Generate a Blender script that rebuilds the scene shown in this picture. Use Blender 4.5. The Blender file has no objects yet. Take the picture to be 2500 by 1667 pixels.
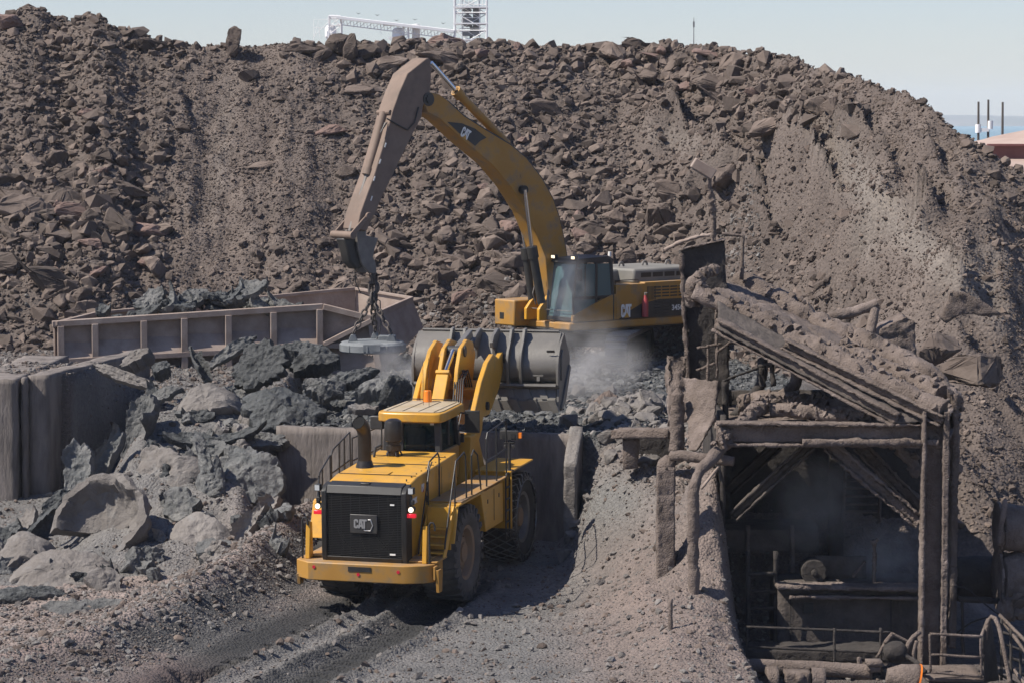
import bpy, bmesh, math, random
import numpy as np
from mathutils import Vector, Matrix, Euler
R = math.radians
S = bpy.context.scene
COL = S.collection
rnd = random.Random(7)
# ------------------------------------------------------------------ camera
CAMZ, PITCH, FOC = 10.3, R(4.76), 6500.0
cam = bpy.data.cameras.new('camera'); camo = bpy.data.objects.new('camera', cam); COL.objects.link(camo)
camo.location = (0, 0, CAMZ); camo.rotation_euler = (R(90) - PITCH, 0, 0)
cam.sensor_width = 36; cam.lens = FOC / 2500 * 36; cam.clip_start = .5; cam.clip_end = 30000
S.camera = camo
# ------------------------------------------------------------------ light
SUNV = Vector((1.0, 0.32, -1.22)).normalized()          # direction the light travels
el = math.asin(-SUNV.z)
W = bpy.data.worlds.new('World'); S.world = W; W.use_nodes = True
wn = W.node_tree.nodes; wl = W.node_tree.links
bg = wn['Background']; sky = wn.new('ShaderNodeTexSky'); sky.sky_type = 'NISHITA'; sky.sun_disc = False
sky.sun_elevation = el
sky.sun_rotation = math.atan2(-SUNV.x, -SUNV.y)
sky.altitude = 0; sky.air_density = 1.0; sky.dust_density = .3; sky.ozone_density = 2.2
tn = wn.new('ShaderNodeMix'); tn.data_type = 'RGBA'; tn.blend_type = 'MULTIPLY'; tn.inputs[0].default_value = 1; tn.inputs[7].default_value = (.90, .895, 1.06, 1)
wl.new(sky.outputs[0], tn.inputs[6]); wl.new(tn.outputs[2], bg.inputs[0]); bg.inputs[1].default_value = 0.083
sun = bpy.data.lights.new('sun', 'SUN'); sun.energy = 4.9; sun.angle = R(.5); sun.color = (1, .925, .815)
suno = bpy.data.objects.new('sun', sun); COL.objects.link(suno)
suno.rotation_euler = SUNV.to_track_quat('-Z', 'Y').to_euler()
S.view_settings.view_transform = 'Standard'; S.view_settings.look = 'None'
S.view_settings.exposure = 0.52; S.view_settings.gamma = 1
S.cycles.max_bounces = 5; S.cycles.volume_bounces = 1
# ------------------------------------------------------------------ picking points (authoring aid: a point at a chosen distance)
def at(px, py, Y):
    a = (px - 1250) / FOC; b = -(py - 833.5) / FOC
    dy = math.cos(PITCH) + b * math.sin(PITCH); dz = -math.sin(PITCH) + b * math.cos(PITCH)
    return Vector((a / dy * Y, Y, CAMZ + dz / dy * Y))
def atz(px, py, z):
    a = (px - 1250) / FOC; b = -(py - 833.5) / FOC
    dy = math.cos(PITCH) + b * math.sin(PITCH); dz = -math.sin(PITCH) + b * math.cos(PITCH)
    t = (z - CAMZ) / dz
    return Vector((a * t, dy * t, z))
# ------------------------------------------------------------------ noise
def _h(ix, iy, iz, seed):
    n = (ix * 374761393 + iy * 668265263 + iz * 2147483647 // 3 + seed * 974711) & 0xffffffff
    n = ((n ^ (n >> 13)) * 1274126177) & 0xffffffff
    n = ((n ^ (n >> 16)) * 2246822519) & 0xffffffff
    return ((n ^ (n >> 15)) & 0xffff) / 32767.5 - 1
def vnoise(p, seed=0):
    p = np.asarray(p, float); i = np.floor(p).astype(np.int64); f = p - i; f = f * f * (3 - 2 * f)
    r = 0
    for a in (0, 1):
        wa = f[:, 0] if a else 1 - f[:, 0]
        for b in (0, 1):
            wb = f[:, 1] if b else 1 - f[:, 1]
            for c in (0, 1):
                wc = f[:, 2] if c else 1 - f[:, 2]
                r = r + wa * wb * wc * _h(i[:, 0] + a, i[:, 1] + b, i[:, 2] + c, seed)
    return r
def fbm(p, octv=4, seed=0, gain=.5):
    p = np.asarray(p, float); r = 0; a = 1; t = 0
    for k in range(octv):
        r = r + a * vnoise(p * 2 ** k + 13.7 * k, seed + k); t += a; a *= gain
    return r / t
def sm(a, b, x):
    t = np.clip((x - a) / (b - a), 0, 1); return t * t * (3 - 2 * t)
# ------------------------------------------------------------------ mesh builder
class MB:
    def __init__(s): s.v = []; s.f = []; s.sm = []
    def add(s, vs, fs, smooth=False):
        o = len(s.v); s.v += [tuple(v) for v in vs]; s.f += [tuple(i + o for i in f) for f in fs]; s.sm += [smooth] * len(fs); return s
    def box(s, c, d, rot=None, taper=1.0):
        hx, hy, hz = d[0] / 2, d[1] / 2, d[2] / 2
        M = Euler(rot).to_matrix() if rot else Matrix.Identity(3)
        vs = []
        for sz in (-1, 1):
            t = taper if sz > 0 else 1
            for sx, sy in ((-1, -1), (1, -1), (1, 1), (-1, 1)):
                vs.append(M @ Vector((sx * hx * t, sy * hy * t, sz * hz)) + Vector(c))
        return s.add(vs, [(3, 2, 1, 0), (4, 5, 6, 7), (0, 1, 5, 4), (1, 2, 6, 5), (2, 3, 7, 6), (3, 0, 4, 7)])
    def beam(s, p0, p1, w, h, up=(0, 0, 1)):
        p0, p1 = Vector(p0), Vector(p1); d = (p1 - p0); x = d.normalized(); u = Vector(up)
        y = u.cross(x)
        if y.length < 1e-3: y = Vector((0, 1, 0)).cross(x)
        y.normalize(); z = x.cross(y)
        vs = []
        for q in (p0, p1):
            for a, b in ((-1, -1), (1, -1), (1, 1), (-1, 1)): vs.append(q + y * a * w / 2 + z * b * h / 2)
        return s.add(vs, [(0, 1, 2, 3), (7, 6, 5, 4), (1, 0, 4, 5), (2, 1, 5, 6), (3, 2, 6, 7), (0, 3, 7, 4)])
    def ibeam(s, p0, p1, w, h, t=.03, up=(0, 0, 1)):
        p0, p1 = Vector(p0), Vector(p1); x = (p1 - p0).normalized(); y = Vector(up).cross(x)
        if y.length < 1e-3: y = Vector((0, 1, 0)).cross(x)
        y.normalize(); z = x.cross(y)
        s.beam(p0 + z * (h / 2 - t / 2), p1 + z * (h / 2 - t / 2), w, t, up); s.beam(p0 - z * (h / 2 - t / 2), p1 - z * (h / 2 - t / 2), w, t, up)
        return s.beam(p0, p1, t, h - 2 * t, up)
    def tube(s, pts, r, n=8, cap=True):
        pts = [Vector(p) for p in pts]; m = len(pts); rr = r if isinstance(r, (list, tuple)) else [r] * m
        tans = [((pts[min(i + 1, m - 1)] - pts[max(i - 1, 0)]).normalized()) for i in range(m)]
        a = Vector((0, 0, 1)) if abs(tans[0].z) < .9 else Vector((1, 0, 0))
        nrm = tans[0].cross(a).normalized(); vs = []
        for i in range(m):
            if i: nrm = (nrm - tans[i] * nrm.dot(tans[i])).normalized()
            b = tans[i].cross(nrm)
            for k in range(n):
                t = 2 * math.pi * k / n; vs.append(pts[i] + (nrm * math.cos(t) + b * math.sin(t)) * rr[i])
        fs = [(i * n + k, i * n + (k + 1) % n, (i + 1) * n + (k + 1) % n, (i + 1) * n + k) for i in range(m - 1) for k in range(n)]
        s.add(vs, fs, True)
        if cap:
            o = len(s.v) - m * n; s.f.append(tuple(o + k for k in range(n))[::-1]); s.f.append(tuple(o + (m - 1) * n + k for k in range(n))); s.sm += [False, False]
        return s
    def cyl(s, p0, p1, r, r1=None, n=16): return s.tube([p0, p1], [r, r if r1 is None else r1], n)
    def prism(s, poly, a0, a1, axis='y'):
        # poly in the two remaining axes; extruded along axis from a0 to a1
        def mk(u, v, a): return {'y': (u, a, v), 'x': (a, u, v), 'z': (u, v, a)}[axis]
        n = len(poly); vs = [mk(u, v, a0) for u, v in poly] + [mk(u, v, a1) for u, v in poly]
        fs = [tuple(range(n)), tuple(range(2 * n - 1, n - 1, -1))] + [((i + 1) % n, i, n + i, n + (i + 1) % n) for i in range(n)]
        return s.add(vs, fs)
    def lathe(s, prof, c, ax='y', n=32, a0=0, a1=2 * math.pi):
        # prof: (radius, along)
        full = abs(a1 - a0 - 2 * math.pi) < 1e-6; m = n if full else n + 1; vs = []
        for k in range(m):
            t = a0 + (a1 - a0) * k / n; ct, st = math.cos(t), math.sin(t)
            for r, h in prof:
                vs.append(Vector(c) + Vector({'y': (r * ct, h, r * st), 'z': (r * ct, r * st, h), 'x': (h, r * ct, r * st)}[ax]))
        p = len(prof); fs = []
        for k in range(n):
            k2 = (k + 1) % m
            for j in range(p - 1): fs.append((k * p + j, k * p + j + 1, k2 * p + j + 1, k2 * p + j))
        return s.add(vs, fs, True)
    def grid(s, V, smooth=True, closed=False):
        a, b = V.shape[:2]; fs = []
        for i in range(a - 1):
            for j in range(b if closed else b - 1): fs.append((i * b + j, i * b + (j + 1) % b, (i + 1) * b + (j + 1) % b, (i + 1) * b + j))
        return s.add([tuple(x) for x in V.reshape(-1, 3)], fs, smooth)
    def build(s, name, m, parent=None, bevel=0, loc=None, rot=None, caked=None, angle=35, allsmooth=None):
        me = bpy.data.meshes.new(name); me.from_pydata(s.v, [], s.f); me.validate()
        bm = bmesh.new(); bm.from_mesh(me)
        for f, q in zip(bm.faces, s.sm): f.smooth = q
        bmesh.ops.recalc_face_normals(bm, faces=bm.faces)
        if caked:
            amp, fr, step = caked
            bmesh.ops.triangulate(bm, faces=[f for f in bm.faces if len(f.verts) > 4])
            for _ in range(7):
                es = [e for e in bm.edges if e.calc_length() > step]
                if not es: break
                bmesh.ops.subdivide_edges(bm, edges=es, cuts=1, use_grid_fill=True)
            P = np.array([v.co[:] for v in bm.verts]); off = np.array(loc) if loc is not None else 0
            if parent is not None: off = off + np.array(parent.location)
            Q = P + off
            D = np.stack([fbm(Q * fr * 1.4 + 31 * k, 5, 5 + 9 * k, .78) for k in range(3)], 1) * amp * 1.1
            N = np.array([v.normal[:] for v in bm.verts]); lump = np.clip(fbm(Q * fr * .45, 3, 77), -.3, 1)[:, None]; crack = (1 - np.abs(fbm(Q * fr * .8, 3, 91, .6)) * 6).clip(0, 1)[:, None]
            P = P + D + N * (lump * amp * 1.0 - crack * amp * .9)
            for v, p in zip(bm.verts, P): v.co = p
            for f in bm.faces: f.smooth = True
        bm.to_mesh(me); bm.free(); me.materials.append(m)
        if not caked: me.set_sharp_from_angle(angle=R(angle))
        if allsmooth is not None:
            for p in me.polygons: p.use_smooth = allsmooth
        o = bpy.data.objects.new(name, me); COL.objects.link(o)
        if loc is not None: o.location = loc
        if rot is not None: o.rotation_euler = rot
        if parent is not None: o.parent = parent
        if bevel:
            b = o.modifiers.new('bevel', 'BEVEL'); b.width = bevel; b.segments = 2; b.limit_method = 'ANGLE'; b.angle_limit = R(40)
        return o
def tag(o, label=None, cat=None, group=None, kind=None):
    if label: o['label'] = label
    if cat: o['category'] = cat
    if group: o['group'] = group
    if kind: o['kind'] = kind
    return o
def empty(name, loc, label, cat, rz=0, group=None):
    o = bpy.data.objects.new(name, None); COL.objects.link(o); o.location = loc; o.rotation_euler = (0, 0, rz); o.empty_display_size = .3
    return tag(o, label, cat, group)
# ------------------------------------------------------------------ materials
BRIGHT = ('pale_steel', 'chrome_rod', 'lamp_glow', 'white_decal', 'sea_water')
def mat(name, c1, c2=None, rough=.85, scale=3.0, bump=0.0, bscale=20.0, metal=0.0, c3=None, c3s=.8, c3t=(.5, .62), rand=0.0, vor=0.0, vscale=14.0, world=True, emit=None, alpha=None, ior=None, spec=None, attr=None, stretch=None, rvar=0, dust=0):
    ks = 1 if name in BRIGHT else .80; c1, c2, c3 = [tuple(q * ks for q in c) if c is not None else None for c in (c1, c2, c3)]
    m = bpy.data.materials.new(name); m.use_nodes = True; nt = m.node_tree; N = nt.nodes; L = nt.links
    B = N['Principled BSDF']; B.inputs['Roughness'].default_value = rough; B.inputs['Metallic'].default_value = metal
    if spec is not None: B.inputs['Specular IOR Level'].default_value = spec
    if world: g = N.new('ShaderNodeNewGeometry'); co = g.outputs['Position']
    else: g = N.new('ShaderNodeTexCoord'); co = g.outputs['Object']
    if stretch:
        mp = N.new('ShaderNodeMapping'); mp.inputs['Scale'].default_value = stretch; L.new(co, mp.inputs[0]); co = mp.outputs[0]
    def noise(sc, det=6, ro=.6):
        n = N.new('ShaderNodeTexNoise'); n.inputs['Scale'].default_value = sc; n.inputs['Detail'].default_value = det; n.inputs['Roughness'].default_value = ro; L.new(co, n.inputs['Vector']); return n.outputs['Fac']
    def ramp(f, a, b):
        r = N.new('ShaderNodeMapRange'); r.inputs[1].default_value = a; r.inputs[2].default_value = b; L.new(f, r.inputs[0]); return r.outputs[0]
    def mix(f, a, b, mode='MIX'):
        x = N.new('ShaderNodeMix'); x.data_type = 'RGBA'; x.blend_type = mode
        if hasattr(f, 'links'): L.new(f, x.inputs[0])
        else: x.inputs[0].default_value = f
        for q, i in ((a, 6), (b, 7)):
            if hasattr(q, 'links'): L.new(q, x.inputs[i])
            else: x.inputs[i].default_value = (*q, 1)
        return x.outputs[2]
    c = None
    if c2 is not None: c = mix(ramp(noise(scale), .35, .65), c1, c2)
    if c3 is not None: c = mix(ramp(noise(c3s, 8, .65), *c3t), c if c is not None else c1, c3)
    if attr:
        at_ = N.new('ShaderNodeAttribute'); at_.attribute_name = attr
        nn = N.new('ShaderNodeTexNoise'); nn.inputs['Scale'].default_value = 9; nn.inputs['Detail'].default_value = 8; nn.inputs['Roughness'].default_value = .75; L.new(co, nn.inputs['Vector'])
        c = mix(1.0, at_.outputs['Color'], ramp(nn.outputs['Fac'], 0.22, .78) if False else mix(ramp(nn.outputs['Fac'], .3, .7), (.62, .62, .64), (1.35, 1.33, 1.3)), 'MULTIPLY')
    if dust:
        gn = N.new('ShaderNodeNewGeometry'); sx = N.new('ShaderNodeSeparateXYZ'); L.new(gn.outputs['Normal'], sx.inputs[0]); up_ = N.new('ShaderNodeMapRange'); up_.inputs[1].default_value = .55; up_.inputs[2].default_value = .95; up_.inputs[4].default_value = dust; L.new(sx.outputs['Z'], up_.inputs[0])
        mm = N.new('ShaderNodeMath'); mm.operation = 'MULTIPLY'; L.new(up_.outputs[0], mm.inputs[0]); L.new(ramp(noise(2.2, 8, .7), .3, .6), mm.inputs[1]); c = mix(mm.outputs[0], c if c is not None else c1, (.24, .2, .165))
    if rand:
        oi = N.new('ShaderNodeObjectInfo'); mr = N.new('ShaderNodeMapRange'); mr.inputs[3].default_value = 1 - rand; mr.inputs[4].default_value = 1 + rand
        L.new(oi.outputs['Random'], mr.inputs[0]); v = N.new('ShaderNodeVectorMath'); v.operation = 'SCALE'
        if c is None: v.inputs[0].default_value = c1
        else: L.new(c, v.inputs[0])
        L.new(mr.outputs[0], v.inputs['Scale']); c = v.outputs[0]
    if c is None: B.inputs['Base Color'].default_value = (*c1, 1)
    else: L.new(c, B.inputs['Base Color'])
    if rvar: 
        r = N.new('ShaderNodeMapRange'); r.inputs[3].default_value = rough - rvar; r.inputs[4].default_value = rough + rvar; L.new(noise(scale * 2), r.inputs[0]); L.new(r.outputs[0], B.inputs['Roughness'])
    hgt = None
    if bump:
        b = N.new('ShaderNodeBump'); b.inputs['Strength'].default_value = 1; b.inputs['Distance'].default_value = bump; L.new(noise(bscale, 8, .65), b.inputs['Height']); hgt = b
    if vor:
        v = N.new('ShaderNodeTexVoronoi'); v.inputs['Scale'].default_value = vscale; L.new(co, v.inputs['Vector'])
        b = N.new('ShaderNodeBump'); b.invert = True; b.inputs['Strength'].default_value = 1; b.inputs['Distance'].default_value = vor; L.new(v.outputs['Distance'], b.inputs['Height'])
        if hgt: L.new(hgt.outputs[0], b.inputs['Normal'])
        hgt = b
    if hgt: L.new(hgt.outputs[0], B.inputs['Normal'])
    if emit: B.inputs['Emission Color'].default_value = (*emit[:3], 1); B.inputs['Emission Strength'].default_value = emit[3]
    return m
def glass(name, c, rough=.05, mixf=.6):
    m = bpy.data.materials.new(name); m.use_nodes = True; nt = m.node_tree; N = nt.nodes; L = nt.links
    B = N['Principled BSDF']; B.inputs['Base Color'].default_value = (*c, 1); B.inputs['Roughness'].default_value = rough; B.inputs['Specular IOR Level'].default_value = .8
    T = N.new('ShaderNodeBsdfTransparent'); T.inputs[0].default_value = (.55, .68, .68, 1); X = N.new('ShaderNodeMixShader'); X.inputs[0].default_value = mixf
    L.new(T.outputs[0], X.inputs[1]); L.new(B.outputs[0], X.inputs[2]); L.new(X.outputs[0], N['Material Output'].inputs[0]); return m
ROCK = (.098, .076, .067); ROCK2 = (.150, .120, .106); RED = (.17, .11, .095)
M = dict(
    heap=mat('heap_gravel', ROCK, rough=.95, attr='tone', bump=.03, bscale=7, vor=.03, vscale=11),
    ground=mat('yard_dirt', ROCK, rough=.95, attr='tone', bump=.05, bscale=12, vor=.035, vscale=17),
    rock=mat('slag_rock', (.106, .080, .066), (.166, .129, .108), rough=.95, scale=1.3, bump=.03, bscale=8, rand=.34, c3=(.215, .172, .145), c3s=.55, c3t=(.56, .7)),
    rrock=mat('reddish_rock', (.185, .122, .102), (.23, .16, .137), rough=.95, scale=1.3, bump=.03, bscale=8, rand=.15),
    slag=mat('slag_crust', (.090, .095, .097), (.180, .178, .173), rough=.8, scale=1.6, bump=.09, bscale=7, vor=.02, vscale=9, rand=.22, c3=(.26, .255, .24), c3s=1.1, c3t=(.55, .72)),
    slagd=mat('dark_slag', (.044, .049, .052), (.095, .100, .102), rough=.75, scale=2.4, bump=.11, bscale=6, vor=.03, vscale=8, rand=.2, c3=(.16, .17, .175), c3s=1.4, c3t=(.6, .75)),
    slagp=mat('dusty_slag', (.160, .143, .131), (.245, .225, .210), rough=.92, scale=1.2, bump=.07, bscale=8, rand=.15, c3=(.27, .27, .265), c3s=.9, c3t=(.56, .72)),
    caked=mat('caked_dust', (.140, .108, .090), (.215, .170, .146), rough=.95, scale=2.2, bump=.05, bscale=13, c3=(.29, .235, .21), c3s=1.0, c3t=(.52, .7), vor=.012, vscale=30),
    cakedd=mat('caked_shaded', (.038, .033, .031), (.072, .061, .055), rough=.95, scale=2.2, bump=.05, bscale=11),  # copy of the caked dust with deep shade put into its colour
    cakedm=mat('caked_half_shaded', (.080, .067, .059), (.135, .113, .10), rough=.95, scale=2.2, bump=.05, bscale=11),  # between the two: caked dust with part of the bay's shade in its colour
    conc=mat('old_concrete', (.20, .173, .155), (.25, .217, .198), rough=.93, scale=1.4, bump=.035, bscale=14, c3=(.10, .087, .08), c3s=1.3, c3t=(.48, .66), stretch=(1, 1, .22)),
    skip=mat('dusty_steel', (.27, .205, .17), (.36, .29, .25), rough=.85, scale=2.2, bump=.006, bscale=18, c3=(.42, .35, .30), c3s=1.2, c3t=(.55, .75)),
    yel=mat('yellow_paint', (.66, .335, .03), (.72, .385, .045), rough=.38, scale=1.2, c3=(.42, .26, .09), c3s=2.6, c3t=(.52, .74), world=False, rvar=.1, dust=.08),
    yeld=mat('dusty_yellow', (.43, .215, .035), (.50, .265, .055), rough=.6, scale=1.1, c3=(.27, .19, .11), c3s=2.2, c3t=(.48, .68), world=False, dust=.55),
    tan=mat('dusty_stick', (.20, .142, .108), (.25, .18, .14), rough=.7, scale=1.4, c3=(.15, .115, .09), c3s=1.6, c3t=(.5, .75), world=False),
    roof=mat('cab_roof_dust', (.52, .44, .32), (.44, .34, .2), rough=.6, scale=2.5, world=False),
    black=mat('black_paint', (.018, .018, .018), (.030, .028, .026), rough=.5, scale=4, world=False),
    dgrey=mat('dark_grey_paint', (.030, .029, .028), (.046, .043, .04), rough=.5, scale=3, world=False),
    buck=mat('bucket_steel', (.145, .137, .124), (.185, .174, .158), rough=.42, scale=1.6, c3=(.2, .185, .165), c3s=1.1, c3t=(.58, .75), world=False, bump=.004, bscale=14),
    hood=mat('grey_dusty_hood', (.19, .185, .17), (.25, .24, .22), rough=.7, scale=1.5, world=False),
    steel=mat('dusty_metal', (.16, .145, .135), (.24, .22, .2), rough=.6, scale=3, metal=.2, world=False),
    chrome=mat('chrome_rod', (.62, .63, .64), rough=.18, metal=1),
    exh=mat('exhaust_steel', (.09, .078, .066), (.06, .053, .047), rough=.38, metal=.7, scale=2, world=False),
    tyre=mat('tyre_rubber', (.038, .036, .035), (.062, .057, .053), rough=.85, scale=3, world=False, c3=(.10, .093, .086), c3s=1.8, c3t=(.5, .7)),
    tyred=mat('dusty_tyre', (.085, .08, .076), (.125, .118, .11), rough=.9, scale=2.5, world=False, c3=(.17, .155, .14), c3s=1.5, c3t=(.5, .7)),
    rim=mat('dusty_rim', (.34, .2, .1), (.26, .2, .15), rough=.7, scale=2, world=False),
    chain=mat('chain_steel', (.2, .2, .21), rough=.36, metal=.8),
    rust=mat('rusty_chain', (.075, .062, .055), (.13, .11, .1), rough=.7, scale=6, metal=.3),
    red=mat('red_lens', (.5, .01, .02), rough=.3, emit=(1, .02, .05, .35)),
    redp=mat('red_paint', (.42, .05, .05), rough=.5),
    lampw=mat('lamp_glow', (.9, .85, .7), rough=.3, emit=(1, .8, .52, 1.1)),
    lens=mat('lamp_lens', (.6, .62, .62), rough=.12, spec=.9),
    amber=mat('amber_beacon', (.85, .22, .02), rough=.3, emit=(1, .25, .02, .12)),
    white=mat('white_decal', (.72, .71, .68), rough=.6),
    silver=mat('silver_badge', (.5, .5, .5), rough=.35, metal=.6),
    magn=mat('magnet_steel', (.16, .175, .185), (.22, .235, .245), rough=.75, scale=3, bump=.012, bscale=9, c3=(.33, .35, .36), c3s=2, c3t=(.56, .7)),
    glassb=glass('cab_glass', (.03, .05, .055), .05, .3),
    glasst=glass('teal_glass', (.09, .16, .17), .1, .72),
    plant=mat('pale_steel', (.74, .74, .74), (.8, .8, .8), rough=.7, scale=.3),
    plantd=mat('grey_machinery', (.2, .2, .21), rough=.8),
    shirt=mat('dark_teal_shirt', (.03, .075, .085), rough=.9), skin=mat('skin', (.3, .17, .11), rough=.6), hiv=mat('yellow_vest', (.5, .5, .05), rough=.8),
)
# ================================================================== terrain
CRX = [-400, 0, 38, 77, 115, 145, 172, 218, 249, 275, 314, 363, 406, 478, 536, 650, 727, 842, 955, 1150, 1200, 1280, 1450, 1600, 1712, 1800, 1868, 1939, 2002, 2069, 2158, 2261, 2305, 2359, 2403, 2457, 2500, 2700]
CRY = [60, 28, 20, 13, 26, 43, 39, 27, 32, 49, 74, 80, 97, 108, 110, 108, 98, 104, 102, 98, 97, 105, 112, 110, 98, 124, 118, 133, 160, 168, 200, 241, 285, 321, 357, 397, 419, 560]
_b = -(np.array(CRY) + 9 - 833.5) / FOC
_dy = math.cos(PITCH) + _b * math.sin(PITCH); _dz = -math.sin(PITCH) + _b * math.cos(PITCH)
CRU = (np.array(CRX) - 1250) / FOC / _dy; CRS = _dz / _dy       # tan azimuth, slope of the crest
WA = at(680, 1040, 65.3); WB = at(1400, 1063, 63.2)               # ends of the retaining wall top
def wally(x): return WA.y + (x - WA.x) * (WB.y - WA.y) / (WB.x - WA.x)
berm = [at(760, 1262, 62.5), at(730, 1282, 61.2), at(640, 1345, 58), at(560, 1405, 55.3), at(400, 1498, 51.6), at(200, 1572, 49), at(0, 1625, 47.6), at(-200, 1650, 46.5)]
TRK = [(Vector((-3.45, 57.3)), .50), (Vector((-1.35, 56.6)), .50)]
HD = R(16.0); HV = Vector((math.sin(HD), math.cos(HD)))
def segd(x, y, pts):
    best = np.full(x.shape, 1e9); zz = np.zeros(x.shape); sd = np.zeros(x.shape)
    for a, b in zip(pts[:-1], pts[1:]):
        dx, dy = b.x - a.x, b.y - a.y; L2 = dx * dx + dy * dy
        t = np.clip(((x - a.x) * dx + (y - a.y) * dy) / L2, 0, 1)
        qx, qy = a.x + t * dx - x, a.y + t * dy - y; d = np.hypot(qx, qy); m = d < best
        best = np.where(m, d, best); zz = np.where(m, a.z + t * (b.z - a.z), zz); sd = np.where(m, dx * qy - dy * qx, sd)
    return best, zz, sd
def terrain(x, y, fine=True):
    P = np.stack([x, y, 0 * x], 1)
    n1 = fbm(P * .35, 5, 3); n2 = fbm(P * 1.6, 5, 9); n3 = fbm(P * 6, 3, 21)
    u = x / y
    # yard
    yard = .03 * np.clip(y - 56, 0, 8) + n2 * .05
    # ruts
    rut = np.zeros_like(x); rm = np.zeros_like(x)
    for c, hw in TRK:
        px_, py_ = x - c.x, y - c.y
        lat = px_ * HV.y - py_ * HV.x; lon = px_ * HV.x + py_ * HV.y
        lat = lat + .10 * np.sin(lon * .5)
        q = np.exp(-(lat / hw) ** 4)
        lug = np.sin((lon + .5 * np.abs(lat)) * 2 * math.pi / .62)
        shoulder = np.exp(-((np.abs(lat) - .72) / .17) ** 2) * (.13 + .12 * n3)
        on = sm(60, 57, y)
        rut += (-q * .13 + q * .055 * np.tanh(lug * 2.5) * (.55 + .45 * sm(-.6, .3, fbm(P * 1.1, 2, 4))) + shoulder) * on; rm = np.maximum(rm, np.maximum(q, .7 * np.exp(-((np.abs(lat) - .62) / .16) ** 2)) * on)
    yard = yard + rut
    # right bank rising to the wall end and the steelwork
    g = np.interp(y, [46, 50, 53, 55, 58, 61, 64], [0, .05, .2, .40, .62, .9, 1.0])
    bank = 2.5 * sm(1.0, 4.6 - 2.1 * sm(56, 61, y), x) * g
    bank += 1.5 * np.exp(-((x - 4.15) / .62) ** 2 - ((y - 56.3) / 1.5) ** 2)
    bank += .38 * np.exp(-(((x - 3.25 - (y - 52) * .02) / 1.0) ** 2)) * sm(44, 50, y) * sm(61, 55, y)
    cliff = sm(4.35, 5.0, x + n2 * .12 + n1 * .25) * sm(61.5, 59.8, y)
    low = -1.1 + 0 * x
    yard = yard + bank * (1 + .12 * n2) + n2 * .12 * sm(1, 3, x)
    z = yard * (1 - cliff) + low * cliff
    kk = sm(9.2, 11, x); z = z * (1 - kk) + (low + n2 * .2) * kk
    # gravel windrow
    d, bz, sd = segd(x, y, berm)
    wr = bz * 1.45 * np.exp(-(d / np.where(sd < 0, 1.0, 1.5)) ** 1.4) * (1 + .1 * n2) + n3 * .03
    wr = np.where(d < 4, wr, 0)
    z = np.where((x < 1) & (wr > .05), np.maximum(z, wr), z)
    bm_ = np.exp(-(d / 1.3) ** 2) * (x < 0)
    # scrap bay
    bay = .15 + np.clip(y - 57.5, 0, 18) * .29 + n1 * .25 + n2 * .22
    bay = bay * (1 - .8 * sm(-9.0, -10.8, x) * sm(76, 72, y))
    bm2 = sm(WA.x - .0, WA.x - .7, x)
    zb = np.minimum(bay, 2.9 + n2 * .2)
    z = np.where((x < WA.x + .1), z * (1 - bm2) + np.maximum(zb, z) * bm2, z)
    # terrace behind the wall
    ter = 2.72 + n2 * .10 + n1 * .12
    tw = sm(wally(x) + .12, wally(x) + .25, y) * (x > WA.x - .05) * (x < 3.4)
    tw2 = sm(63.2, 65.5, y + n2 * .5) * (x >= 3.4) * sm(10.5, 7, x)
    tw3 = sm(73, 76, y) * sm(9.0, 6.5, x)
    t_ = np.clip(np.maximum(np.maximum(tw, tw2 * sm(3.2, 3.8, x)), tw3 * (x > WA.x) ), 0, 1)
    z = z * (1 - t_) + np.maximum(ter, z * 0 + ter) * t_
    # rubble edge of the terrace by the wall end
    z += .5 * np.exp(-((x - 3.0) / 1.0) ** 2 - ((y - 66.5) / 1.6) ** 2)
    # left: ground kept back by the left wall
    lw = sm(-11.35, -11.75, x - (y - 69) * .2) * sm(69.0, 69.3, y)
    z = z * (1 - lw) + (3.66 + n2 * .13 + n3 * .04 - .7 * sm(72.3, 74.5, y + n2)) * lw
    lw2 = sm(76, 80, y) * (x < -7)
    z = np.where(x < -7, z * (1 - lw2) + (3.0 + n1 * .2) * lw2, z)
    # the great heap
    yc = 100 - 20 * sm(.05, .19, u) + 1.0 * n1
    cs = np.interp(u, CRU, CRS); zc = CAMZ + cs * yc
    s = .70
    dy = yc - y
    hz = zc - s * np.clip(dy, 0, 99) * (1 + .10 * n1) - .35 * np.clip(-dy, 0, 99) - .5 * np.exp(-(dy / 2.0) ** 2) * 0
    gul = fbm(np.stack([u * 60, y * .06, 0 * x], 1), 4, 40)
    mid = sm(0, 4, dy)
    hz = hz + gul * .9 * mid * sm(0, 1, (hz - 3)) * .8 + n1 * .9 * mid + n2 * .28
    # hollow scars on the right flank
    al_ = x * .62 - y * .78; cr_ = x * .78 + y * .62; sc_ = fbm(np.stack([cr_ * .30, al_ * .11, 0 * x], 1), 4, 66, .6); rg_ = 1 - 2 * np.abs(sc_); ph_ = cr_ * .21 + sc_ * 1.5 + n1 * .4; fr_ = ph_ - np.floor(ph_); saw = fr_ - sm(.80, 1, fr_); mk_ = sm(-.15, .25, fbm(np.stack([cr_ * .16, al_ * .13, 0 * x + 7], 1), 3, 88)); hz += mid * (saw * 1.3 * mk_ - .5 * np.clip(rg_ - .6, 0, 1)) * sm(.03, .07, u)
    # scarps: short steep breaks, their low side to the right
    spx, spy = projpx(x, y, hz); wb = 14 * n2 + 20 * n1
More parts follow.
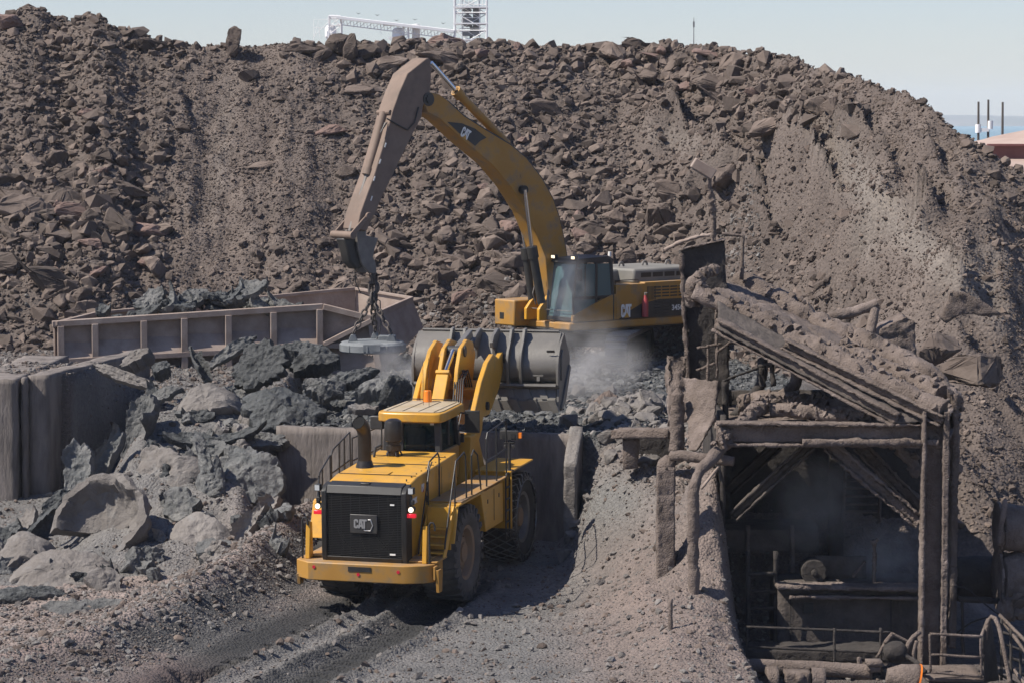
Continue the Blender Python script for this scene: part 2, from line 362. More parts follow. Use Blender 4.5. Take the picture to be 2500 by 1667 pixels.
    for cx_, cy_, ln_, an_, A_ in ((1640, 300, 45, 60, 1.3), (1985, 440, 95, 52, 2.0), (1940, 340, 45, 45, 1.3), (2250, 520, 38, 20, 1.5), (2262, 385, 60, 50, 1.4), (1830, 470, 60, 50, 1.1), (2080, 300, 60, 45, 1.0), (1775, 390, 60, 40, 1.1), (2330, 700, 60, 40, 1.2), (2150, 420, 50, 45, 1.0), (1330, 210, 60, 50, .8), (1850, 560, 60, 45, 1.0), (420, 250, 60, 60, .7), (2420, 560, 50, 45, 1.1)):
        c_, s__ = math.cos(R(an_)), math.sin(R(an_)); dx_, dy_ = spx - cx_, spy - cy_; al = dx_ * c_ + dy_ * s__; pe = dx_ * s__ - dy_ * c_ + wb
        hz = hz + A_ * np.exp(-(al / ln_) ** 2) * np.where(pe < 0, np.exp(pe / 75), np.exp(-(pe / 9) ** 2)) * mid
    base = z
    k = .8
    h = np.clip(.5 + .5 * (hz - base) / k, 0, 1)
    blend = base * (1 - h) + hz * h + k * h * (1 - h) * .5
    onh = ((y > 62) & ((u > .115) | (y > 74)))
    out = np.where(onh, blend, base)
    hm = np.where(onh, h, 0)
    return out, dict(h=hm, gul=gul, n1=n1, n2=n2, n3=n3, rm=rm, bm=bm_, sd=sd, t=t_, u=u, cliff=cliff, d=d)
def projpx(x, y, z):
    c, s_ = math.cos(PITCH), math.sin(PITCH); zz = z - CAMZ
    dep = y * c - zz * s_; up = y * s_ + zz * c
    return 1250 + FOC * x / dep, 833.5 - FOC * up / dep
def blob(px, py, cx, cy, rx, ry, ang=0):
    c, s_ = math.cos(R(ang)), math.sin(R(ang)); dx, dy = px - cx, py - cy
    return np.exp(-(((dx * c + dy * s_) / rx) ** 2 + ((-dx * s_ + dy * c) / ry) ** 2))
# areas of fine gravel slides and pale dust on the heap, as fields over azimuth and height
def fields(x, y, z):
    px, py = projpx(x, y, z)
    fine = np.clip(1.1 * blob(px, py, 540, 320, 130, 150, -15) + 1.1 * blob(px, py, 520, 540, 90, 210, 12) + .9 * blob(px, py, 760, 430, 90, 190, 0) + blob(px, py, 2180, 560, 190, 380, -38) + .9 * blob(px, py, 2260, 330, 60, 160, -35) + .8 * blob(px, py, 700, 150, 200, 40, 0) + .9 * blob(px, py, 2420, 1050, 150, 330, 0) + .6 * blob(px, py, 1650, 330, 160, 60, 20), 0, 1)
    pale = np.clip(.9 * blob(px, py, 2130, 470, 45, 210, -38) + .8 * blob(px, py, 2300, 640, 40, 240, -48) + .7 * blob(px, py, 2110, 590, 30, 60, -20) + .4 * blob(px, py, 545, 360, 22, 170, 8) + .6 * blob(px, py, 1650, 340, 100, 30, 20) + .5 * blob(px, py, 2420, 640, 60, 60, 0), 0, 1)
    coarse = np.clip(blob(px, py, 160, 560, 300, 260) + blob(px, py, 1300, 560, 380, 220) + .8 * blob(px, py, 1000, 130, 450, 60) + blob(px, py, 1850, 240, 330, 120, 18) + .6 * blob(px, py, 850, 560, 100, 200), 0, 1)
    return px, py, fine, pale, coarse
def col(*c): return np.array(c)[None, :]
def tones(x, y, z, I):
    px, py, fine, pale, coarse = fields(x, y, z)
    n = np.clip(.5 + .9 * I['n2'], 0, 1)[:, None]; big = np.clip(.5 + 1.1 * I['n1'], 0, 1)[:, None]
    heap = col(.093, .074, .064) * (1 - n) + col(.143, .116, .101) * n
    heap = heap * (1 - .45 * pale[:, None]) + col(.26, .24, .215) * .45 * pale[:, None]
    heap = heap * (1 + .16 * fine[:, None])
    yard = col(.135, .133, .130) * (1 - n) + col(.215, .206, .198) * n
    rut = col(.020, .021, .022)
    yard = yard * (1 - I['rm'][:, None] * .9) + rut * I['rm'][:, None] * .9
    pink = col(.25, .198, .175) * n + col(.19, .155, .138) * (1 - n)
    right = sm(.6, 2.8, x + I['n1'] * 1.2)[:, None]; yard = yard * (1 - right) + pink * right
    grn = (np.clip(blob(px, py, 1480, 1220, 150, 90) + .6 * blob(px, py, 1550, 870, 90, 60) + .5 * blob(px, py, 1250, 1560, 80, 60), 0, 1) * .8)[:, None]
    yard = yard * (1 - grn) + col(.19, .195, .19) * grn
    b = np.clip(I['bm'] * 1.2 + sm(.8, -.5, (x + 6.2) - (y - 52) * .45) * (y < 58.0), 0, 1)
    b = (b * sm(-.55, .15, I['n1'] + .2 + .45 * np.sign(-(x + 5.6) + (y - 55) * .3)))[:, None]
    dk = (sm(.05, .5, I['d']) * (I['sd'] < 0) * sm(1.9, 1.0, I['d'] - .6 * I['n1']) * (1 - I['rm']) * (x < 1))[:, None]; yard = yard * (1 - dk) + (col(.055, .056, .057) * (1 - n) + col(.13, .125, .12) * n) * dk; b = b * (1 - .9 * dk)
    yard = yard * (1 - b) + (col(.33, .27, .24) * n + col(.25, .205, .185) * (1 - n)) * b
    ter = I['t'][:, None]; tc = col(.055, .062, .067) * (1 - n) + col(.115, .120, .123) * n
    yard = yard * (1 - ter) + tc * ter
    dl = ((x < -11.5) & (y > 68.5)).astype(float)[:, None]; yard = yard * (1 - dl) + (col(.145, .122, .112) * n + col(.105, .09, .083) * (1 - n)) * dl
    cl = I['cliff'][:, None]; yard = yard * (1 - cl) + col(.12, .1, .092) * cl
    rd = (sm(.2, .5, I['n1']) * (px < 900) * (py > 1450) * .22)[:, None]; yard = yard * (1 - rd) + col(.25, .155, .14) * rd
    H = I['h'][:, None]
    return (yard * (1 - H) + heap * H) * .80
def sheet(xs, ys):
    X, Y = np.meshgrid(xs, ys); x, y = X.ravel(), Y.ravel(); z, I = terrain(x, y)
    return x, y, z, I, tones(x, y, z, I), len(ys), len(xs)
ys = np.concatenate([np.arange(44, 70, .075), np.arange(70, 106.1, .13)]); xs = np.concatenate([np.arange(-25, -12.5, .16), np.arange(-12.5, 8.5, .085), np.arange(8.5, 27, .14)])
x, y, z, I, T, a, b = sheet(xs, ys)
V = np.stack([x, y, z], 1)
q = np.arange(a * b).reshape(a, b); F = np.stack([q[:-1, :-1], q[:-1, 1:], q[1:, 1:], q[1:, :-1]], -1).reshape(-1, 4)
fh = I['h'][F].mean(1) > .5
def np_mesh(name, V, F, T, m, kind):
    us = np.unique(F); mp = np.full(len(V), -1); mp[us] = np.arange(len(us)); F = mp[F]; V = V[us]; T = T[us]
    me = bpy.data.meshes.new(name); me.vertices.add(len(V)); me.vertices.foreach_set('co', V.ravel())
    me.loops.add(F.size); me.loops.foreach_set('vertex_index', F.ravel()); me.polygons.add(len(F))
    me.polygons.foreach_set('loop_start', np.arange(len(F)) * 4); me.polygons.foreach_set('loop_total', np.full(len(F), 4))
    me.polygons.foreach_set('use_smooth', np.ones(len(F), bool)); me.update(calc_edges=True)
    at_ = me.attributes.new('tone', 'FLOAT_COLOR', 'POINT'); at_.data.foreach_set('color', np.concatenate([T, np.ones((len(T), 1))], 1).astype(np.float32).ravel())
    me.materials.append(m); o = bpy.data.objects.new(name, me); COL.objects.link(o); o['kind'] = kind; return o
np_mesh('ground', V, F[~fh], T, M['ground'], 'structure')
np_mesh('slag_hillside', V, F[fh], T, M['heap'], 'structure')
# far ground, sea and hills
xs2 = np.linspace(-300, 300, 40); ys2 = np.concatenate([np.linspace(-60, 60, 10), np.linspace(90, 320, 30)])
def apron(name, x0, x1, y0, y1, z, c):
    V_ = np.array([(x0, y0, z), (x1, y0, z), (x1, y1, z), (x0, y1, z)], float); return np_mesh(name, V_, np.array([[0, 1, 2, 3]]), np.array([c] * 4, float), M['ground'], 'structure')
apron('far_ground', -500, 500, -60, 700, -2.5, (.16, .13, .12))
water = mat('sea_water', (.06, .16, .18), (.08, .2, .22), rough=.25, scale=.02, bump=.15, bscale=.3)
mb = MB(); mb.add([(-4000, 700, -3), (4000, 700, -3), (4000, 6000, -3), (-4000, 6000, -3)], [(0, 1, 2, 3)]); tag(mb.build('sea', water), kind='structure')
mb = MB(); r_ = random.Random(3)
hx = np.linspace(-2500, 2500, 90); hh = 10 + 22 * (fbm(np.stack([hx * .002, hx * 0, hx * 0], 1), 4, 8) * .5 + .5) * sm(1900, 900, hx)
G = np.zeros((3, 90, 3))
for i, (dy_, k) in enumerate(((0, 0), (150, .7), (500, 1))):
    G[i, :, 0] = hx; G[i, :, 1] = 5200 + dy_; G[i, :, 2] = -4 + hh * k * 1.0
mb.grid(G); tag(mb.build('distant_hills', mat('far_hills', (.12, .13, .10), (.25, .22, .2), scale=.004)), kind='structure')
# ------------------------------------------------------------------ rocks
def rock_mesh(name, seed, detail, m, flat=.75):
    r = random.Random(seed); bm = bmesh.new()
    for _ in range(r.randint(11, 17)):
        v = Vector((r.gauss(0, 1), r.gauss(0, 1), r.gauss(0, 1))).normalized() * r.uniform(.82, 1.1)
        v = Vector((v.x * 1.15, v.y * .9, v.z * flat * 1.15)); bm.verts.new(v)
    g = bmesh.ops.convex_hull(bm, input=bm.verts)
    bmesh.ops.delete(bm, geom=[v for v in bm.verts if not v.link_faces], context='VERTS')
    if detail:
        bmesh.ops.bevel(bm, geom=list(bm.edges), offset=.06, segments=1, affect='EDGES', profile=.5)
        bmesh.ops.triangulate(bm, faces=bm.faces)
        for _ in range(detail): bmesh.ops.subdivide_edges(bm, edges=[e for e in bm.edges if e.calc_length() > .12], cuts=1)
        P = np.array([v.co[:] for v in bm.verts]); N_ = np.array([v.normal[:] for v in bm.verts])
        P = P + N_ * (fbm(P * 2.2 + seed, 4, seed, .68) * .19)[:, None]
        for v, p in zip(bm.verts, P): v.co = p
    bmesh.ops.recalc_face_normals(bm, faces=bm.faces)
    me = bpy.data.meshes.new(name); bm.to_mesh(me); bm.free(); me.materials.append(m); return me
protos = bpy.data.collections.new('rock_shapes')                   # never linked to the scene: source shapes for the loose stones
for k in range(9):
    o = bpy.data.objects.new('stone', rock_mesh('stone', 100 + k, 0, M['rock'])); protos.objects.link(o)
def scatter(name, P, scl, rot, label, cat, coll=protos, nid=9):
    me = bpy.data.meshes.new(name); me.from_pydata(P.tolist(), [], [])
    for nm, ty, d, f in (('scl', 'FLOAT_VECTOR', scl, 'vector'), ('rot', 'FLOAT_VECTOR', rot, 'vector'), ('idx', 'INT', np.random.RandomState(3).randint(0, nid, len(P)), 'value')):
        at_ = me.attributes.new(nm, ty, 'POINT'); at_.data.foreach_set(f, np.asarray(d, np.int32 if ty == 'INT' else np.float32).ravel())
    o = bpy.data.objects.new(name, me); COL.objects.link(o); tag(o, label, cat, kind='stuff')
    ng = bpy.data.node_groups.new(name, 'GeometryNodeTree'); ng.interface.new_socket('Geometry', in_out='INPUT', socket_type='NodeSocketGeometry'); ng.interface.new_socket('Geometry', in_out='OUTPUT', socket_type='NodeSocketGeometry')
    N = ng.nodes; L = ng.links; gi = N.new('NodeGroupInput'); go = N.new('NodeGroupOutput'); ip = N.new('GeometryNodeInstanceOnPoints')
    ci = N.new('GeometryNodeCollectionInfo'); ci.inputs['Collection'].default_value = coll; ci.inputs['Separate Children'].default_value = True; ci.inputs['Reset Children'].default_value = True
    def na(nm, ty): n = N.new('GeometryNodeInputNamedAttribute'); n.data_type = ty; n.inputs['Name'].default_value = nm; return n.outputs['Attribute']
    e2r = N.new('FunctionNodeEulerToRotation'); L.new(na('rot', 'FLOAT_VECTOR'), e2r.inputs[0])
    L.new(gi.outputs[0], ip.inputs['Points']); L.new(ci.outputs[0], ip.inputs['Instance']); ip.inputs['Pick Instance'].default_value = True
    L.new(na('idx', 'INT'), ip.inputs['Instance Index']); L.new(e2r.outputs[0], ip.inputs['Rotation']); L.new(na('scl', 'FLOAT_VECTOR'), ip.inputs['Scale'])
    L.new(ip.outputs[0], go.inputs[0]); md = o.modifiers.new('scatter', 'NODES'); md.node_group = ng
    return o
RS = np.random.RandomState(11)
def sample_heap(n, wf):
    # candidates over the heap; kept with probability wf
    x = RS.uniform(-25, 25, n); y = RS.uniform(62, 102, n); m = np.abs(x / y) < .245; x, y = x[m], y[m]
    z, I = terrain(x, y); px, py, fine, pale, coarse = fields(x, y, z)
    ok = (I['h'] > .35) & (RS.uniform(0, 1, len(x)) < wf(fine, coarse, pale)) & (py < 1300)
    return x[ok], y[ok], z[ok], fine[ok], coarse[ok]
def mkrocks(x, y, z, r):
    n = len(x); s = np.stack([r * RS.uniform(.8, 1.3, n), r * RS.uniform(.75, 1.2, n), r * RS.uniform(.6, 1.15, n)], 1)
    rot = np.stack([RS.uniform(-.5, .9, n), RS.uniform(-.5, .5, n), RS.uniform(0, 6.28, n)], 1)
    return np.stack([x, y, z + r * .22], 1), s, rot
x, y, z, fi, co = sample_heap(130000, lambda f, c, p: np.clip(.95 - .9 * f, 0, 1))
r = .045 + .06 * RS.pareto(2.6, len(x)); r = np.clip(r, .04, .24) * (1 - .45 * fi) * (1 + .2 * co)
P1 = mkrocks(x, y, z, r)
x, y, z, fi, co = sample_heap(420000, lambda f, c, p: np.clip(.25 + .9 * f, 0, 1))
P0 = mkrocks(x, y, z, np.clip(.022 + .02 * RS.pareto(3, len(x)), .02, .1))
x, y, z, fi, co = sample_heap(17000, lambda f, c, p: np.clip(.15 + .85 * c - .9 * f, 0.01, 1))
r = np.clip(.14 + .09 * RS.pareto(2.4, len(x)), .12, .42) * (.85 + .3 * co)
P2 = mkrocks(x, y, z, r)
scatter('slag_rubble', *[np.concatenate([P0[i], P1[i], P2[i]]) for i in range(3)], 'brown-grey rubble of small broken slag covering the whole hillside', 'rubble')
# big boulders one by one
bmesh_list = [rock_mesh('boulder', 300 + k, 2, M['rock'], .7) for k in range(14)] + [rock_mesh('boulder', 340 + k, 2, M['rrock'], .55) for k in range(3)]
def place_rock(me, p, s, rot, label, group=None, name='boulder', cat='boulder'):
    o = bpy.data.objects.new(name, me); COL.objects.link(o); o.location = p; o.scale = s; o.rotation_euler = rot; return tag(o, label, cat, group)
def onheap(px, py):
    # march along the sight line to the ground
    ys_ = np.arange(50, 104, .1); a0 = at(px, py, 1.0); xx = a0.x * ys_; zz = CAMZ + (a0.z - CAMZ) * ys_
    tz, _ = terrain(xx, ys_); k = np.argmax(tz > zz); return Vector((xx[k], ys_[k], tz[k]))
named = [  # px, py, radius m, (sx,sy,sz), rot, label, mesh index
    (572, 118, .8, (.62, .6, 1.2), (.0, .45, .1), 'tall slab-like boulder leaning right on the crest, against the sky', 9),
    (862, 128, .75, (.6, .6, 1.25), (.0, .1, .2), 'upright brown boulder on the crest left of the far conveyor', 5),
    (948, 98, .8, (1.2, .8, .6), (.2, -.2, .3), 'broad dark boulder on the skyline below the far conveyor', 1),
    (1030, 100, .85, (1.2, .8, .55), (.1, -.3, .4), 'blunt boulder on the skyline just left of the far tower', 2),
    (785, 92, .6, (.8, .8, .9), (.2, 0, .1), 'pointed boulder on the skyline at the far left hopper', 4),
    (735, 98, .7, (1.3, .9, .6), (0, 0, .3), 'rounded boulder on the skyline left of the pointed one', 6),
    (370, 90, .75, (1.3, .9, .65), (0, .1, .5), 'flat-topped boulder on the skyline right of the gravel cone', 7),
    (15, 110, 1.1, (1.0, .9, .85), (0, .1, .5), 'large pinkish boulder at the left edge near the crest', 15),
    (150, 66, .7, (.9, .9, .7), (0, .1, 1.5), 'dark overhanging lump in the notch between the two left peaks', 8),
    (1340, 265, 1.35, (1.2, .8, .8), (.3, .1, .3), 'very large grey boulder right of the excavator boom cylinder', 9),
    (1085, 130, 1.1, (1.4, .7, .6), (0, .1, .1), 'wide slab boulder just above the tip of the excavator stick', 10),
    (800, 318, .85, (1.2, .8, .75), (0, -.2, .1), 'large reddish boulder left of the excavator stick', 16),
    (885, 218, .9, (1.3, .8, .4), (.2, 0, .1), 'long flat boulder up-slope left of the excavator stick', 11),
    (440, 312, .55, (1, .8, .8), (0, .1, .2), 'lone block in the middle of the fine gravel slide', 12),
    (640, 400, .65, (1.3, .7, .5), (0, -.2, .2), 'flat rock right of the fine gravel slide', 13),
    (185, 515, 1.15, (1.1, .9, .85), (0, .1, .4), 'big reddish boulder low on the left slope', 14),
    (355, 557, 1.1, (1.2, .9, .7), (.3, 0, .1), 'flat reddish slab boulder beside the gravel slide foot', 15),
    (310, 460, .95, (1.3, .7, .5), (0, .4, .2), 'tilted long boulder at mid height on the left slope', 2),
    (170, 425, 1.0, (1.2, .8, .7), (0, -.1, .2), 'grey boulder with a sharp shadow edge on the left slope', 0),
    (30, 640, 1.1, (1.3, .9, .8), (0, .1, .2), 'big boulder at the left edge above the wall', 5),
    (1740, 118, .75, (1.4, .9, .3), (.3, .15, .2), 'flat orange-brown slab on the right skyline', 14),
    (1605, 108, .7, (1.5, .7, .35), (.2, .25, .2), 'thin tilted orange slab on the skyline over the excavator boom', 16),
    (1745, 205, .95, (1.3, .7, .6), (.1, .3, .1), 'long rock lying above a second one on the right upper slope', 1),
    (1752, 240, .8, (1.1, .8, .7), (.1, .2, .4), 'rock lying below the long one on the right upper slope', 3),
    (1925, 120, .55, (.9, .8, .9), (.3, .5, .1), 'square block standing on the right skyline', 7),
    (2030, 152, .5, (1, .9, .7), (0, 0, .1), 'rounded block alone on the falling right skyline', 4),
    (1640, 470, .9, (1, .9, .9), (0, .2, .1), 'grey boulder left of the floodlight pole', 9),
    (1620, 530, 1.0, (1, .9, 1.1), (.1, .3, .8), 'angular grey boulder under the first one beside the floodlight pole', 10),
    (1490, 580, 1.0, (1.2, .8, .7), (.3, .1, .2), 'pale boulder above the excavator engine hood', 12),
    (1225, 690, .9, (1.1, .9, .9), (0, .2, .2), 'big boulder beside the yellow side box of the excavator', 13),
    (1480, 980, .62, (.75, .55, 1.15), (.2, .35, .3), 'pale upright block on the rubble behind the buttress', 8),
]
for px, py, r0, s, rot, lab, mi in named:
    p = onheap(px, py + 8) if py > 140 else None
    if p is None:
        u_ = at(px, py, 1).x; yy = 100 - 20 * float(sm(.05, .19, u_)) - .9; tz_, _ = terrain(np.array([u_ * yy]), np.array([yy])); p = Vector((u_ * yy, yy, tz_[0] + r0 * s[2] * (.62 if s[2] > 1.1 else .15)))
    r0 = min(r0 * .8, .72)
    place_rock(bmesh_list[mi], p, (r0 * s[0], r0 * s[1], r0 * s[2]), rot, lab)
x, y, z, fi, co = sample_heap(9000, lambda f, c, p: np.clip(.05 + .95 * c - .9 * f, 0, 1) ** 1.5)
sel = RS.permutation(len(x))[:240]
for k in sel:
    r0 = min(.36 + .16 * RS.pareto(2.6), .95) * (.8 + .35 * co[k])
    place_rock(bmesh_list[RS.randint(0, 14) if RS.rand() < .88 else RS.randint(14, 17)], (x[k], y[k], z[k] + r0 * .15), (r0 * RS.uniform(.9, 1.35), r0 * RS.uniform(.7, 1.0), r0 * RS.uniform(.6, 1.15)), (RS.uniform(-.3, .6), RS.uniform(-.4, .4), RS.uniform(0, 6.28)),
               'angular brown-grey slag boulder lying in the rubble of the hillside', 'boulders on the hillside')
# loose gravel in the yard, the windrow and the terrace
n = 330000
x = RS.uniform(-17, 8, n); y = RS.uniform(46, 88, n); z, I = terrain(x, y)
dens = .26 + .3 * np.exp(-((I['rm'] - .4) / .2) ** 2) + .75 * np.clip(I['bm'], 0, 1) + .10 * sm(1.0, 3.0, x) + .35 * sm(1.0, 2.0, x) * sm(58, 60, y) + .5 * (x < -6.2) * (y < 57) + .8 * I['t'] + .8 * (y > 69) * (x < -6) * (I['h'] < .5)
ok = (RS.uniform(0, 1, n) < dens * .8) & (RS.uniform(0, 1, n) > I['rm'] * 1.1) & (np.abs(x / y) < .21)
x, y, z, bmk = x[ok], y[ok], z[ok], I['bm'][ok]
r = np.clip(.012 + .014 * RS.pareto(2.4, len(x)), .01, .10) * np.where(I['t'][ok] > .5, 1.5, 1)
g = mkrocks(x, y, z, r); tt = (I['t'][ok] > .5) & (I['h'][ok] < .4)
protos3 = bpy.data.collections.new('slag_stone_shapes')
for k in range(6):
    o = bpy.data.objects.new('stone', rock_mesh('slag_stone', 220 + k, 0, M['slagd' if k % 2 else 'slag'])); protos3.objects.link(o)
protos4 = bpy.data.collections.new('gravel_shapes')
for k in range(6):
    o = bpy.data.objects.new('stone', rock_mesh('gravel_stone', 240 + k, 0, M['slagp' if k % 3 else 'rock'])); protos4.objects.link(o)
scatter('gravel', *[q[~tt] for q in g], 'loose gravel strewn over the windrow, the bank and the yard', 'gravel', protos4, 6)
scatter('slag_gravel', *[q[tt] for q in g], 'blue-grey slag gravel covering the terrace around the excavator', 'gravel', protos3, 6)
n = 5200
x = RS.uniform(1.2, 4.6, n); y = RS.uniform(60, 74, n); z, I = terrain(x, y); dd = np.exp(-((x - 3.2) / 1.1) ** 2 - ((y - 66.6) / 2.0) ** 2) + .12
ok = RS.uniform(0, 1, n) < dd; x, y, z = x[ok], y[ok], z[ok]; r = np.clip(.05 + .06 * RS.pareto(2.4, len(x)), .04, .34)
protos2 = bpy.data.collections.new('pale_rock_shapes')
for k in range(5):
    o = bpy.data.objects.new('stone', rock_mesh('pale_stone', 200 + k, 1, M['slagp'])); protos2.objects.link(o)
scatter('rubble_pile', *mkrocks(x, y, z, r), 'pale broken rubble heaped on the terrace edge beside the steelwork', 'rubble', protos2, 5)
# ================================================================== walls
mb = MB(); ux = Vector((WB.x - WA.x, WB.y - WA.y, 0)).normalized(); nn = Vector((ux.y, -ux.x, 0))
W2 = WA + ux * 7.75 + Vector((0, 0, WB.z - WA.z))
mb.beam((WA.x, WA.y + .2, 1.22), (W2.x, W2.y + .2, 1.26), .42, 3.1)
tag(mb.build('retaining_wall', M['conc'], caked=(.028, 1.3, .22)), 'long low concrete retaining wall holding up the terrace behind the wheel loader', 'wall')
mb = MB(); t0 = at(1408, 1044, 63.05); t1 = at(1391, 1133, 61.9)
mb.prism([(t0.y + .3, -.3), (t0.y + .3, t0.z + .02), (t1.y, t1.z), (t1.y + .05, -.3)], t1.x - .15, t1.x + .16, 'x')
for i, v in enumerate(mb.v): mb.v[i] = (v[0] + (v[1] - t1.y) * .13, v[1], v[2])
tag(mb.build('buttress', M['slagp'], caked=(.02, 2.5, .15)), 'pale concrete buttress with a sloping top at the right end of the retaining wall', 'buttress')
def bx(name, pxa, pxb, pyt, Y, dep, mt, label, zb=-.5, skew=0, amp=.03):
    a, b = at(pxa, pyt, Y), at(pxb, pyt, Y); m_ = MB(); m_.prism([(a.x, Y), (b.x, Y), (b.x + skew, Y + dep), (a.x + skew, Y + dep)], zb, a.z, 'z')
    return tag(m_.build(name, mt, caked=(amp, 1.5, .25)), label, 'wall')
bx('concrete_wall', -80, 38, 926, 67.6, 7, M['conc'], 'leftmost concrete wall block at the left edge of the scrap bay', skew=.2)
bx('concrete_pier', 50, 62, 922, 67.9, .5, M['conc'], 'thin concrete strip standing in the groove between the two left wall blocks')
bx('concrete_wall', 67, 117, 915, 68.3, 7.6, M['conc'], 'concrete side wall of the scrap bay, its long flank in shadow', skew=1.6)
# ================================================================== steel skip
def panel(mb, q, t):
    q = [Vector(p) for p in q]; n = (q[1] - q[0]).cross(q[3] - q[0]).normalized() * t
    return mb.add(q + [p - n for p in q], [(3, 2, 1, 0), (4, 5, 6, 7), (0, 1, 5, 4), (1, 2, 6, 5), (2, 3, 7, 6), (3, 0, 4, 7)])
A, B = at(135, 786, 77.6), at(790, 744, 79.4); C_, E_ = at(905, 772, 79.6), at(1006, 728, 82.3); F_, G_ = at(868, 705, 83.8), at(245, 764, 80.8)
lx = Vector((B.x - A.x, B.y - A.y, 0)).normalized(); no = Vector((lx.y, -lx.x, 0))
def sp(t, out, dn): return A.lerp(B, t) + no * out - Vector((0, 0, dn))
sk = empty('steel_skip', (A.x, A.y, 2.8), 'long dusty pinkish steel skip with ribbed sides, loaded with slag plates, behind the scrap', 'skip')
O = Vector(sk.location)
def loc(mb, name, m, bevel=.012, cat=None, **k):
    mb.v = [tuple(Vector(v) - O) for v in mb.v]; return mb.build(name, m, sk, bevel, **k)
tr = [.02, .145, .325, .475, .64, .81, .985]
mb = MB(); panel(mb, [sp(0, -.27, 1.02), sp(1, -.27, 1.2), sp(1, -.27, 0), sp(0, -.27, 0)], .05); panel(mb, [sp(.3, -.5, 2.3), sp(1, -.5, 2.4), sp(1, -.5, 1.2), sp(.3, -.5, 1.1)], .05)
panel(mb, [sp(0, -.55, 2.4), sp(1, -.55, 2.4), sp(1, -.55, 1.0), sp(0, -.55, 1.0)], .04)
for a, b in zip(tr[:-1], tr[1:]): panel(mb, [sp(a, .06, 1.10), sp(b, .06, 1.18), sp(b, -.27, .70), sp(a, -.27, .62)], .03)
panel(mb, [sp(.33, .0, 2.08), sp(1, .0, 2.12), sp(1, -.5, 1.9), sp(.33, -.5, 1.86)], .03)
loc(mb, 'side_panel', M['skip'])
mb = MB(); mb.beam(sp(-.01, -.15, .07), sp(1, -.15, .07), .30, .17); loc(mb, 'top_rail', M['skip'])
mb = MB(); mb.beam(sp(0, -.02, 1.16), sp(1, -.02, 1.25), .16, .15); loc(mb, 'side_rail', M['skip'])
for t in tr:
    mb = MB(); up = (0, 0, 1); mb.beam(sp(t, -.12, .14), sp(t, -.12, 2.4 if t > .3 else 1.9), .19, .34, up=tuple(no)); loc(mb, 'rib', M['skip'])
Cd = C_ - Vector((0, 0, .1)); 
mb = MB(); B0 = sp(1, -.28, 0); B1 = sp(1, -.28, 1.2); panel(mb, [B1, C_ - Vector((0, 0, 1.15)), C_, B0], .05); E1 = at(1034, 800, 82.1); C1 = at(935, 905, 79.4); panel(mb, [C1, E1, E_, C_ ], .05); panel(mb, [sp(1, -.4, 2.3), C1, C_ - Vector((0, 0, 1.2)), sp(1, -.4, 1.2)], .04)
loc(mb, 'spout_panel', M['skip'])
mb = MB(); mb.beam(sp(1, -.08, .07), C_ - Vector((0, 0, .07)), .32, .17); mb.beam(C_ - Vector((0, 0, .12)), E_ - Vector((0, 0, .12)), .12, .34); loc(mb, 'spout_rail', M['skip'])
mb = MB(); mb.beam(sp(1, .0, 1.18), C_ - Vector((0, 0, .12)) + no * .1, .3, .14); mb.beam(sp(1, .0, 1.2), C_ - Vector((-.1, 0, .95)), .2, .16); mb.beam(C_ - Vector((0, 0, .2)) + no * .06, at(925, 900, 79.5), .22, .2, up=(1, 0, 0)); mb.beam(C_ + Vector((.1, 0, -.55)) , at(980, 770, 81.4), .1, .2); loc(mb, 'spout_brace', M['skip'])
mb = MB(); panel(mb, [G_ - Vector((0, 0, 1.6)), F_ - Vector((0, 0, 1.4)), F_, G_], .06); panel(mb, [F_ - Vector((0, 0, 1.3)), E_ - Vector((0, 0, .5)), E_, F_], .06); loc(mb, 'far_panel', M['skip'])
mb = MB(); mb.beam(G_, F_, .16, .1); mb.beam(F_, E_, .16, .08); mb.beam(A + Vector((0, 0, -.06)), G_, .14, .12); loc(mb, 'far_rail', M['skip'])
mb = MB(); panel(mb, [A - Vector((0, 0, 1.6)) - no * .2, G_ - Vector((0, 0, 1.6)), G_, A - no * .2], .06); loc(mb, 'end_panel', M['skip'])
fl = MB(); fl.add([A - Vector((0, 0, .9)) - no * .3, B - Vector((0, 0, .9)) - no * .3, C_ - Vector((0, 0, .8)), E_ - Vector((0, 0, .45)), F_ - Vector((0, 0, .8)), G_ - Vector((0, 0, .9))], [(0, 1, 2, 3, 4, 5)]); loc(fl, 'floor_plate', M['skip'], 0)
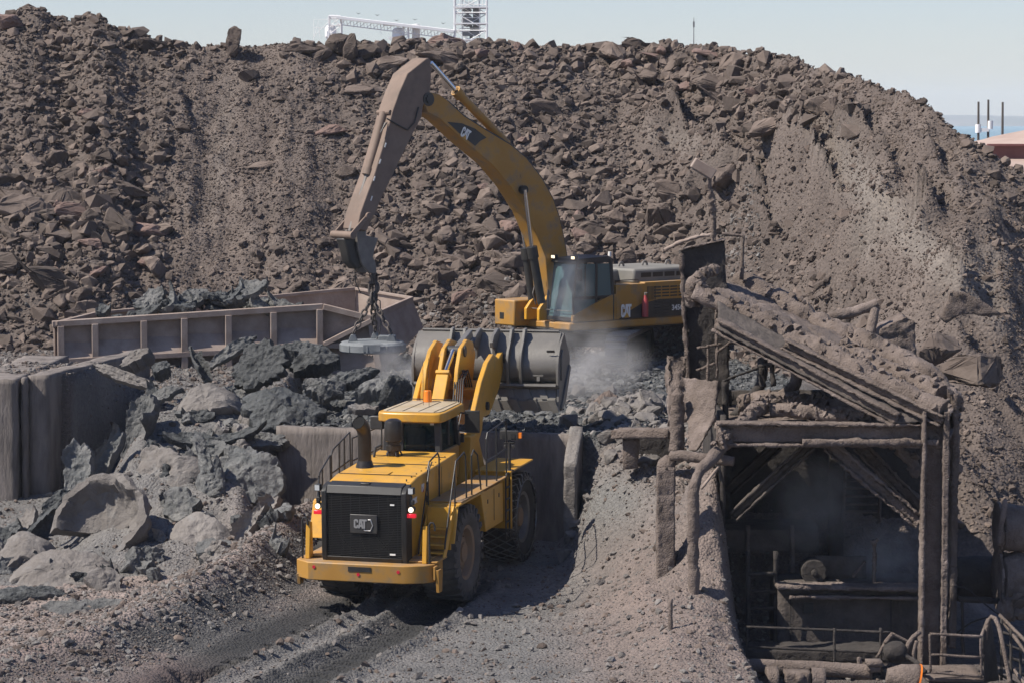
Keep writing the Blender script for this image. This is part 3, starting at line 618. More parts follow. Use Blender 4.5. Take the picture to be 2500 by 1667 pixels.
# ================================================================== slag plates and lumps
def slab(name, c, w, h, t, nrm, roll=0, bend=0.0, seed=1, m='slag', label=None, group=None, cat='slag plate', amp=1.0, rag=.5):
    if name == 'slag_plate' and w > 1: t *= .72; bend *= 1.4
    r = random.Random(seed); n = Vector(nrm).normalized(); xa = Vector((1, 0, 0)); xa = (xa - n * xa.dot(n)).normalized(); ya = n.cross(xa)
    cr, sr = math.cos(R(roll)), math.sin(R(roll)); X = xa * cr + ya * sr; Y = -xa * sr + ya * cr
    big = max(w, h); nr = 9 if big < 1 else 16; nt = 40 if big < 1 else 76
    th = np.linspace(0, 2 * math.pi, nt, endpoint=False); cs, sn = np.cos(th), np.sin(th)
    nk = r.randint(6, 9); ka = sorted((j + r.uniform(-.32, .32)) * 2 * math.pi / nk for j in range(nk)); kr = [r.uniform(.8, 1.22) for _ in ka]; out = np.zeros(nt)
    kx = [q * math.cos(a_) for q, a_ in zip(kr, ka)]; ky = [q * math.sin(a_) for q, a_ in zip(kr, ka)]
    for i_, t_ in enumerate(th):                                               # broken, straight-edged outline
        best = 9
        for j in range(nk):
            x1, y1, x2, y2 = kx[j], ky[j], kx[(j + 1) % nk], ky[(j + 1) % nk]; ex, ey = x2 - x1, y2 - y1; dn = cs[i_] * ey - sn[i_] * ex
            if abs(dn) > 1e-6:
                q = (x1 * ey - y1 * ex) / dn; f_ = ((q * cs[i_] - x1) * ex + (q * sn[i_] - y1) * ey) / (ex * ex + ey * ey)
                if q > 0 and -.001 <= f_ <= 1.001: best = min(best, q)
        out[i_] = best if best < 9 else 1
    o = np.stack([cs * 3.3, sn * 3.3, 0 * th + seed * 3.1], 1); out = out * (1 + rag * fbm(o, 4, seed, .7) * .8)
    rr = np.concatenate([np.linspace(0.02, .97, nr), [1.0, 1.0], [.97], np.linspace(.92, .02, nr)[0:]])
    side = np.concatenate([np.ones(nr), [.9, -.9], [-1], -np.ones(nr)])
    fac = []
    for sd_ in (0, 1):
        L_f = []
        for _ in range(7 if t > .4 else 5):
            a_ = r.uniform(0, 6.283); sl_ = r.uniform(.45, 1.1) if t > .4 else r.uniform(.0, .28); L_f.append((math.cos(a_) * sl_, math.sin(a_) * sl_, r.uniform(.95, 1.5)))
        fac.append(L_f)
    rings = []
    for q, s_ in zip(rr, side):
        u = cs * q * out * w / 2; v = sn * q * out * h / 2
        fz = np.min([c0 - ax * u * 2 / w - ay * v * 2 / h for ax, ay, c0 in fac[0 if s_ > 0 else 1]] + [0 * u + 1.25], 0); zz = s_ * t / 2 * np.maximum(fz, .12) + 1.7 * bend * (q * out) ** 2 * np.where(np.abs(cs) > 0, 1, 1) * (u * 2 / w) ** 2
        rings.append(np.stack([u, v, zz], 1))
    G = np.array(rings); sh = G.shape; P = G.reshape(-1, 3)
    d = np.stack([fbm(P * 2.2 / max(big, .6) * 1.6 + seed * 7 + 50 * k, 5, seed + k, .62) for k in range(3)], 1)
    P = P + d * np.array([.45, .45, 1.0]) * (min(t, .3) * .2 * amp + .03) 
    rf_ = 1 - 2 * np.abs(fbm(P * 2.6 + seed, 4, seed + 9, .62)); P[:, 2] += np.sign(P[:, 2]) * (rf_ - .5) * (.055 if t < .4 else .10) * amp
    P[:, 2] += fbm(P * 9 + seed, 3, seed + 19, .7) * .045 * amp
    mt = np.array([[X.x, Y.x, n.x], [X.y, Y.y, n.y], [X.z, Y.z, n.z]]); P = P @ mt.T
    mb = MB(); mb.grid(P.reshape(sh), True, True); L_ = len(mb.v); k0 = 0
    mb.f.append(tuple(range(nt))[::-1]); mb.f.append(tuple(range(L_ - nt, L_))); mb.sm += [True, True]
    o_ = mb.build(name, M[m], loc=tuple(c), angle=38)
    return tag(o_, label, cat, group)
def bayY(py): return 57.6 + (1424 - py) / 46
sl = [  # name px py dY w h t normal roll bend mat label
    ('slag_plate', 175, 1398, 0, 2.9, 1.7, .34, (.05, -.55, .8), -4, -.25, 'slagp', 'broad flat dusty slag plate lying lowest in front of the bowl shape'),
    ('slag_plate', 40, 1345, .6, 1.5, 1.5, .3, (-.5, -.4, .8), 10, -.3, 'slagp', 'smooth rounded slag plate at the left edge, left of the bowl shape'),
    ('slag_plate', 105, 1285, .5, .55, 1.35, .25, (.6, -.5, .3), -40, .2, 'slagd', 'dark curved slag shard propped against the left rim of the bowl shape'),
    ('slag_plate', 395, 1165, .2, 1.9, 2.0, .7, (-.35, -.75, .5), 18, -.1, 'slagp', 'largest pinkish dusty slag block, square, standing in the middle of the pile'),
    ('slag_plate', 522, 1180, -.5, .75, 1.9, .35, (.1, -.9, .35), 12, -.15, 'slag', 'upright grey slag plate leaning on the right side of the largest block'),
    ('slag_lump', 618, 1170, .1, 1.35, 1.7, .95, (-.2, -.8, .5), 0, 0, 'slag', 'lumpy grey slag block against the left end of the retaining wall'),
    ('slag_plate', 478, 1312, -.2, 1.9, 1.3, .28, (-.05, -.6, .75), -22, -.2, 'slagp', 'pale sloping slag plate between the bowl shape and the gravel windrow'),
    ('slag_plate', 510, 1412, 0, 1.0, .5, .3, (.1, -.75, .6), 15, 0, 'slagd', 'dark slag piece under the pale sloping plate'),
    ('slag_plate', 612, 1298, -.6, .38, 1.35, .22, (-.55, -.7, .25), -38, .1, 'slagp', 'thin pale slag plate standing on edge beside the windrow'),
    ('slag_plate', 655, 1245, -.2, .4, .7, .18, (-.3, -.8, .4), -50, .1, 'slagp', 'small pale shard at the foot of the retaining wall left end'),
    ('slag_plate', 350, 1035, 0, .85, 1.75, .28, (-.35, -.8, .35), -18, .15, 'slag', 'tall greenish-grey slag plate standing high above the dark hollow'),
    ('slag_plate', 198, 1150, .2, .8, 1.5, .28, (-.2, -.85, .4), -8, .1, 'slag', 'upright pale grey slag plate next to the shadowed side wall'),
    ('slag_plate', 272, 1115, 0, .42, 1.7, .22, (-.3, -.8, .35), -24, .15, 'slag', 'narrow upright slag plate right behind the one by the side wall'),
    ('slag_plate', 495, 985, -.1, 2.0, 1.2, .34, (-.2, -.65, .65), 20, -.35, 'slagp', 'dished slag crust with a pinkish face near the top of the pile'),
    ('slag_plate', 400, 965, .3, 1.3, .45, .2, (-.2, -.55, .7), 25, -.1, 'slag', 'smooth pale tongue of slag left of the dished crust'),
    ('slag_plate', 510, 1078, -.3, 2.3, .5, .25, (0, -.45, .8), 4, .1, 'slagd', 'long dark horizontal slag ledge above the largest block'),
    ('slag_lump', 690, 1015, -.1, 2.1, 1.5, .9, (.05, -.6, .7), 0, 0, 'slagd', 'wide dark crumbly slag mound left of the retaining wall top'),
    ('slag_plate', 640, 895, 0, 1.45, 1.35, .4, (-.25, -.8, .45), 25, 0, 'slagd', 'big dark rough slag plate standing in front of the skip'),
    ('slag_plate', 556, 862, .3, 1.75, .36, .24, (.1, -.8, .5), 38, 0, 'slag', 'straight pale slag bar leaning up to the right against the skip'),
    ('slag_plate', 487, 895, .1, .3, 1.0, .16, (.3, -.85, .2), 26, .2, 'slag', 'curved upright shard left of the leaning bar'),
    ('slag_plate', 306, 922, .6, 2.1, .34, .3, (-.1, -.8, .5), -24, 0, 'slagp', 'whitish strip of crust sloping down from the side wall top'),
    ('slag_lump', 395, 905, .8, .45, .35, .35, (0, -.6, .7), 0, 0, 'slagd', 'small dark hollow lump in front of the skip ribs'),
    ('slag_lump', 338, 880, 1.0, .9, .5, .35, (-.3, -.6, .7), 30, 0, 'slagp', 'brown square fragment lying before the skip lower rail'),
    ('slag_lump', 770, 890, 1.0, 1.5, .8, .6, (0, -.6, .7), 10, 0, 'slagd', 'dark slag lump just left of the hanging magnet'),
    ('slag_lump', 735, 862, 1.4, 1.3, .5, .4, (0, -.5, .8), -4, 0, 'slagd', 'flat dark slag lump under the skip lower rail'),
    ('slag_lump', 860, 925, .4, 1.3, .5, .5, (-.1, -.6, .7), 12, 0, 'slagd', 'dark grey slag lump below the hanging magnet'),
    ('slag_lump', 790, 950, .3, 1.0, .6, .6, (0, -.6, .7), 0, 0, 'slag', 'rounded grey slag lump right of the dark crumbly mound'),
    ('slag_lump', 930, 948, -.3, 1.6, .6, .5, (0, -.5, .8), 10, 0, 'slag', 'grey slag heap left of the raised bucket'),
    ('slag_plate', 885, 998, -.4, .95, .26, .16, (0, -.5, .8), -2, 0, 'slagp', 'small flat pale plank of slag behind the cab roof'),
    ('slag_plate', 975, 950, -1.0, 1.0, .8, .7, (.3, -.6, .6), 0, 0, 'slagd', 'dark rounded slag lump at the lower left corner of the bucket'),
    ('slag_lump', 352, 1375, -.1, 1.0, .8, .4, (.5, -.6, .5), 15, 0, 'slag', 'grey rounded slag block in shade right of the broad flat plate'),
    ('slag_plate', 262, 1420, -.5, .9, .8, .14, (.2, -.75, .6), -50, 0, 'slagp', 'torn thin edge of crust in front of the broad flat plate'),
    ('slag_lump', 60, 1462, -.6, 1.9, .5, .5, (0, -.5, .8), 4, 0, 'slagd', 'dark low slag mound at the left edge under the broad flat plate'),
    ('slag_lump', 205, 1500, -.9, 1.7, .7, .35, (0, -.5, .9), -4, 0, 'slag', 'bluish ash mound before the broad flat plate'),
    ('slag_plate', 640, 1075, -.1, 1.3, .5, .3, (0, -.7, .6), -8, 0, 'slag', 'grey slag ledge just above the retaining wall left end'),
    ('slag_plate', 570, 1130, -.2, 1.3, .5, .3, (-.1, -.7, .6), 20, 0, 'slag', 'grey crust ledge between the largest block and the lumpy block'),
    ('slag_plate', 330, 1300, .2, .9, .35, .25, (.1, -.6, .7), 25, 0, 'slag', 'broken rim piece between the bowl shape and the pale sloping plate'),
    ('slag_plate', 150, 1225, .5, 1.1, .5, .25, (.2, -.7, .5), 40, 0, 'slagd', 'dark slag plate leaning above the bowl shape rim'),
    ('slag_plate', 440, 1240, -.5, .9, .7, .3, (-.1, -.7, .6), -30, 0, 'slag', 'slag piece fallen below the largest block'),
]
for i, (nm, px, py, dY, w, h, t, nr, ro, be, mt, lab) in enumerate(sl):
    c = at(px, py, bayY(py) + dY); slab(nm, c, w, h, t, nr, ro, be, 20 + i * 3, mt, lab, cat='slag plate' if nm == 'slag_plate' else 'slag lump')
# the bowl-shaped skull of slag
bo = MB(); prof = [(.05, -.42), (.5, -.36), (.82, -.12), (.93, .16), (1.0, .3), (1.12, .3), (1.2, .1), (1.12, -.2), (.8, -.55), (.3, -.72), (.05, -.75)]
pc_ = prof + [prof[0]]; bo.lathe(pc_, (0, 0, 0), 'y', 72, R(-88), R(196)); nb_ = len(prof); bo.f += [tuple(range(nb_)), tuple(72 * (nb_ + 1) + j for j in range(nb_))]; bo.sm += [False, False]; bo.v = [(a_, -b_, c_) for a_, b_, c_ in bo.v]
P = np.array(bo.v); P += np.stack([fbm(P * 2.0 + 9 * k, 4, 60 + k, .6) for k in range(3)], 1) * np.array([.2, .12, .2]) + (fbm(P * 6, 3, 71) * .05)[:, None]; bo.v = [tuple(p) for p in P]
bw = bo.build('slag_bowl', M['slagp'], loc=at(250, 1275, 60.2), rot=(R(-32), 0, R(-24))); bw.scale = (1.02, .85, 1.02); tag(bw, 'large bowl-shaped slag skull lying open towards the camera', 'slag bowl')
# fill of smaller broken slag
for i in range(120):
    px = RS.uniform(-20, 700); py = RS.uniform(930, 1440); Y = bayY(py) + .5
    if px < 330 and py < 1120: continue
    if 120 < px < 390 and 1180 < py < 1400: continue
    x_, = [at(px, py, Y).x]; z_, _ = terrain(np.array([x_]), np.array([Y])); s_ = RS.uniform(.3, .85)
    slab('slag_fragment', (x_, Y, z_[0] + .08), s_, s_ * RS.uniform(.5, .9), RS.uniform(.12, .3), (RS.uniform(-.7, .5), RS.uniform(-1, .2), RS.uniform(.2, 1)), RS.uniform(-90, 90), RS.uniform(-.15, .15), 900 + i, ('slagd', 'slag', 'slag', 'slagp')[i % 4], 'broken fragment of slag crust lying among the big plates of the scrap pile', 'slag fragments in the scrap bay', 'slag fragment')
for i in range(60):
    px = RS.uniform(440, 1000); py = RS.uniform(850, 990); Y = bayY(py) + .4
    if px < 560 and py < 890: continue
    x_ = at(px, py, Y).x; z_, _ = terrain(np.array([x_]), np.array([Y])); s_ = RS.uniform(.25, .8)
    slab('slag_fragment', (x_, Y, z_[0] + .12), s_, s_ * RS.uniform(.5, .9), RS.uniform(.15, .35), (RS.uniform(-.6, .5), RS.uniform(-1, .2), RS.uniform(.3, 1)), RS.uniform(-90, 90), 0, 1100 + i, ('slagd', 'slagd', 'slag')[i % 3], 'dark broken piece of slag on the terrace below the skip', 'dark slag pieces before the skip', 'slag fragment')
for i in range(46):
    t = RS.uniform(.26, .92); base = A.lerp(B, t) - no * RS.uniform(.4, 2.0); s_ = RS.uniform(.5, 1.1); hump = math.sin(min(1, max(0, (t - .22) / .7)) * math.pi) * .55
    slab('slag_fragment', base + Vector((0, 0, -.25 + hump * RS.uniform(.5, 1.15))), s_, s_ * RS.uniform(.35, .7), RS.uniform(.1, .22), (RS.uniform(-.6, .5), RS.uniform(-.9, .1), RS.uniform(.4, 1)), RS.uniform(-40, 40), RS.uniform(-.1, .15), 1300 + i, ('slagd', 'slagd', 'slag')[i % 3], 'dark slag plate heaped inside the long steel skip', 'slag plates loaded in the skip', 'slag fragment')
for px, py, s_, nr, ro, lab in ((372, 735, 1.0, (-.2, -.8, .5), 20, 'large flat grey plate at the left end of the skip load'), (625, 705, 1.1, (-.3, -.4, .8), -25, 'pale curved plate on top of the skip load'), (252, 762, .5, (0, -.5, .8), 0, 'small dark lump in the empty left end of the skip')):
    slab('slag_plate', at(px, py, 79.6), s_, s_ * .75, .2, nr, ro, .1, 1400 + px, 'slag' if s_ > .6 else 'slagd', lab)
# ================================================================== lettering
GLY = {  # heavy block letters in a 1-high box
 'C': ([(.62, .68), (.62, .82), (.5, 1), (.18, 1), (.0, .82), (.0, .18), (.18, 0), (.5, 0), (.62, .18), (.62, .36), (.4, .36), (.4, .2), (.24, .2), (.24, .8), (.4, .8), (.4, .68)],),
 'A': ([(.0, 0), (.22, 1), (.52, 1), (.62, .52), (.46, .40), (.37, .78), (.26, .30), (.24, .0)],),
 'T': ([(.18, 0), (.42, 0), (.42, .8), (.62, .8), (.62, 1), (0, 1), (0, .8), (.18, .8)],)}
def cat_logo(parent, name, o, X, Z, h, t, m, tri=None, xs=.58):
    """block word with the wedge below the middle letter; o = lower left, X/Z = unit axes"""
    o, X, Z = Vector(o), Vector(X).normalized(), Vector(Z).normalized(); n = X.cross(Z)
    def put(mb, poly, dx, dz=0, tt=t):
        k = len(poly); vs = [o + X * (dx + u) * h * xs + Z * (v + dz) * h for u, v in poly]; vs2 = [p + n * tt for p in vs]
        mb.add(vs + vs2, [tuple(range(k)), tuple(range(2 * k - 1, k - 1, -1))] + [((i + 1) % k, i, k + i, k + (i + 1) % k) for i in range(k)])
    mb = MB(); put(mb, [(0, .15), (.0, .85), (.16, 1), (.48, 1), (.62, .86), (.62, .64), (.40, .64), (.40, .80), (.23, .80), (.23, .2), (.40, .2), (.40, .36), (.62, .36), (.62, .14), (.48, 0), (.16, 0)], 0)
    put(mb, [(0, 0), (.22, 1), (.40, 1), (.40, .70), (.24, 0)], .60); put(mb, [(.40, .70), (.40, 1), (.56, 1), (.78, 0), (.54, 0)], .60); put(mb, [(.2, .18), (.58, .18), (.52, .40), (.26, .40)], .60, 0, t * .9)
    put(mb, [(.24, 0), (.48, 0), (.48, .80), (.70, .80), (.70, 1), (.02, 1), (.02, .80), (.24, .80)], 1.14)
    mb.build(name, m, parent, allsmooth=False)
    if tri is not None:
        mb = MB(); put(mb, [(-.05, -.03), (.85, -.03), (.40, .40)], .60, 0, t * 1.7); mb.build('wedge', tri, parent, allsmooth=False)
def text_part(parent, name, s, o, X, Z, h, t, m):
    cu = bpy.data.curves.new('txt', 'FONT'); cu.body = s; cu.size = h * 1.38; cu.offset = h * .028; cu.extrude = t
    ob = bpy.data.objects.new('txt', cu); COL.objects.link(ob); dg = bpy.context.evaluated_depsgraph_get(); me = bpy.data.meshes.new_from_object(ob.evaluated_get(dg)); bpy.data.objects.remove(ob)
    X, Z = Vector(X).normalized(), Vector(Z).normalized(); n = X.cross(Z); me.transform(Matrix(((X.x, Z.x, n.x, o[0]), (X.y, Z.y, n.y, o[1]), (X.z, Z.z, n.z, o[2]), (0, 0, 0, 1))))
    me.materials.clear(); me.materials.append(m); me.name = name; q = bpy.data.objects.new(name, me); COL.objects.link(q); q.parent = parent; return q
# ================================================================== wheel loader  (local: x forward, y left, z up; origin under the rear axle)
LH = R(90 - 15.6)
ld = empty('wheel_loader', (-2.42, 57.0, .02), 'big yellow wheel loader seen from behind, bucket raised over the retaining wall', 'wheel loader', LH)
ld.rotation_euler = (0, R(-1.4), LH)
def lb(mb, name, m, bevel=.015, **k): return mb.build(name, m, ld, bevel, **k)
def wheel(par, x, y, z, r, w, side, mt, chains=False, name='wheel'):
    g = MB(); hw = w / 2
    # tyre as the wheel mesh, rim, hub and tread as its pieces
    prof = [(r * .56, -hw * .82), (r * .66, -hw), (r * .86, -hw * 1.0), (r * .955, -hw * .9), (r * .975, -hw * .5), (r * .975, hw * .5), (r * .955, hw * .9), (r * .86, hw), (r * .66, hw), (r * .56, hw * .82)]
    g.lathe(prof, (x, y, z), 'y', 56)
    o = g.build('wheel', mt, par)
    tr_ = MB(); N_ = 26
    for k in range(N_):
        for s_ in (-1, 1):
            a_ = 2 * math.pi * (k + (.5 if s_ > 0 else 0)) / N_; ca, sa = math.cos(a_), math.sin(a_)
            c_ = Vector((x + ca * r * .975, y + s_ * hw * .52, z + sa * r * .975))
            tr_.box(c_, (r * .05, hw * .98, r * .125), rot=(0, -a_, 0)) if False else tr_.add([Vector((x, y, z)) + Vector(((r * rr) * math.cos(a_ + da), yy, (r * rr) * math.sin(a_ + da))) for rr in (.95, 1.0) for yy, da in ((s_ * hw * .04, -.045 + .04), (s_ * hw * .04, .045 + .04), (s_ * hw * 1.0, .05 - .04), (s_ * hw * 1.0, -.05 - .04))], [(0, 1, 2, 3), (7, 6, 5, 4), (0, 4, 5, 1), (1, 5, 6, 2), (2, 6, 7, 3), (3, 7, 4, 0)])
            # side lug
            tr_.add([Vector((x, y, z)) + Vector(((r * rr) * math.cos(a_ + da), s_ * hw * yy, (r * rr) * math.sin(a_ + da))) for yy in (.93, 1.05) for rr, da in ((.82, -.035), (.82, .035), (.985, .05), (.985, -.05))], [(0, 1, 2, 3), (7, 6, 5, 4), (0, 4, 5, 1), (1, 5, 6, 2), (2, 6, 7, 3), (3, 7, 4, 0)])
    tr_.build('tread', mt, o)
    rm_ = MB(); ys_ = -side
    rm_.lathe([(r * .57, ys_ * -hw * .86), (r * .50, ys_ * -hw * .80), (r * .46, ys_ * -hw * .45), (r * .30, ys_ * -hw * .34), (r * .27, ys_ * -hw * .62), (r * .10, ys_ * -hw * .66), (.01, ys_ * -hw * .66)], (x, y, z), 'y', 40)
    for k in range(16):
        a_ = 2 * math.pi * k / 16; c_ = Vector((x + math.cos(a_) * r * .40, y + side * hw * .40, z + math.sin(a_) * r * .40)); rm_.cyl(c_, c_ + Vector((0, side * .04, 0)), .022, n=6)
    rm_.build('rim', M['rim'] if not chains else M['steel'], o)
    hb = MB(); hb.cyl((x, y + side * hw * .3, z), (x, y + side * hw * .74, z), r * .24, r * .2, 20); hb.build('hub', M['rim'], o)
    if chains:
        ch = MB(); nC = 30; rows = 5
        def cp(a_, v): 
            if abs(v) <= 1: return Vector((x + math.cos(a_) * r * 1.02, y + v * hw * .92, z + math.sin(a_) * r * 1.02))
            e = abs(v) - 1; return Vector((x + math.cos(a_) * r * (1.0 - .16 * e), y + math.copysign(hw * 1.07, v), z + math.sin(a_) * r * (1.0 - .16 * e)))
        lv = [-2, -1, -.5, 0, .5, 1, 2]
        for k in range(nC):
            for j in range(len(lv) - 1):
                a0 = 2 * math.pi * (k + (.5 if j % 2 else 0)) / nC; a1 = a0 + math.pi / nC; a2 = a0 - math.pi / nC
                ch.tube([cp(a0, lv[j]), cp(a1, lv[j + 1])], .013, 5); ch.tube([cp(a0, lv[j]), cp(a2, lv[j + 1])], .013, 5)
            for v in (-2, 2):
                a0 = 2 * math.pi * k / nC; ch.tube([cp(a0, v), cp(a0 + 2 * math.pi / nC, v)], .014, 5)
        ch.build('tyre_chain', M['chain'], o)
    return o
WR = 1.04; HWD = 1.18; TW = .78
wheel(ld, 0, -HWD, WR, WR, TW, -1, M['tyred']); wheel(ld, 0, HWD, WR, WR, TW, 1, M['tyre'])
wheel(ld, 4.55, -HWD, WR, WR, TW, -1, M['tyre'], True); wheel(ld, 4.55, HWD, WR, WR, TW, 1, M['tyre'], True)
g = MB(); g.box((1.0, 0, 1.15), (5.6, 1.0, .7)); g.cyl((0, -1, WR), (0, 1, WR), .28); g.cyl((2.5, 0, .75), (2.5, 0, 2.0), .3); g.box((2.2, 0, 1.75), (1.4, .9, .5)); lb(g, 'rear_frame', M['dgrey'])
g = MB(); g.prism([(3.0, .75), (3.0, 1.7), (3.5, 2.3), (3.6, 3.0), (4.2, 3.0), (4.7, 2.2), (5.6, 1.6), (5.7, .75)], -.55, .55); g.cyl((4.55, -1, WR), (4.55, 1, WR), .28); g.box((4.2, 0, 1.3), (2.2, 1.3, .5)); lb(g, 'front_frame', M['yel'])
# hood
hp = [(-2.12, 1.12), (-2.12, 2.74), (-1.98, 2.80), (-1.50, 2.88), (1.35, 2.98), (1.35, 1.5), (-.6, 1.5), (-.9, 1.12)]
g = MB(); g.prism(hp, -.90, .90); hd = lb(g, 'engine_hood', M['yel'], .03)
g = MB()
for k in range(9): g.cyl((-1.88 + .34 * k, -.78, 2.815 + (.02 if k else 0) + .0105 * k * 1.0 + .03), (-1.88 + .34 * k, -.78, 2.86 + .0105 * k + .03), .015, n=6)
for xx in (-1.45, -.2, .7): g.box((xx, 0, 2.895 + (xx + 1.45) * .035), (.018, 1.7, .012))
g.box((-.9, -.903, 2.3), (.012, .006, 1.1)); g.box((.2, -.903, 2.3), (.012, .006, 1.1)); g.box((-.9, -.9035, 2.32), (.08, .01, .14)); g.build('panel_seam', M['dgrey'], hd)
g = MB(); g.box((-1.25, .0, 2.902), (.34, .44, .012)); g.build('hatch', M['yel'], hd, .004)
# radiator guard
gx = -2.28
g = MB(); g.prism([(gx - .02, 1.16), (gx - .1, 1.3), (gx - .1, 2.66), (gx + .0, 2.76), (-2.0, 2.81), (-2.0, 1.16)], -.93, -.82); g.prism([(gx - .02, 1.16), (gx - .1, 1.3), (gx - .1, 2.66), (gx + .0, 2.76), (-2.0, 2.81), (-2.0, 1.16)], .82, .93)
g.prism([(gx - .1, 2.62), (gx - .02, 2.785), (-2.0, 2.83), (-2.0, 2.6)], -.82, .82); g.prism([(gx - .02, 1.14), (gx - .1, 1.3), (-2.0, 1.3), (-2.0, 1.14)], -.82, .82); g.box((-2.16, .02, 2.81), (.14, .2, .05)); rg = lb(g, 'radiator_guard', M['black'])
g = MB(); zz = 1.33
while zz < 2.62: g.box((gx - .06, 0, zz), (.02, 1.64, .011)); zz += .036
for yy in np.linspace(-.72, .72, 8): g.box((gx - .045, yy, 1.96), (.012, .012, 1.32))
g.build('grille', M['black'], rg)
g = MB(); g.box((gx + .1, 0, 1.96), (.04, 1.7, 1.35)); g.build('radiator_core', mat('radiator_black', (.008, .008, .008), rough=.7), rg)
g = MB()
for k in range(3): g.beam((gx + .04, -.5 + .5 * k, 1.4), (gx + .04, -.2 + .35 * k, 1.75), .03, .02)
for k in range(24):
    a_ = math.pi * (1.05 + .9 * k / 24); b_ = math.pi * (1.05 + .9 * (k + 1) / 24); g.tube([(gx + .03, .62 * math.cos(a_), 1.98 + .6 * math.sin(a_)), (gx + .03, .62 * math.cos(b_), 1.98 + .6 * math.sin(b_))], .012, 5)
g.build('fan_shroud', M['dgrey'], rg)
g = MB(); g.box((gx - .095, .0, 2.0), (.03, .60, .40)); bd = g.build('badge_plate', M['dgrey'], rg, .015)
# letters face -x: text right direction is -y
cat_logo(bd, 'lettering', (gx - .113, .21, 1.91), (0, -1, 0), (0, 0, 1), .19, .008, M['silver'], None, .80)
hx_ = [(.0, -.05), (.0, .0)]
g = MB(); pts = [(gx - .116, -.10, 2.095), (gx - .116, -.155, 2.095), (gx - .116, -.205, 1.98), (gx - .116, -.15, 1.865), (gx - .116, -.03, 1.865), (gx - .116, -.01, 1.885)]; g.tube(pts, .013, 5); g.build('hexagon_mark', M['silver'], bd)
g = MB(); g.box((gx - .085, -.62, 2.42), (.01, .09, .03)); g.box((gx - .085, -.62, 1.38), (.01, .12, .035)); g.build('sticker', M['white'], rg)
cat_logo(hd, 'side_lettering', (-1.75 + .5, -.905, 2.52), (1, 0, 0), (0, 0, 1), .17, .006, M['white'], M['redp'])
text_part(hd, 'model_number', '988K', (-1.95, -.908, 2.36), (1, 0, 0), (0, 0, 1), .13, .004, M['white'])
g = MB(); g.box((-1.0, -.904, 1.6), (.16, .006, .07)); g.build('sticker', M['dgrey'], hd)
# counterweight bumper
g = MB(); g.prism([(-2.62, -.92), (-2.62, 1.15), (-2.35, 1.50), (-1.7, 1.50), (-1.7, -1.5), (-2.25, -1.5), (-2.45, -1.32)], .82, 1.20, 'z'); bu = lb(g, 'counterweight', M['yeld'], .02)
g = MB(); g.box((-2.625, .02, 1.09), (.02, .5, .1)); g.build('hitch_slot', M['black'], bu)
for yy, zz in ((1.02, 1.10), (.05, .98), (-.82, 1.07)):
    g = MB(); g.cyl((-2.62, yy, zz), (-2.635, yy, zz), .035, n=12); g.build('reflector', mat('red_reflector', (.6, .02, .05), rough=.3) if yy > 1 else bpy.data.materials['red_reflector'], bu)
g = MB(); g.prism([(-2.35, .62), (-2.15, .62), (-2.1, 1.1), (-2.4, 1.1)], -1.62, -1.55); g.prism([(-2.35, .66), (-2.15, .66), (-2.1, .9), (-2.4, .9)], 1.42, 1.49); g.box((-2.26, -1.53, 1.03), (.3, .04, .28)); g.build('tow_bracket', M['yeld'], bu, .008)
g = MB(); g.box((-2.24, -1.515, 1.02), (.22, .05, .2)); g.build('step_hole', M['black'], bu)
g = MB(); g.box((-1.0, 0, 1.24), (2.2, 2.7, .05)); g.box((-1.9, -1.2, 1.23), (.7, .7, .04)); lb(g, 'rear_platform', M['yeld'])
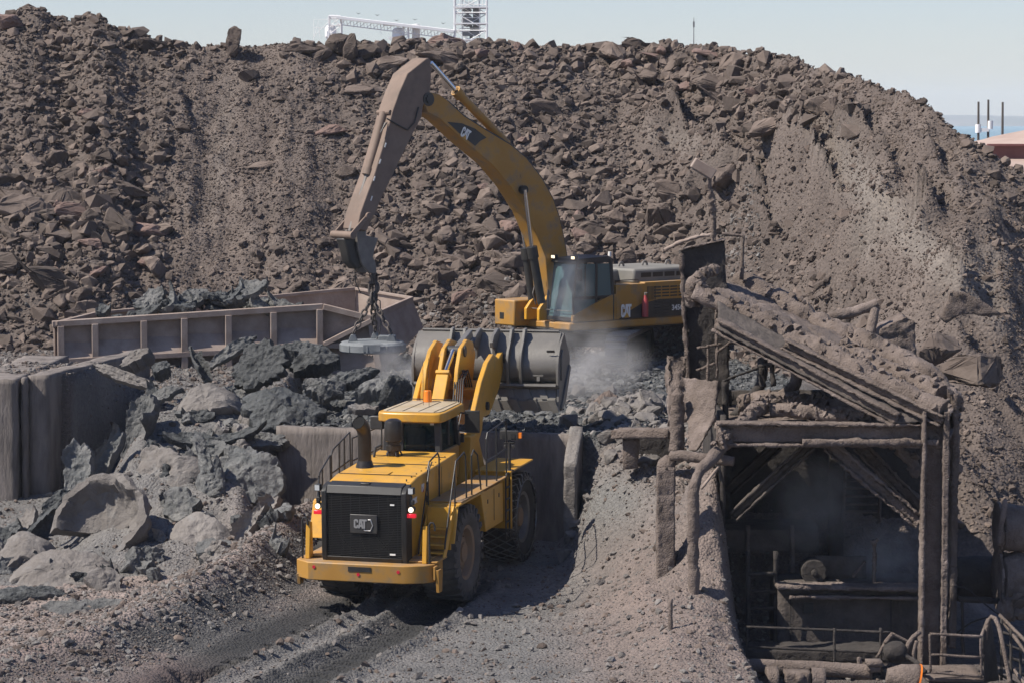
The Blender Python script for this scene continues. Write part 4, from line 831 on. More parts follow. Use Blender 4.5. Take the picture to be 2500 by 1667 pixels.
for s_ in (1, -1):
    g = MB(); g.prism([(-2.3, 1.2), (-2.05, 1.2), (-2.1, 1.95), (-2.22, 1.98)], s_ * 1.28 - .05, s_ * 1.28 + .05); lb(g, 'bumper_post', M['yel'])
    g = MB(); yy = s_ * 1.28 + (.1 if s_ < 0 else .1) * -1 if s_ < 0 else 1.28 + .12
    g.tube([(-2.25, yy, 1.2), (-2.25, yy, 2.0), (-2.25, yy - .03, 2.06), (-2.25, yy - .09, 2.06), (-2.25, yy - .12, 2.0), (-2.25, yy - .12, 1.9)], .022, 8); lb(g, 'grab_bar', M['black'], 0)
    # lamp cluster
    y0 = s_ * 1.02
    g = MB(); g.box((-2.3, y0, 2.72), (.12, .13, .14)); g.cyl((-2.28, y0 * .985, 2.62), (-2.28, y0 * .985, 2.38), .03, n=8); g.box((-2.27, y0, 2.47), (.1, .09, .1)); hl = lb(g, 'headlight', M['black'])
    g = MB(); g.box((-2.366, y0, 2.72), (.012, .10, .11)); g.build('lens', M['lens'], hl)
    g = MB(); g.cyl((-2.2, y0, 2.33), (-2.34, y0, 2.33), .06, .07, 16); tl = lb(g, 'rear_light', M['black'], 0); g = MB(); g.cyl((-2.34, y0, 2.33), (-2.355, y0, 2.33), .055, n=16); g.build('bulb', M['lampw'], tl)
    g = MB(); g.box((-2.3, y0 * 1.0, 2.20), (.09, .19, .085)); g2 = lb(g, 'brake_light', M['red'])
    # fenders over rear wheels
    g = MB(); g.box((.05, s_ * 1.25, 2.2), (1.9, .75, .04)); g.add([Vector(p) for p in [(-.92, s_ * .88, 2.2), (-.92, s_ * 1.62, 2.2), (-1.22, s_ * 1.62, 1.45), (-1.22, s_ * .95, 1.45), (-.96, s_ * .88, 2.2), (-.96, s_ * 1.62, 2.2), (-1.26, s_ * 1.62, 1.45), (-1.26, s_ * .95, 1.45)]], [(0, 1, 2, 3), (7, 6, 5, 4), (0, 4, 5, 1), (1, 5, 6, 2), (2, 6, 7, 3), (3, 7, 4, 0)]); fd = lb(g, 'rear_fender', M['yel'], .01)
    # platform and side cabinets
    g = MB(); g.prism([(.98, 2.16), (2.75, 2.16), (2.75, 1.25), (1.35, 1.25)], min(s_ * .8, s_ * 1.55), max(s_ * .8, s_ * 1.55)); cb = lb(g, 'side_cabinet', M['yel'])
    g = MB(); g.box((2.0, s_ * 1.555, 1.75), (.012, .01, .7)); g.box((1.5, s_ * 1.555, 1.9), (.05, .012, .09)); g.box((2.4, s_ * 1.555, 1.9), (.05, .012, .09)); g.build('door_seam', M['dgrey'], cb)
    g = MB(); g.box((1.1, s_ * 1.25, 2.235), (3.6, .72, .03)); lb(g, 'walkway', M['yeld'], .005)
    # front fender and mud panel
    g = MB(); g.box((4.1, s_ * 1.2, 2.3), (1.9, .85, .04)); g.box((3.22, s_ * 1.2, 1.65), (.05, .85, 1.3)); ff = lb(g, 'front_fender', M['yel'], .01)
# stairs at the right rear
g = MB()
for k in range(6): g.box((-1.62 + .14 * k, -1.26, 1.32 + .148 * k), (.2, .5, .035))
for yy in (-1.53, -.99): g.prism([(-1.8, 1.24), (-1.6, 1.24), (-.86, 2.12), (-.86, 2.2), (-1.02, 2.2)], yy - .015, yy + .015)
g.box((-1.15, -1.26, 1.75), (.04, .5, .9)); st = lb(g, 'stairs', M['yel'], .006)
g = MB()
for k in range(5): g.box((2.95, -1.6, .95 + .26 * k), (.3, .04, .03))
g.tube([(2.8, -1.6, .8), (2.8, -1.6, 2.2), (2.85, -1.6, 2.3), (3.05, -1.6, 2.3), (3.1, -1.6, 2.2), (3.1, -1.6, .8)], .02, 6); lb(g, 'ladder', M['black'], 0)
# hand rails
def rail(ptss, name='handrail', r=.019):
    g = MB()
    for pts in ptss: g.tube(pts, r, 7)
    return lb(g, name, M['black'], 0)
rail([[(-1.9, 1.2, 2.25), (-1.55, 1.25, 2.9), (-.75, 1.3, 3.15), (-.72, 1.3, 2.25)], [(-1.3, 1.28, 2.95), (-1.3, 1.28, 2.25)], [(-1.6, 1.25, 2.85), (-1.6, 1.25, 2.25)]])
rail([[(-.66, 1.3, 2.25), (-.66, 1.3, 3.15), (-.55, 1.3, 3.25), (.7, 1.35, 3.45), (.75, 1.35, 2.25)], [(-.1, 1.32, 3.32), (-.1, 1.32, 2.25)], [(.3, 1.34, 3.38), (.3, 1.34, 2.25)], [(-.66, 1.3, 2.75), (.72, 1.34, 2.85)]])
rail([[(1.1, 1.45, 2.25), (1.15, 1.45, 3.25), (3.2, 1.45, 3.25), (3.2, 1.45, 2.3)], [(1.15, 1.45, 2.75), (3.2, 1.45, 2.75)]])
rail([[(-.9, -.94, 2.2), (-.92, -.94, 2.95), (-.8, -.94, 3.1), (-.2, -.94, 3.2), (-.1, -.94, 3.1), (-.1, -.94, 2.25)]])
rail([[(-1.8, -1.0, 1.3), (-1.72, -1.0, 1.6), (-.98, -1.0, 3.0), (-.8, -1.0, 3.1)]], r=.016)
rail([[(-1.75, -1.56, 1.42), (-1.72, -1.56, 1.55), (-1.2, -1.56, 2.6), (-.9, -1.56, 3.15), (-.3, -1.56, 3.25), (-.2, -1.56, 3.15), (-.15, -1.56, 2.25)], [(-1.0, -1.56, 2.2), (-1.0, -1.56, 2.95)]])
rail([[(.25, -1.56, 2.25), (.25, -1.56, 3.1), (.4, -1.56, 3.2), (.7, -1.56, 3.05), (.85, -1.56, 2.6), (.95, -1.56, 2.25)]])
rail([[(1.4, -1.56, 2.25), (1.4, -1.56, 3.3), (1.5, -1.56, 3.42), (2.9, -1.56, 3.5), (3.0, -1.56, 3.4), (3.0, -1.56, 2.25)], [(1.4, -1.56, 2.8), (3.0, -1.56, 2.85)], [(2.2, -1.56, 3.45), (2.2, -1.56, 2.25)]])
# cab
cy = .30
g = MB(); g.box((2.62, cy, 2.5), (1.5, 1.3, .75)); cabb = lb(g, 'cab', M['yeld'], .03)
g = MB(); g.box((1.9, cy, 2.5), (.06, 1.1, .5)); g.build('cab_base_cover', M['dgrey'], cabb)
P4 = [(1.92, .61), (1.92, -.61), (3.35, -.61), (3.35, .61)]
for (xx, yy) in P4:
    g = MB(); g.beam((xx, cy + yy, 2.85), (xx + (.06 if xx < 2.5 else -.1), cy + yy * .93, 3.57), .13, .13, up=(1, 0, 0)); g.build('pillar', M['dgrey'], cabb, .01)
g = MB(); g.beam((1.94, cy - .57, 3.58), (1.94, cy + .57, 3.58), .1, .16); g.box((1.93, cy - .28 + .55, 3.22), (.06, .12, .75)); g.box((2.65, cy - .60, 3.3), (.08, .06, .7)); g.box((2.65, cy + .60, 3.3), (.08, .06, .7)); g.build('window_frame', M['dgrey'], cabb, .008)
for nm, q in (('rear_window', [(1.95, cy + .55, 2.9), (1.95, cy - .55, 2.9), (1.98, cy - .53, 3.5), (1.98, cy + .53, 3.5)]), ('side_window', [(2.0, cy - .60, 2.8), (3.3, cy - .60, 2.8), (3.22, cy - .57, 3.6), (2.0, cy - .57, 3.6)]), ('side_window', [(3.3, cy + .60, 2.8), (2.0, cy + .60, 2.8), (2.0, cy + .57, 3.6), (3.22, cy + .57, 3.6)]), ('windscreen', [(3.4, cy + .55, 2.8), (3.4, cy - .55, 2.8), (3.26, cy - .53, 3.6), (3.26, cy + .53, 3.6)])):
    g = MB(); panel(g, q, .01); g.build(nm, M['glassb'], cabb)
g = MB(); rx = [(1.62, -.56), (1.70, -.72), (1.9, -.77), (3.5, -.72), (3.7, -.58), (3.7, .58), (3.5, .72), (1.9, .77), (1.70, .72), (1.62, .56)]
g.prism([(a_, b_ + cy) for a_, b_ in rx], 3.57, 3.78, 'z'); rf = lb(g, 'cab_roof', M['yel'], .03)
g = MB(); g.prism([(1.78 + (a_ - 1.62) * .9, b_ * .9 + cy) for a_, b_ in rx], 3.782, 3.80, 'z'); g.build('roof_top', M['roof'], rf, .01)
g = MB()
for yy in np.linspace(-.55, .55, 4): g.box((2.65, cy + yy, 3.803), (1.7, .012, .012))
g.tube([(3.5, cy - .6, 3.85), (3.5, cy + .55, 3.85)], .012, 5); g.tube([(3.5, cy - .6, 3.78), (3.5, cy - .6, 3.85)], .012, 5); g.tube([(3.5, cy + .55, 3.78), (3.5, cy + .55, 3.85)], .012, 5); g.build('roof_rib', M['dgrey'], rf)
g = MB(); g.cyl((3.45, cy + .12, 3.80), (3.45, cy + .12, 4.06), .1, .085, 16); lb(g, 'beacon', M['amber'], .01)
g = MB(); g.tube([(2.6, cy - .18, 3.8), (2.6, cy - .18, 4.9)], .006, 4); g.tube([(2.9, cy + .05, 3.8), (2.9, cy + .05, 4.8)], .005, 4); lb(g, 'antenna', M['black'], 0)
for s_ in (1, -1):
    g = MB(); g.box((1.83, cy + s_ * .5, 3.55), (.08, .12, .1)); lb(g, 'work_light', M['black'], .01); g = MB(); g.box((1.785, cy + s_ * .5, 3.55), (.012, .09, .08)); lb(g, 'work_light_lens', M['lens'], 0)
g = MB(); g.box((2.0, cy + .85, 3.5), (.12, .3, .3)); lb(g, 'mirror', M['dgrey'], .02); g = MB(); g.box((3.3, cy - .98, 3.4), (.07, .34, .5)); g.tube([(3.2, cy - .62, 3.62), (3.3, cy - .98, 3.57)], .02, 6); g.tube([(3.2, cy - .62, 3.2), (3.3, cy - .98, 3.16)], .015, 6); g.box((3.1, cy - .8, 3.05), (.06, .08, .2)); lb(g, 'mirror', M['black'], .02)
g = MB(); g.box((2.45, cy, 2.9), (.5, .5, .12)); g.box((2.22, cy, 3.12), (.12, .5, .55)); g.box((2.2, cy, 3.45), (.1, .28, .16)); st_ = lb(g, 'seat', M['black'], .03)
g = MB(); g.tube([(3.1, cy, 2.8), (2.95, cy, 3.1)], .03, 8); g.tube([(2.95 + .04 * math.sin(a_), cy + .17 * math.cos(a_), 3.1 + .16 * math.sin(a_)) for a_ in np.linspace(0, 2 * math.pi, 17)], .015, 6); lb(g, 'steering_wheel', M['black'], 0)
# exhaust, air cleaner
g = MB(); ex = (-.62, .56)
g.tube([(*ex, 2.9), (*ex, 3.0), (*ex, 3.05)], [.2, .17, .155], 24); g.tube([(*ex, 3.05), (*ex, 3.60), (ex[0] - .03, ex[1] + .01, 3.72), (ex[0] - .10, ex[1] + .03, 3.82), (ex[0] - .2, ex[1] + .06, 3.89)], [.145, .145, .148, .15, .155], 28, cap=False); exo = lb(g, 'exhaust_stack', M['exh'], 0)
g = MB(); g.tube([(ex[0] - .03, ex[1] + .01, 3.72), (ex[0] - .10, ex[1] + .03, 3.82), (ex[0] - .194, ex[1] + .058, 3.887)], .142, 28); g.build('exhaust_opening', mat('exhaust_black', (.004, .004, .004), rough=1), exo)  # near-black plug filling the pipe mouth
pc = (.75, .36)
g = MB(); g.lathe([(.001, 3.78), (.1, 3.77), (.17, 3.73), (.195, 3.66), (.2, 3.45), (.2, 3.3), (.14, 3.27), (.14, 3.2), (.165, 3.19), (.165, 3.08), (.12, 3.05), (.12, 2.97)], (*pc, 0), 'z', 32); pcl = lb(g, 'air_precleaner', M['exh'], 0)
g = MB()
for k in range(5): a_ = k * 1.256; g.tube([(pc[0] + .12 * math.cos(a_), pc[1] + .12 * math.sin(a_), 3.1), (pc[0] + .19 * math.cos(a_), pc[1] + .19 * math.sin(a_), 2.97)], .02, 6)
g.tube([(pc[0] - .1, pc[1] + .25, 3.2), (pc[0] - .2, pc[1] + .35, 3.15), (pc[0] - .25, pc[1] + .37, 2.95)], .03, 8); g.build('bracket', M['dgrey'], pcl)
# camera / lamp mast at the right front
g = MB(); mx, my = 3.3, -1.55
g.cyl((mx, my, 2.3), (mx, my, 3.05), .035, n=10); g.cyl((mx, my, 2.3), (mx, my, 2.33), .1, n=12); g.box((mx, my, 3.12), (.12, .42, .2)); g.cyl((mx, my - .12, 2.95), (mx, my + .12, 2.95), .035, n=8); g.box((mx, my + .09, 2.86), (.06, .07, .07)); g.box((mx, my - .09, 2.86), (.06, .07, .07)); lm = lb(g, 'lamp_mast', M['dgrey'], .006)
g = MB(); g.box((mx - .065, my + .1, 3.11), (.02, .1, .1)); g.box((mx - .065, my - .1, 3.11), (.02, .1, .1)); g.build('lamp', M['black'], lm)
g = MB(); g.box((mx, my - .25, 3.12), (.08, .07, .12)); g.build('turn_light', M['amber'], lm)
# lift arms
arm = [(3.62, 2.42), (3.9, 2.25), (4.35, 2.55), (5.05, 3.02), (5.15, 3.3), (5.85, 3.32), (6.1, 3.45), (6.9, 3.85), (7.5, 4.42), (7.55, 4.6), (7.3, 4.72), (6.9, 4.58), (6.3, 4.72), (5.7, 4.55), (5.0, 4.12), (4.2, 3.4), (3.65, 2.72)]
for s_ in (1, -1):
    g = MB(); g.prism(arm, s_ * .72 - .06, s_ * .72 + .06); la = lb(g, 'lift_arm', M['yel'], .02)
    g = MB(); g.cyl((3.8, s_ * .72 - .12, 2.5), (3.8, s_ * .72 + .12, 2.5), .16, n=16); g.cyl((7.42, s_ * .72 - .13, 4.55), (7.42, s_ * .72 + .13, 4.55), .12, n=16); g.cyl((5.5, s_ * .72 - .12, 3.55), (5.5, s_ * .72 + .12, 3.55), .1, n=12); g.build('pin', M['dgrey'], la)
    g = MB(); g.cyl((3.9, s_ * .62, 1.55), (4.75, s_ * .64, 2.6), .12, n=14); lc = lb(g, 'lift_cylinder', M['yel'], 0); g = MB(); g.cyl((4.75, s_ * .64, 2.6), (5.5, s_ * .66, 3.5), .06, n=12); g.build('piston_rod', M['chrome'], lc)
g = MB(); g.box((5.75, 0, 3.9), (.35, 1.35, .35), rot=(0, R(-38), 0)); lb(g, 'cross_tube', M['yel'], .03)
lev = [(4.8, 3.3), (5.5, 3.1), (6.2, 3.65), (6.5, 4.25), (6.7, 4.7), (6.45, 5.0), (5.9, 5.08), (5.3, 4.9), (4.95, 4.45), (4.75, 3.9)]
for yy in (-.2, .2):
    g = MB(); g.prism(lev, yy - .05, yy + .05); tl_ = lb(g, 'tilt_lever', M['yel'], .02)
g = MB(); g.prism([(4.5, 3.9), (4.75, 4.45), (5.2, 4.85), (5.8, 5.05), (6.4, 4.95), (6.0, 4.72), (5.5, 4.45), (5.2, 4.0), (4.9, 3.1), (4.5, 3.1)], .46, .56); lb(g, 'hose_guard', M['yel'], .015)
g = MB(); g.cyl((5.55, -.28, 4.82), (5.55, .28, 4.82), .13, n=16); g.cyl((5.7, -.3, 3.9), (5.7, .3, 3.9), .12, n=16); lb(g, 'lever_pin', M['dgrey'], 0)
g = MB(); g.beam((3.8, .12, 2.85), (4.95, .12, 4.25), .3, .26); g.box((4.98, .12, 4.3), (.1, .34, .3), rot=(0, R(-50), 0)); tc = lb(g, 'tilt_cylinder', M['yel'], .02); g = MB(); g.cyl((4.95, .12, 4.25), (5.5, 0, 4.85), .07, n=14); g.build('piston_rod', M['chrome'], tc)
g = MB(); g.beam((5.65, 0, 3.6), (6.9, 0, 4.95), .12, .2); g.beam((5.9, 0, 4.85), (7.2, 0, 5.15), .14, .18); lb(g, 'tilt_link', M['buck'], .02)
for k in range(5):
    g = MB(); y0 = -.42 + .05 * k; g.tube([(3.9, y0, 2.9), (4.3, y0 * 1.1, 3.5), (4.9, y0 + .05, 4.2), (5.3, y0 + .03, 4.4), (5.6, y0, 3.95)], .018, 6); lb(g, 'hose', M['black'], 0)
# bucket
BW = 1.76
outer = [(8.05, 5.30), (7.62, 4.98), (7.42, 4.70), (7.36, 4.45), (7.40, 4.22), (7.52, 4.08), (7.60, 4.04), (7.64, 3.97)]
inner = [(8.12, 5.25), (7.70, 4.92), (7.52, 4.66), (7.46, 4.44), (7.50, 4.26), (7.62, 4.12), (7.72, 3.99), (7.68, 3.95)]
g = MB(); nS = len(outer)
vs = []
for yy in (-BW, BW): vs += [(a_, yy, b_) for a_, b_ in outer] + [(a_, yy, b_) for a_, b_ in inner]
fs = []
for i in range(nS - 1): fs += [(i, i + 1, 2 * nS + i + 1, 2 * nS + i), (nS + i + 1, nS + i, 3 * nS + i, 3 * nS + i + 1), (i, nS + i, nS + i + 1, i + 1), (2 * nS + i + 1, 3 * nS + i + 1, 3 * nS + i, 2 * nS + i)]
fs += [(0, 2 * nS, 3 * nS, nS), (nS - 1, 2 * nS - 1, 4 * nS - 1, 3 * nS - 1)]
g.add(vs, fs, True); bk = lb(g, 'bucket', M['buck'], 0)
g = MB(); g.prism([(7.30, 3.97), (7.32, 4.03), (7.75, 4.03), (7.75, 3.93), (7.4, 3.9)], -BW, BW); g.prism([(7.50, 3.93), (7.64, 3.93), (7.54, 3.50), (7.36, 3.50)], -BW + .02, BW - .02); g.build('floor_plate', M['buck'], bk, .006)
side = [(8.1, 5.28), (7.62, 4.99), (7.40, 4.70), (7.34, 4.45), (7.34, 4.0), (7.44, 3.9), (7.36, 3.46), (7.56, 3.34), (8.05, 3.5), (8.75, 4.3), (8.8, 4.6)]
for s_ in (1, -1):
    g = MB(); g.prism(side, s_ * (BW + .03) - .03, s_ * (BW + .03) + .03); sd_ = g.build('side_plate', M['buck'], bk, .006)
    g = MB(); g.prism([(7.75, 4.9), (7.6, 4.7), (7.6, 4.1), (7.7, 4.1), (7.72, 4.65), (7.85, 4.85)], s_ * (BW + .08) - .02, s_ * (BW + .08) + .02); g.prism([(7.55, 3.38), (7.70, 3.52), (8.6, 4.4), (8.75, 4.3), (8.08, 3.48), (7.60, 3.31)], s_ * (BW + .08) - .02, s_ * (BW + .08) + .02); g.build('side_cutter', M['buck'], bk, .005)
g = MB(); g.prism([(7.34, 3.58), (7.50, 3.60), (7.52, 3.38), (7.36, 3.32)], -BW - .04, BW + .04); ce = g.build('cutting_edge', M['buck'], bk, .005)
for k in range(8):
    y0 = -BW + .12 + k * (2 * BW - .24) / 7; g = MB(); g.add([(7.30, y0 + .1, 3.62), (7.30, y0 - .1, 3.62), (7.31, y0 - .2, 3.30), (7.31, y0 - .05, 3.27), (7.40, y0 + .1, 3.66), (7.40, y0 - .1, 3.66), (7.42, y0 - .2, 3.34), (7.42, y0 - .05, 3.31)], [(0, 1, 2, 3), (7, 6, 5, 4), (0, 4, 5, 1), (1, 5, 6, 2), (2, 6, 7, 3), (3, 7, 4, 0)]); g.build('tooth', M['buck'], bk, .004)
for k in range(8):
    y0 = -BW + .35 + k * (2 * BW - .5) / 7.6; g = MB(); g.add([Vector(p) for p in [(7.455, y0 - .05, 3.90), (7.455, y0 + .13, 3.90), (7.375, y0 + .02, 3.64), (7.375, y0 - .16, 3.64), (7.52, y0 - .05, 3.90), (7.52, y0 + .13, 3.90), (7.42, y0 + .02, 3.64), (7.42, y0 - .16, 3.64)]], [(0, 1, 2, 3), (7, 6, 5, 4), (0, 4, 5, 1), (1, 5, 6, 2), (2, 6, 7, 3), (3, 7, 4, 0)]); g.v = [(v[0] - .012, v[1], v[2] - .012) for v in g.v]; g.build('wear_plate', M['buck'], bk, .004)
for yy in (-.9, -.58, .58, .9):
    g = MB(); g.prism([(8.0, 5.32), (7.95, 5.42), (7.75, 5.4), (7.55, 5.1), (7.3, 4.85), (7.22, 4.6), (7.25, 4.4), (7.3, 4.1), (7.32, 3.98), (7.5, 3.98), (7.5, 4.2), (7.45, 4.5), (7.6, 4.9)], yy - .035, yy + .035); g.build('hinge_plate', M['buck'], bk, .01)
for yy in (-.22, .22):
    g = MB(); g.prism([(8.0, 5.36), (7.8, 5.42), (7.3, 5.28), (7.12, 5.12), (7.15, 4.98), (7.4, 4.95), (7.42, 4.4), (7.5, 4.4), (7.62, 4.95)], yy - .04, yy + .04); g.build('hinge_plate', M['buck'], bk, .01)
g = MB()
for yy in (-1.3, 1.3): g.box((7.40, yy, 4.24), (.05, .28, .04)); g.prism([(7.38, 4.24), (7.46, 4.24), (7.44, 4.08), (7.36, 4.1)], yy - .06, yy + .02); 
g.box((7.41, -1.62, 4.88), (.01, .2, .09), rot=(0, R(-35), 0)); g.build('lug', M['buck'], bk, .004)
g = MB(); g.tube([(8.05, -1.7, 5.33), (8.05, 1.7, 5.33)], .035, 8); g.build('rim_bar', M['buck'], bk)
# the machine is steered slightly left: swing the front half about the hinge, and let the arms hang a little lower
HINGE = Matrix.Translation((2.3, 0, 0)) @ Matrix.Rotation(R(3.4), 4, 'Z') @ Matrix.Translation((-2.3, 0, 0))
for o in list(ld.children):
    if o.name.split('.')[0] in ('lift_arm', 'cross_tube', 'tilt_lever', 'hose_guard', 'lever_pin', 'tilt_cylinder', 'tilt_link', 'hose', 'bucket', 'lift_cylinder'):
        for q in [o] + list(o.children):
            bkt = o.name.startswith('bucket')
            for v in q.data.vertices:
                if bkt: v.co.z = .92 * v.co.z + .064; v.co.y -= .1
                else:
                    v.co.y += .22
                    if v.co.x > 3.7: v.co.z -= .18 * (v.co.x - 3.7) / 3.7
            q.data.transform(HINGE)
# ------------------------------------------------------------------ driver
def person(name, loc, rz, sc, label, top='shirt', hiv=False):
    V = {'p': (0, 0, .1), 's1': (-.02, 0, .28), 's2': (0, 0, .45), 's3': (.02, 0, .55), 'n': (.03, 0, .63), 'h1': (.05, 0, .7), 'h2': (.06, 0, .80),
         'al': (.02, .17, .53), 'bl': (.08, .24, .3), 'cl': (.32, .2, .32), 'dl': (.40, .18, .33), 'ar': (.02, -.17, .53), 'br': (.08, -.24, .3), 'cr': (.32, -.2, .32), 'dr': (.40, -.18, .33),
         'tl': (.1, .1, .08), 'kl': (.5, .13, .12), 'fl': (.58, .13, -.28), 'gl': (.7, .13, -.3), 'tr': (.1, -.1, .08), 'kr': (.5, -.13, .12), 'fr': (.58, -.13, -.28), 'gr': (.7, -.13, -.3)}
    rad = dict(p=.14, s1=.13, s2=.14, s3=.1, n=.055, h1=.085, h2=.095, al=.065, bl=.05, cl=.035, dl=.04, ar=.065, br=.05, cr=.035, dr=.04, tl=.09, kl=.065, fl=.045, gl=.04, tr=.09, kr=.065, fr=.045, gr=.04)
    E = ['p s1', 's1 s2', 's2 s3', 's3 n', 'n h1', 'h1 h2', 's3 al', 'al bl', 'bl cl', 'cl dl', 's3 ar', 'ar br', 'br cr', 'cr dr', 'p tl', 'tl kl', 'kl fl', 'fl gl', 'p tr', 'tr kr', 'kr fr', 'fr gr']
    ks = list(V); me = bpy.data.meshes.new(name); me.from_pydata([V[k] for k in ks], [[ks.index(a_) for a_ in e.split()] for e in E], [])
    o = bpy.data.objects.new(name, me); COL.objects.link(o); o.location = loc; o.rotation_euler = (0, 0, rz); o.scale = (sc,) * 3
    sk_ = o.modifiers.new('skin', 'SKIN')
    for i, k in enumerate(ks): me.skin_vertices[0].data[i].radius = (rad[k], rad[k]); me.skin_vertices[0].data[i].use_root = (k == 'p')
    sb = o.modifiers.new('sub', 'SUBSURF'); sb.levels = 2; sb.render_levels = 2; me.materials.append(M[top]); tag(o, label, 'person')
    h = MB(); h.lathe([(.001, .93), (.05, .925), (.085, .89), (.1, .84), (.1, .8), (.095, .74), (.07, .7)], (.03, 0, 0), 'z', 20); h.build('hair', M['black'], o)
    f = MB(); f.lathe([(.001, .09), (.05, .08), (.075, .04), (.08, 0), (.07, -.05), (.035, -.09), (.001, -.1)], (.085, 0, .79), 'z', 18); f.box((.17, 0, .79), (.04, .025, .035)); f.box((.155, .03, .815), (.02, .02, .012)); f.box((.155, -.03, .815), (.02, .02, .012)); f.build('face', M['skin'], o)
    return o
wp = ld.matrix_basis @ Vector((2.45, cy, 2.93)) if False else Matrix.Translation(ld.location) @ ld.rotation_euler.to_matrix().to_4x4() @ Vector((2.42, cy, 2.9))
person('person', wp, LH, .82, 'driver in a dark teal shirt sitting in the cab of the wheel loader')
# ================================================================== excavator (local: x forward, y left, z up)
EH = R(180 + 40); EC = Vector((2.45, 82.6, 2.78))
exv = empty('excavator', EC, 'big yellow excavator with a long bent boom standing on the terrace before the hillside', 'excavator', EH)
EI = (Matrix.Translation(EC) @ Matrix.Rotation(EH, 4, 'Z')).inverted()
def eb(mb, name, m, bevel=.02, **k): return mb.build(name, m, exv, bevel, **k)
def onplane(px, py, y0=0.0):
    """local (x, z) of the point seen at px, py on the machine's own vertical plane y = y0"""
    o = EI @ Vector((0, 0, CAMZ)); d = EI.to_3x3() @ (at(px, py, 10) - Vector((0, 0, CAMZ))); t = (y0 - o.y) / d.y; p = o + d * t; return (p.x, p.z)
def OL(pts, y0): return [onplane(a_, b_, y0) for a_, b_ in pts]
# undercarriage
UR = R(215 + 42) - EH
TM = Matrix.Rotation(UR, 3, 'Z')
for s_ in (1, -1):
    path = []
    L_, r_ = 1.95, .47
    for k in range(13): a_ = math.pi * (-.5 + k / 12); path.append((L_ + r_ * math.cos(a_), .5 + r_ * math.sin(a_)))
    for k in range(13): a_ = math.pi * (.5 + k / 12); path.append((-L_ + r_ * math.cos(a_), .5 + r_ * math.sin(a_)))
    g = MB(); inner_ = [(a_ * .93, .5 + (b_ - .5) * .8) for a_, b_ in path]
    yc_ = s_ * 1.25
    vs = [TM @ Vector((a_, yc_ + q, b_)) for q in (-.3, .3) for a_, b_ in path + inner_]; n = len(path); fs = []
    for i in range(n):
        j = (i + 1) % n; fs += [(i, j, 2 * n + j, 2 * n + i), (n + j, n + i, 3 * n + i, 3 * n + j), (i, n + i, n + j, j), (2 * n + j, 3 * n + j, 3 * n + i, 2 * n + i)]
    g.add(vs, fs); tk = eb(g, 'track', M['steel'], 0)
    # pads
    g = MB(); tot = 0; P_ = [Vector((a_, 0, b_)) for a_, b_ in path] ; P_.append(P_[0]); acc = 0; step = .22
    for a_, b_ in zip(P_[:-1], P_[1:]):
        l = (b_ - a_).length; q = step - acc if acc else 0
        while q < l:
            c_ = a_ + (b_ - a_) * (q / l); dd = (b_ - a_).normalized(); nn_ = Vector((dd.z, 0, -dd.x))
            if (c_ + nn_ - Vector((0, 0, .5))).length < (c_ - Vector((0, 0, .5))).length: nn_ = -nn_
            p = [TM @ (c_ + dd * u_ + nn_ * v_ + Vector((0, yc_ + w_, 0))) for w_ in (-.33, .33) for u_, v_ in ((-.1, 0), (.1, 0), (.1, .03), (.02, .035), (-.0, .09), (-.03, .09), (-.04, .035), (-.1, .03))]
            g.add(p, [tuple(range(8)), tuple(range(15, 7, -1))] + [((i + 1) % 8, i, 8 + i, 8 + (i + 1) % 8) for i in range(8)]); q += step
        acc = l - (q - step)
    g.build('track_pads', M['steel'], tk)
    g = MB(); 
    for e_ in (-L_, L_): g.cyl(TM @ Vector((e_, yc_ - .2, .5)), TM @ Vector((e_, yc_ + .36, .5)), .36, n=20)
    for k in range(7): g.cyl(TM @ Vector((-1.5 + .5 * k, yc_ - .15, .2)), TM @ Vector((-1.5 + .5 * k, yc_ + .3, .2)), .12, n=12)
    g.add([TM @ Vector(p) for p in [(a_, yc_ + q, b_) for q in (-.22, .24) for a_, b_ in ((-1.7, .25), (1.7, .25), (1.6, .72), (-1.6, .72))]], [(0, 1, 2, 3), (7, 6, 5, 4), (0, 4, 5, 1), (1, 5, 6, 2), (2, 6, 7, 3), (3, 7, 4, 0)]); g.build('rollers', M['dgrey'], tk)
g = MB(); g.add([TM @ Vector(p) for p in [(a_, b_, c_) for c_ in (.55, .95) for a_, b_ in ((-.9, -1.0), (.9, -1.0), (.9, 1.0), (-.9, 1.0))]], [(0, 1, 2, 3), (7, 6, 5, 4), (0, 4, 5, 1), (1, 5, 6, 2), (2, 6, 7, 3), (3, 7, 4, 0)]); g.cyl((0, 0, .9), (0, 0, 1.18), .75, n=32); eb(g, 'car_body', M['dgrey'])
# upper frame
g = MB(); g.prism([(2.2, 1.16), (2.2, 1.40), (-3.7, 1.40), (-3.7, 1.16)], .75, 1.52); g.prism([(2.0, 1.16), (2.0, 1.38), (-3.7, 1.38), (-3.7, 1.16)], -1.5, .74); g.prism([(2.6, 1.2), (2.6, 2.0), (.5, 2.0), (.5, 1.2)], -1.56, -.6); eb(g, 'upper_frame', M['yeld'], .05)
g = MB(); g.prism([(2.0, 1.1), (2.0, 1.17), (-3.6, 1.17), (-3.6, 1.1)], -1.3, 1.4); eb(g, 'frame_underside', M['black'])
g = MB(); g.box((2.602, -1.2, 1.5), (.012, .2, .2)); eb(g, 'step_vent', M['black'], .005)
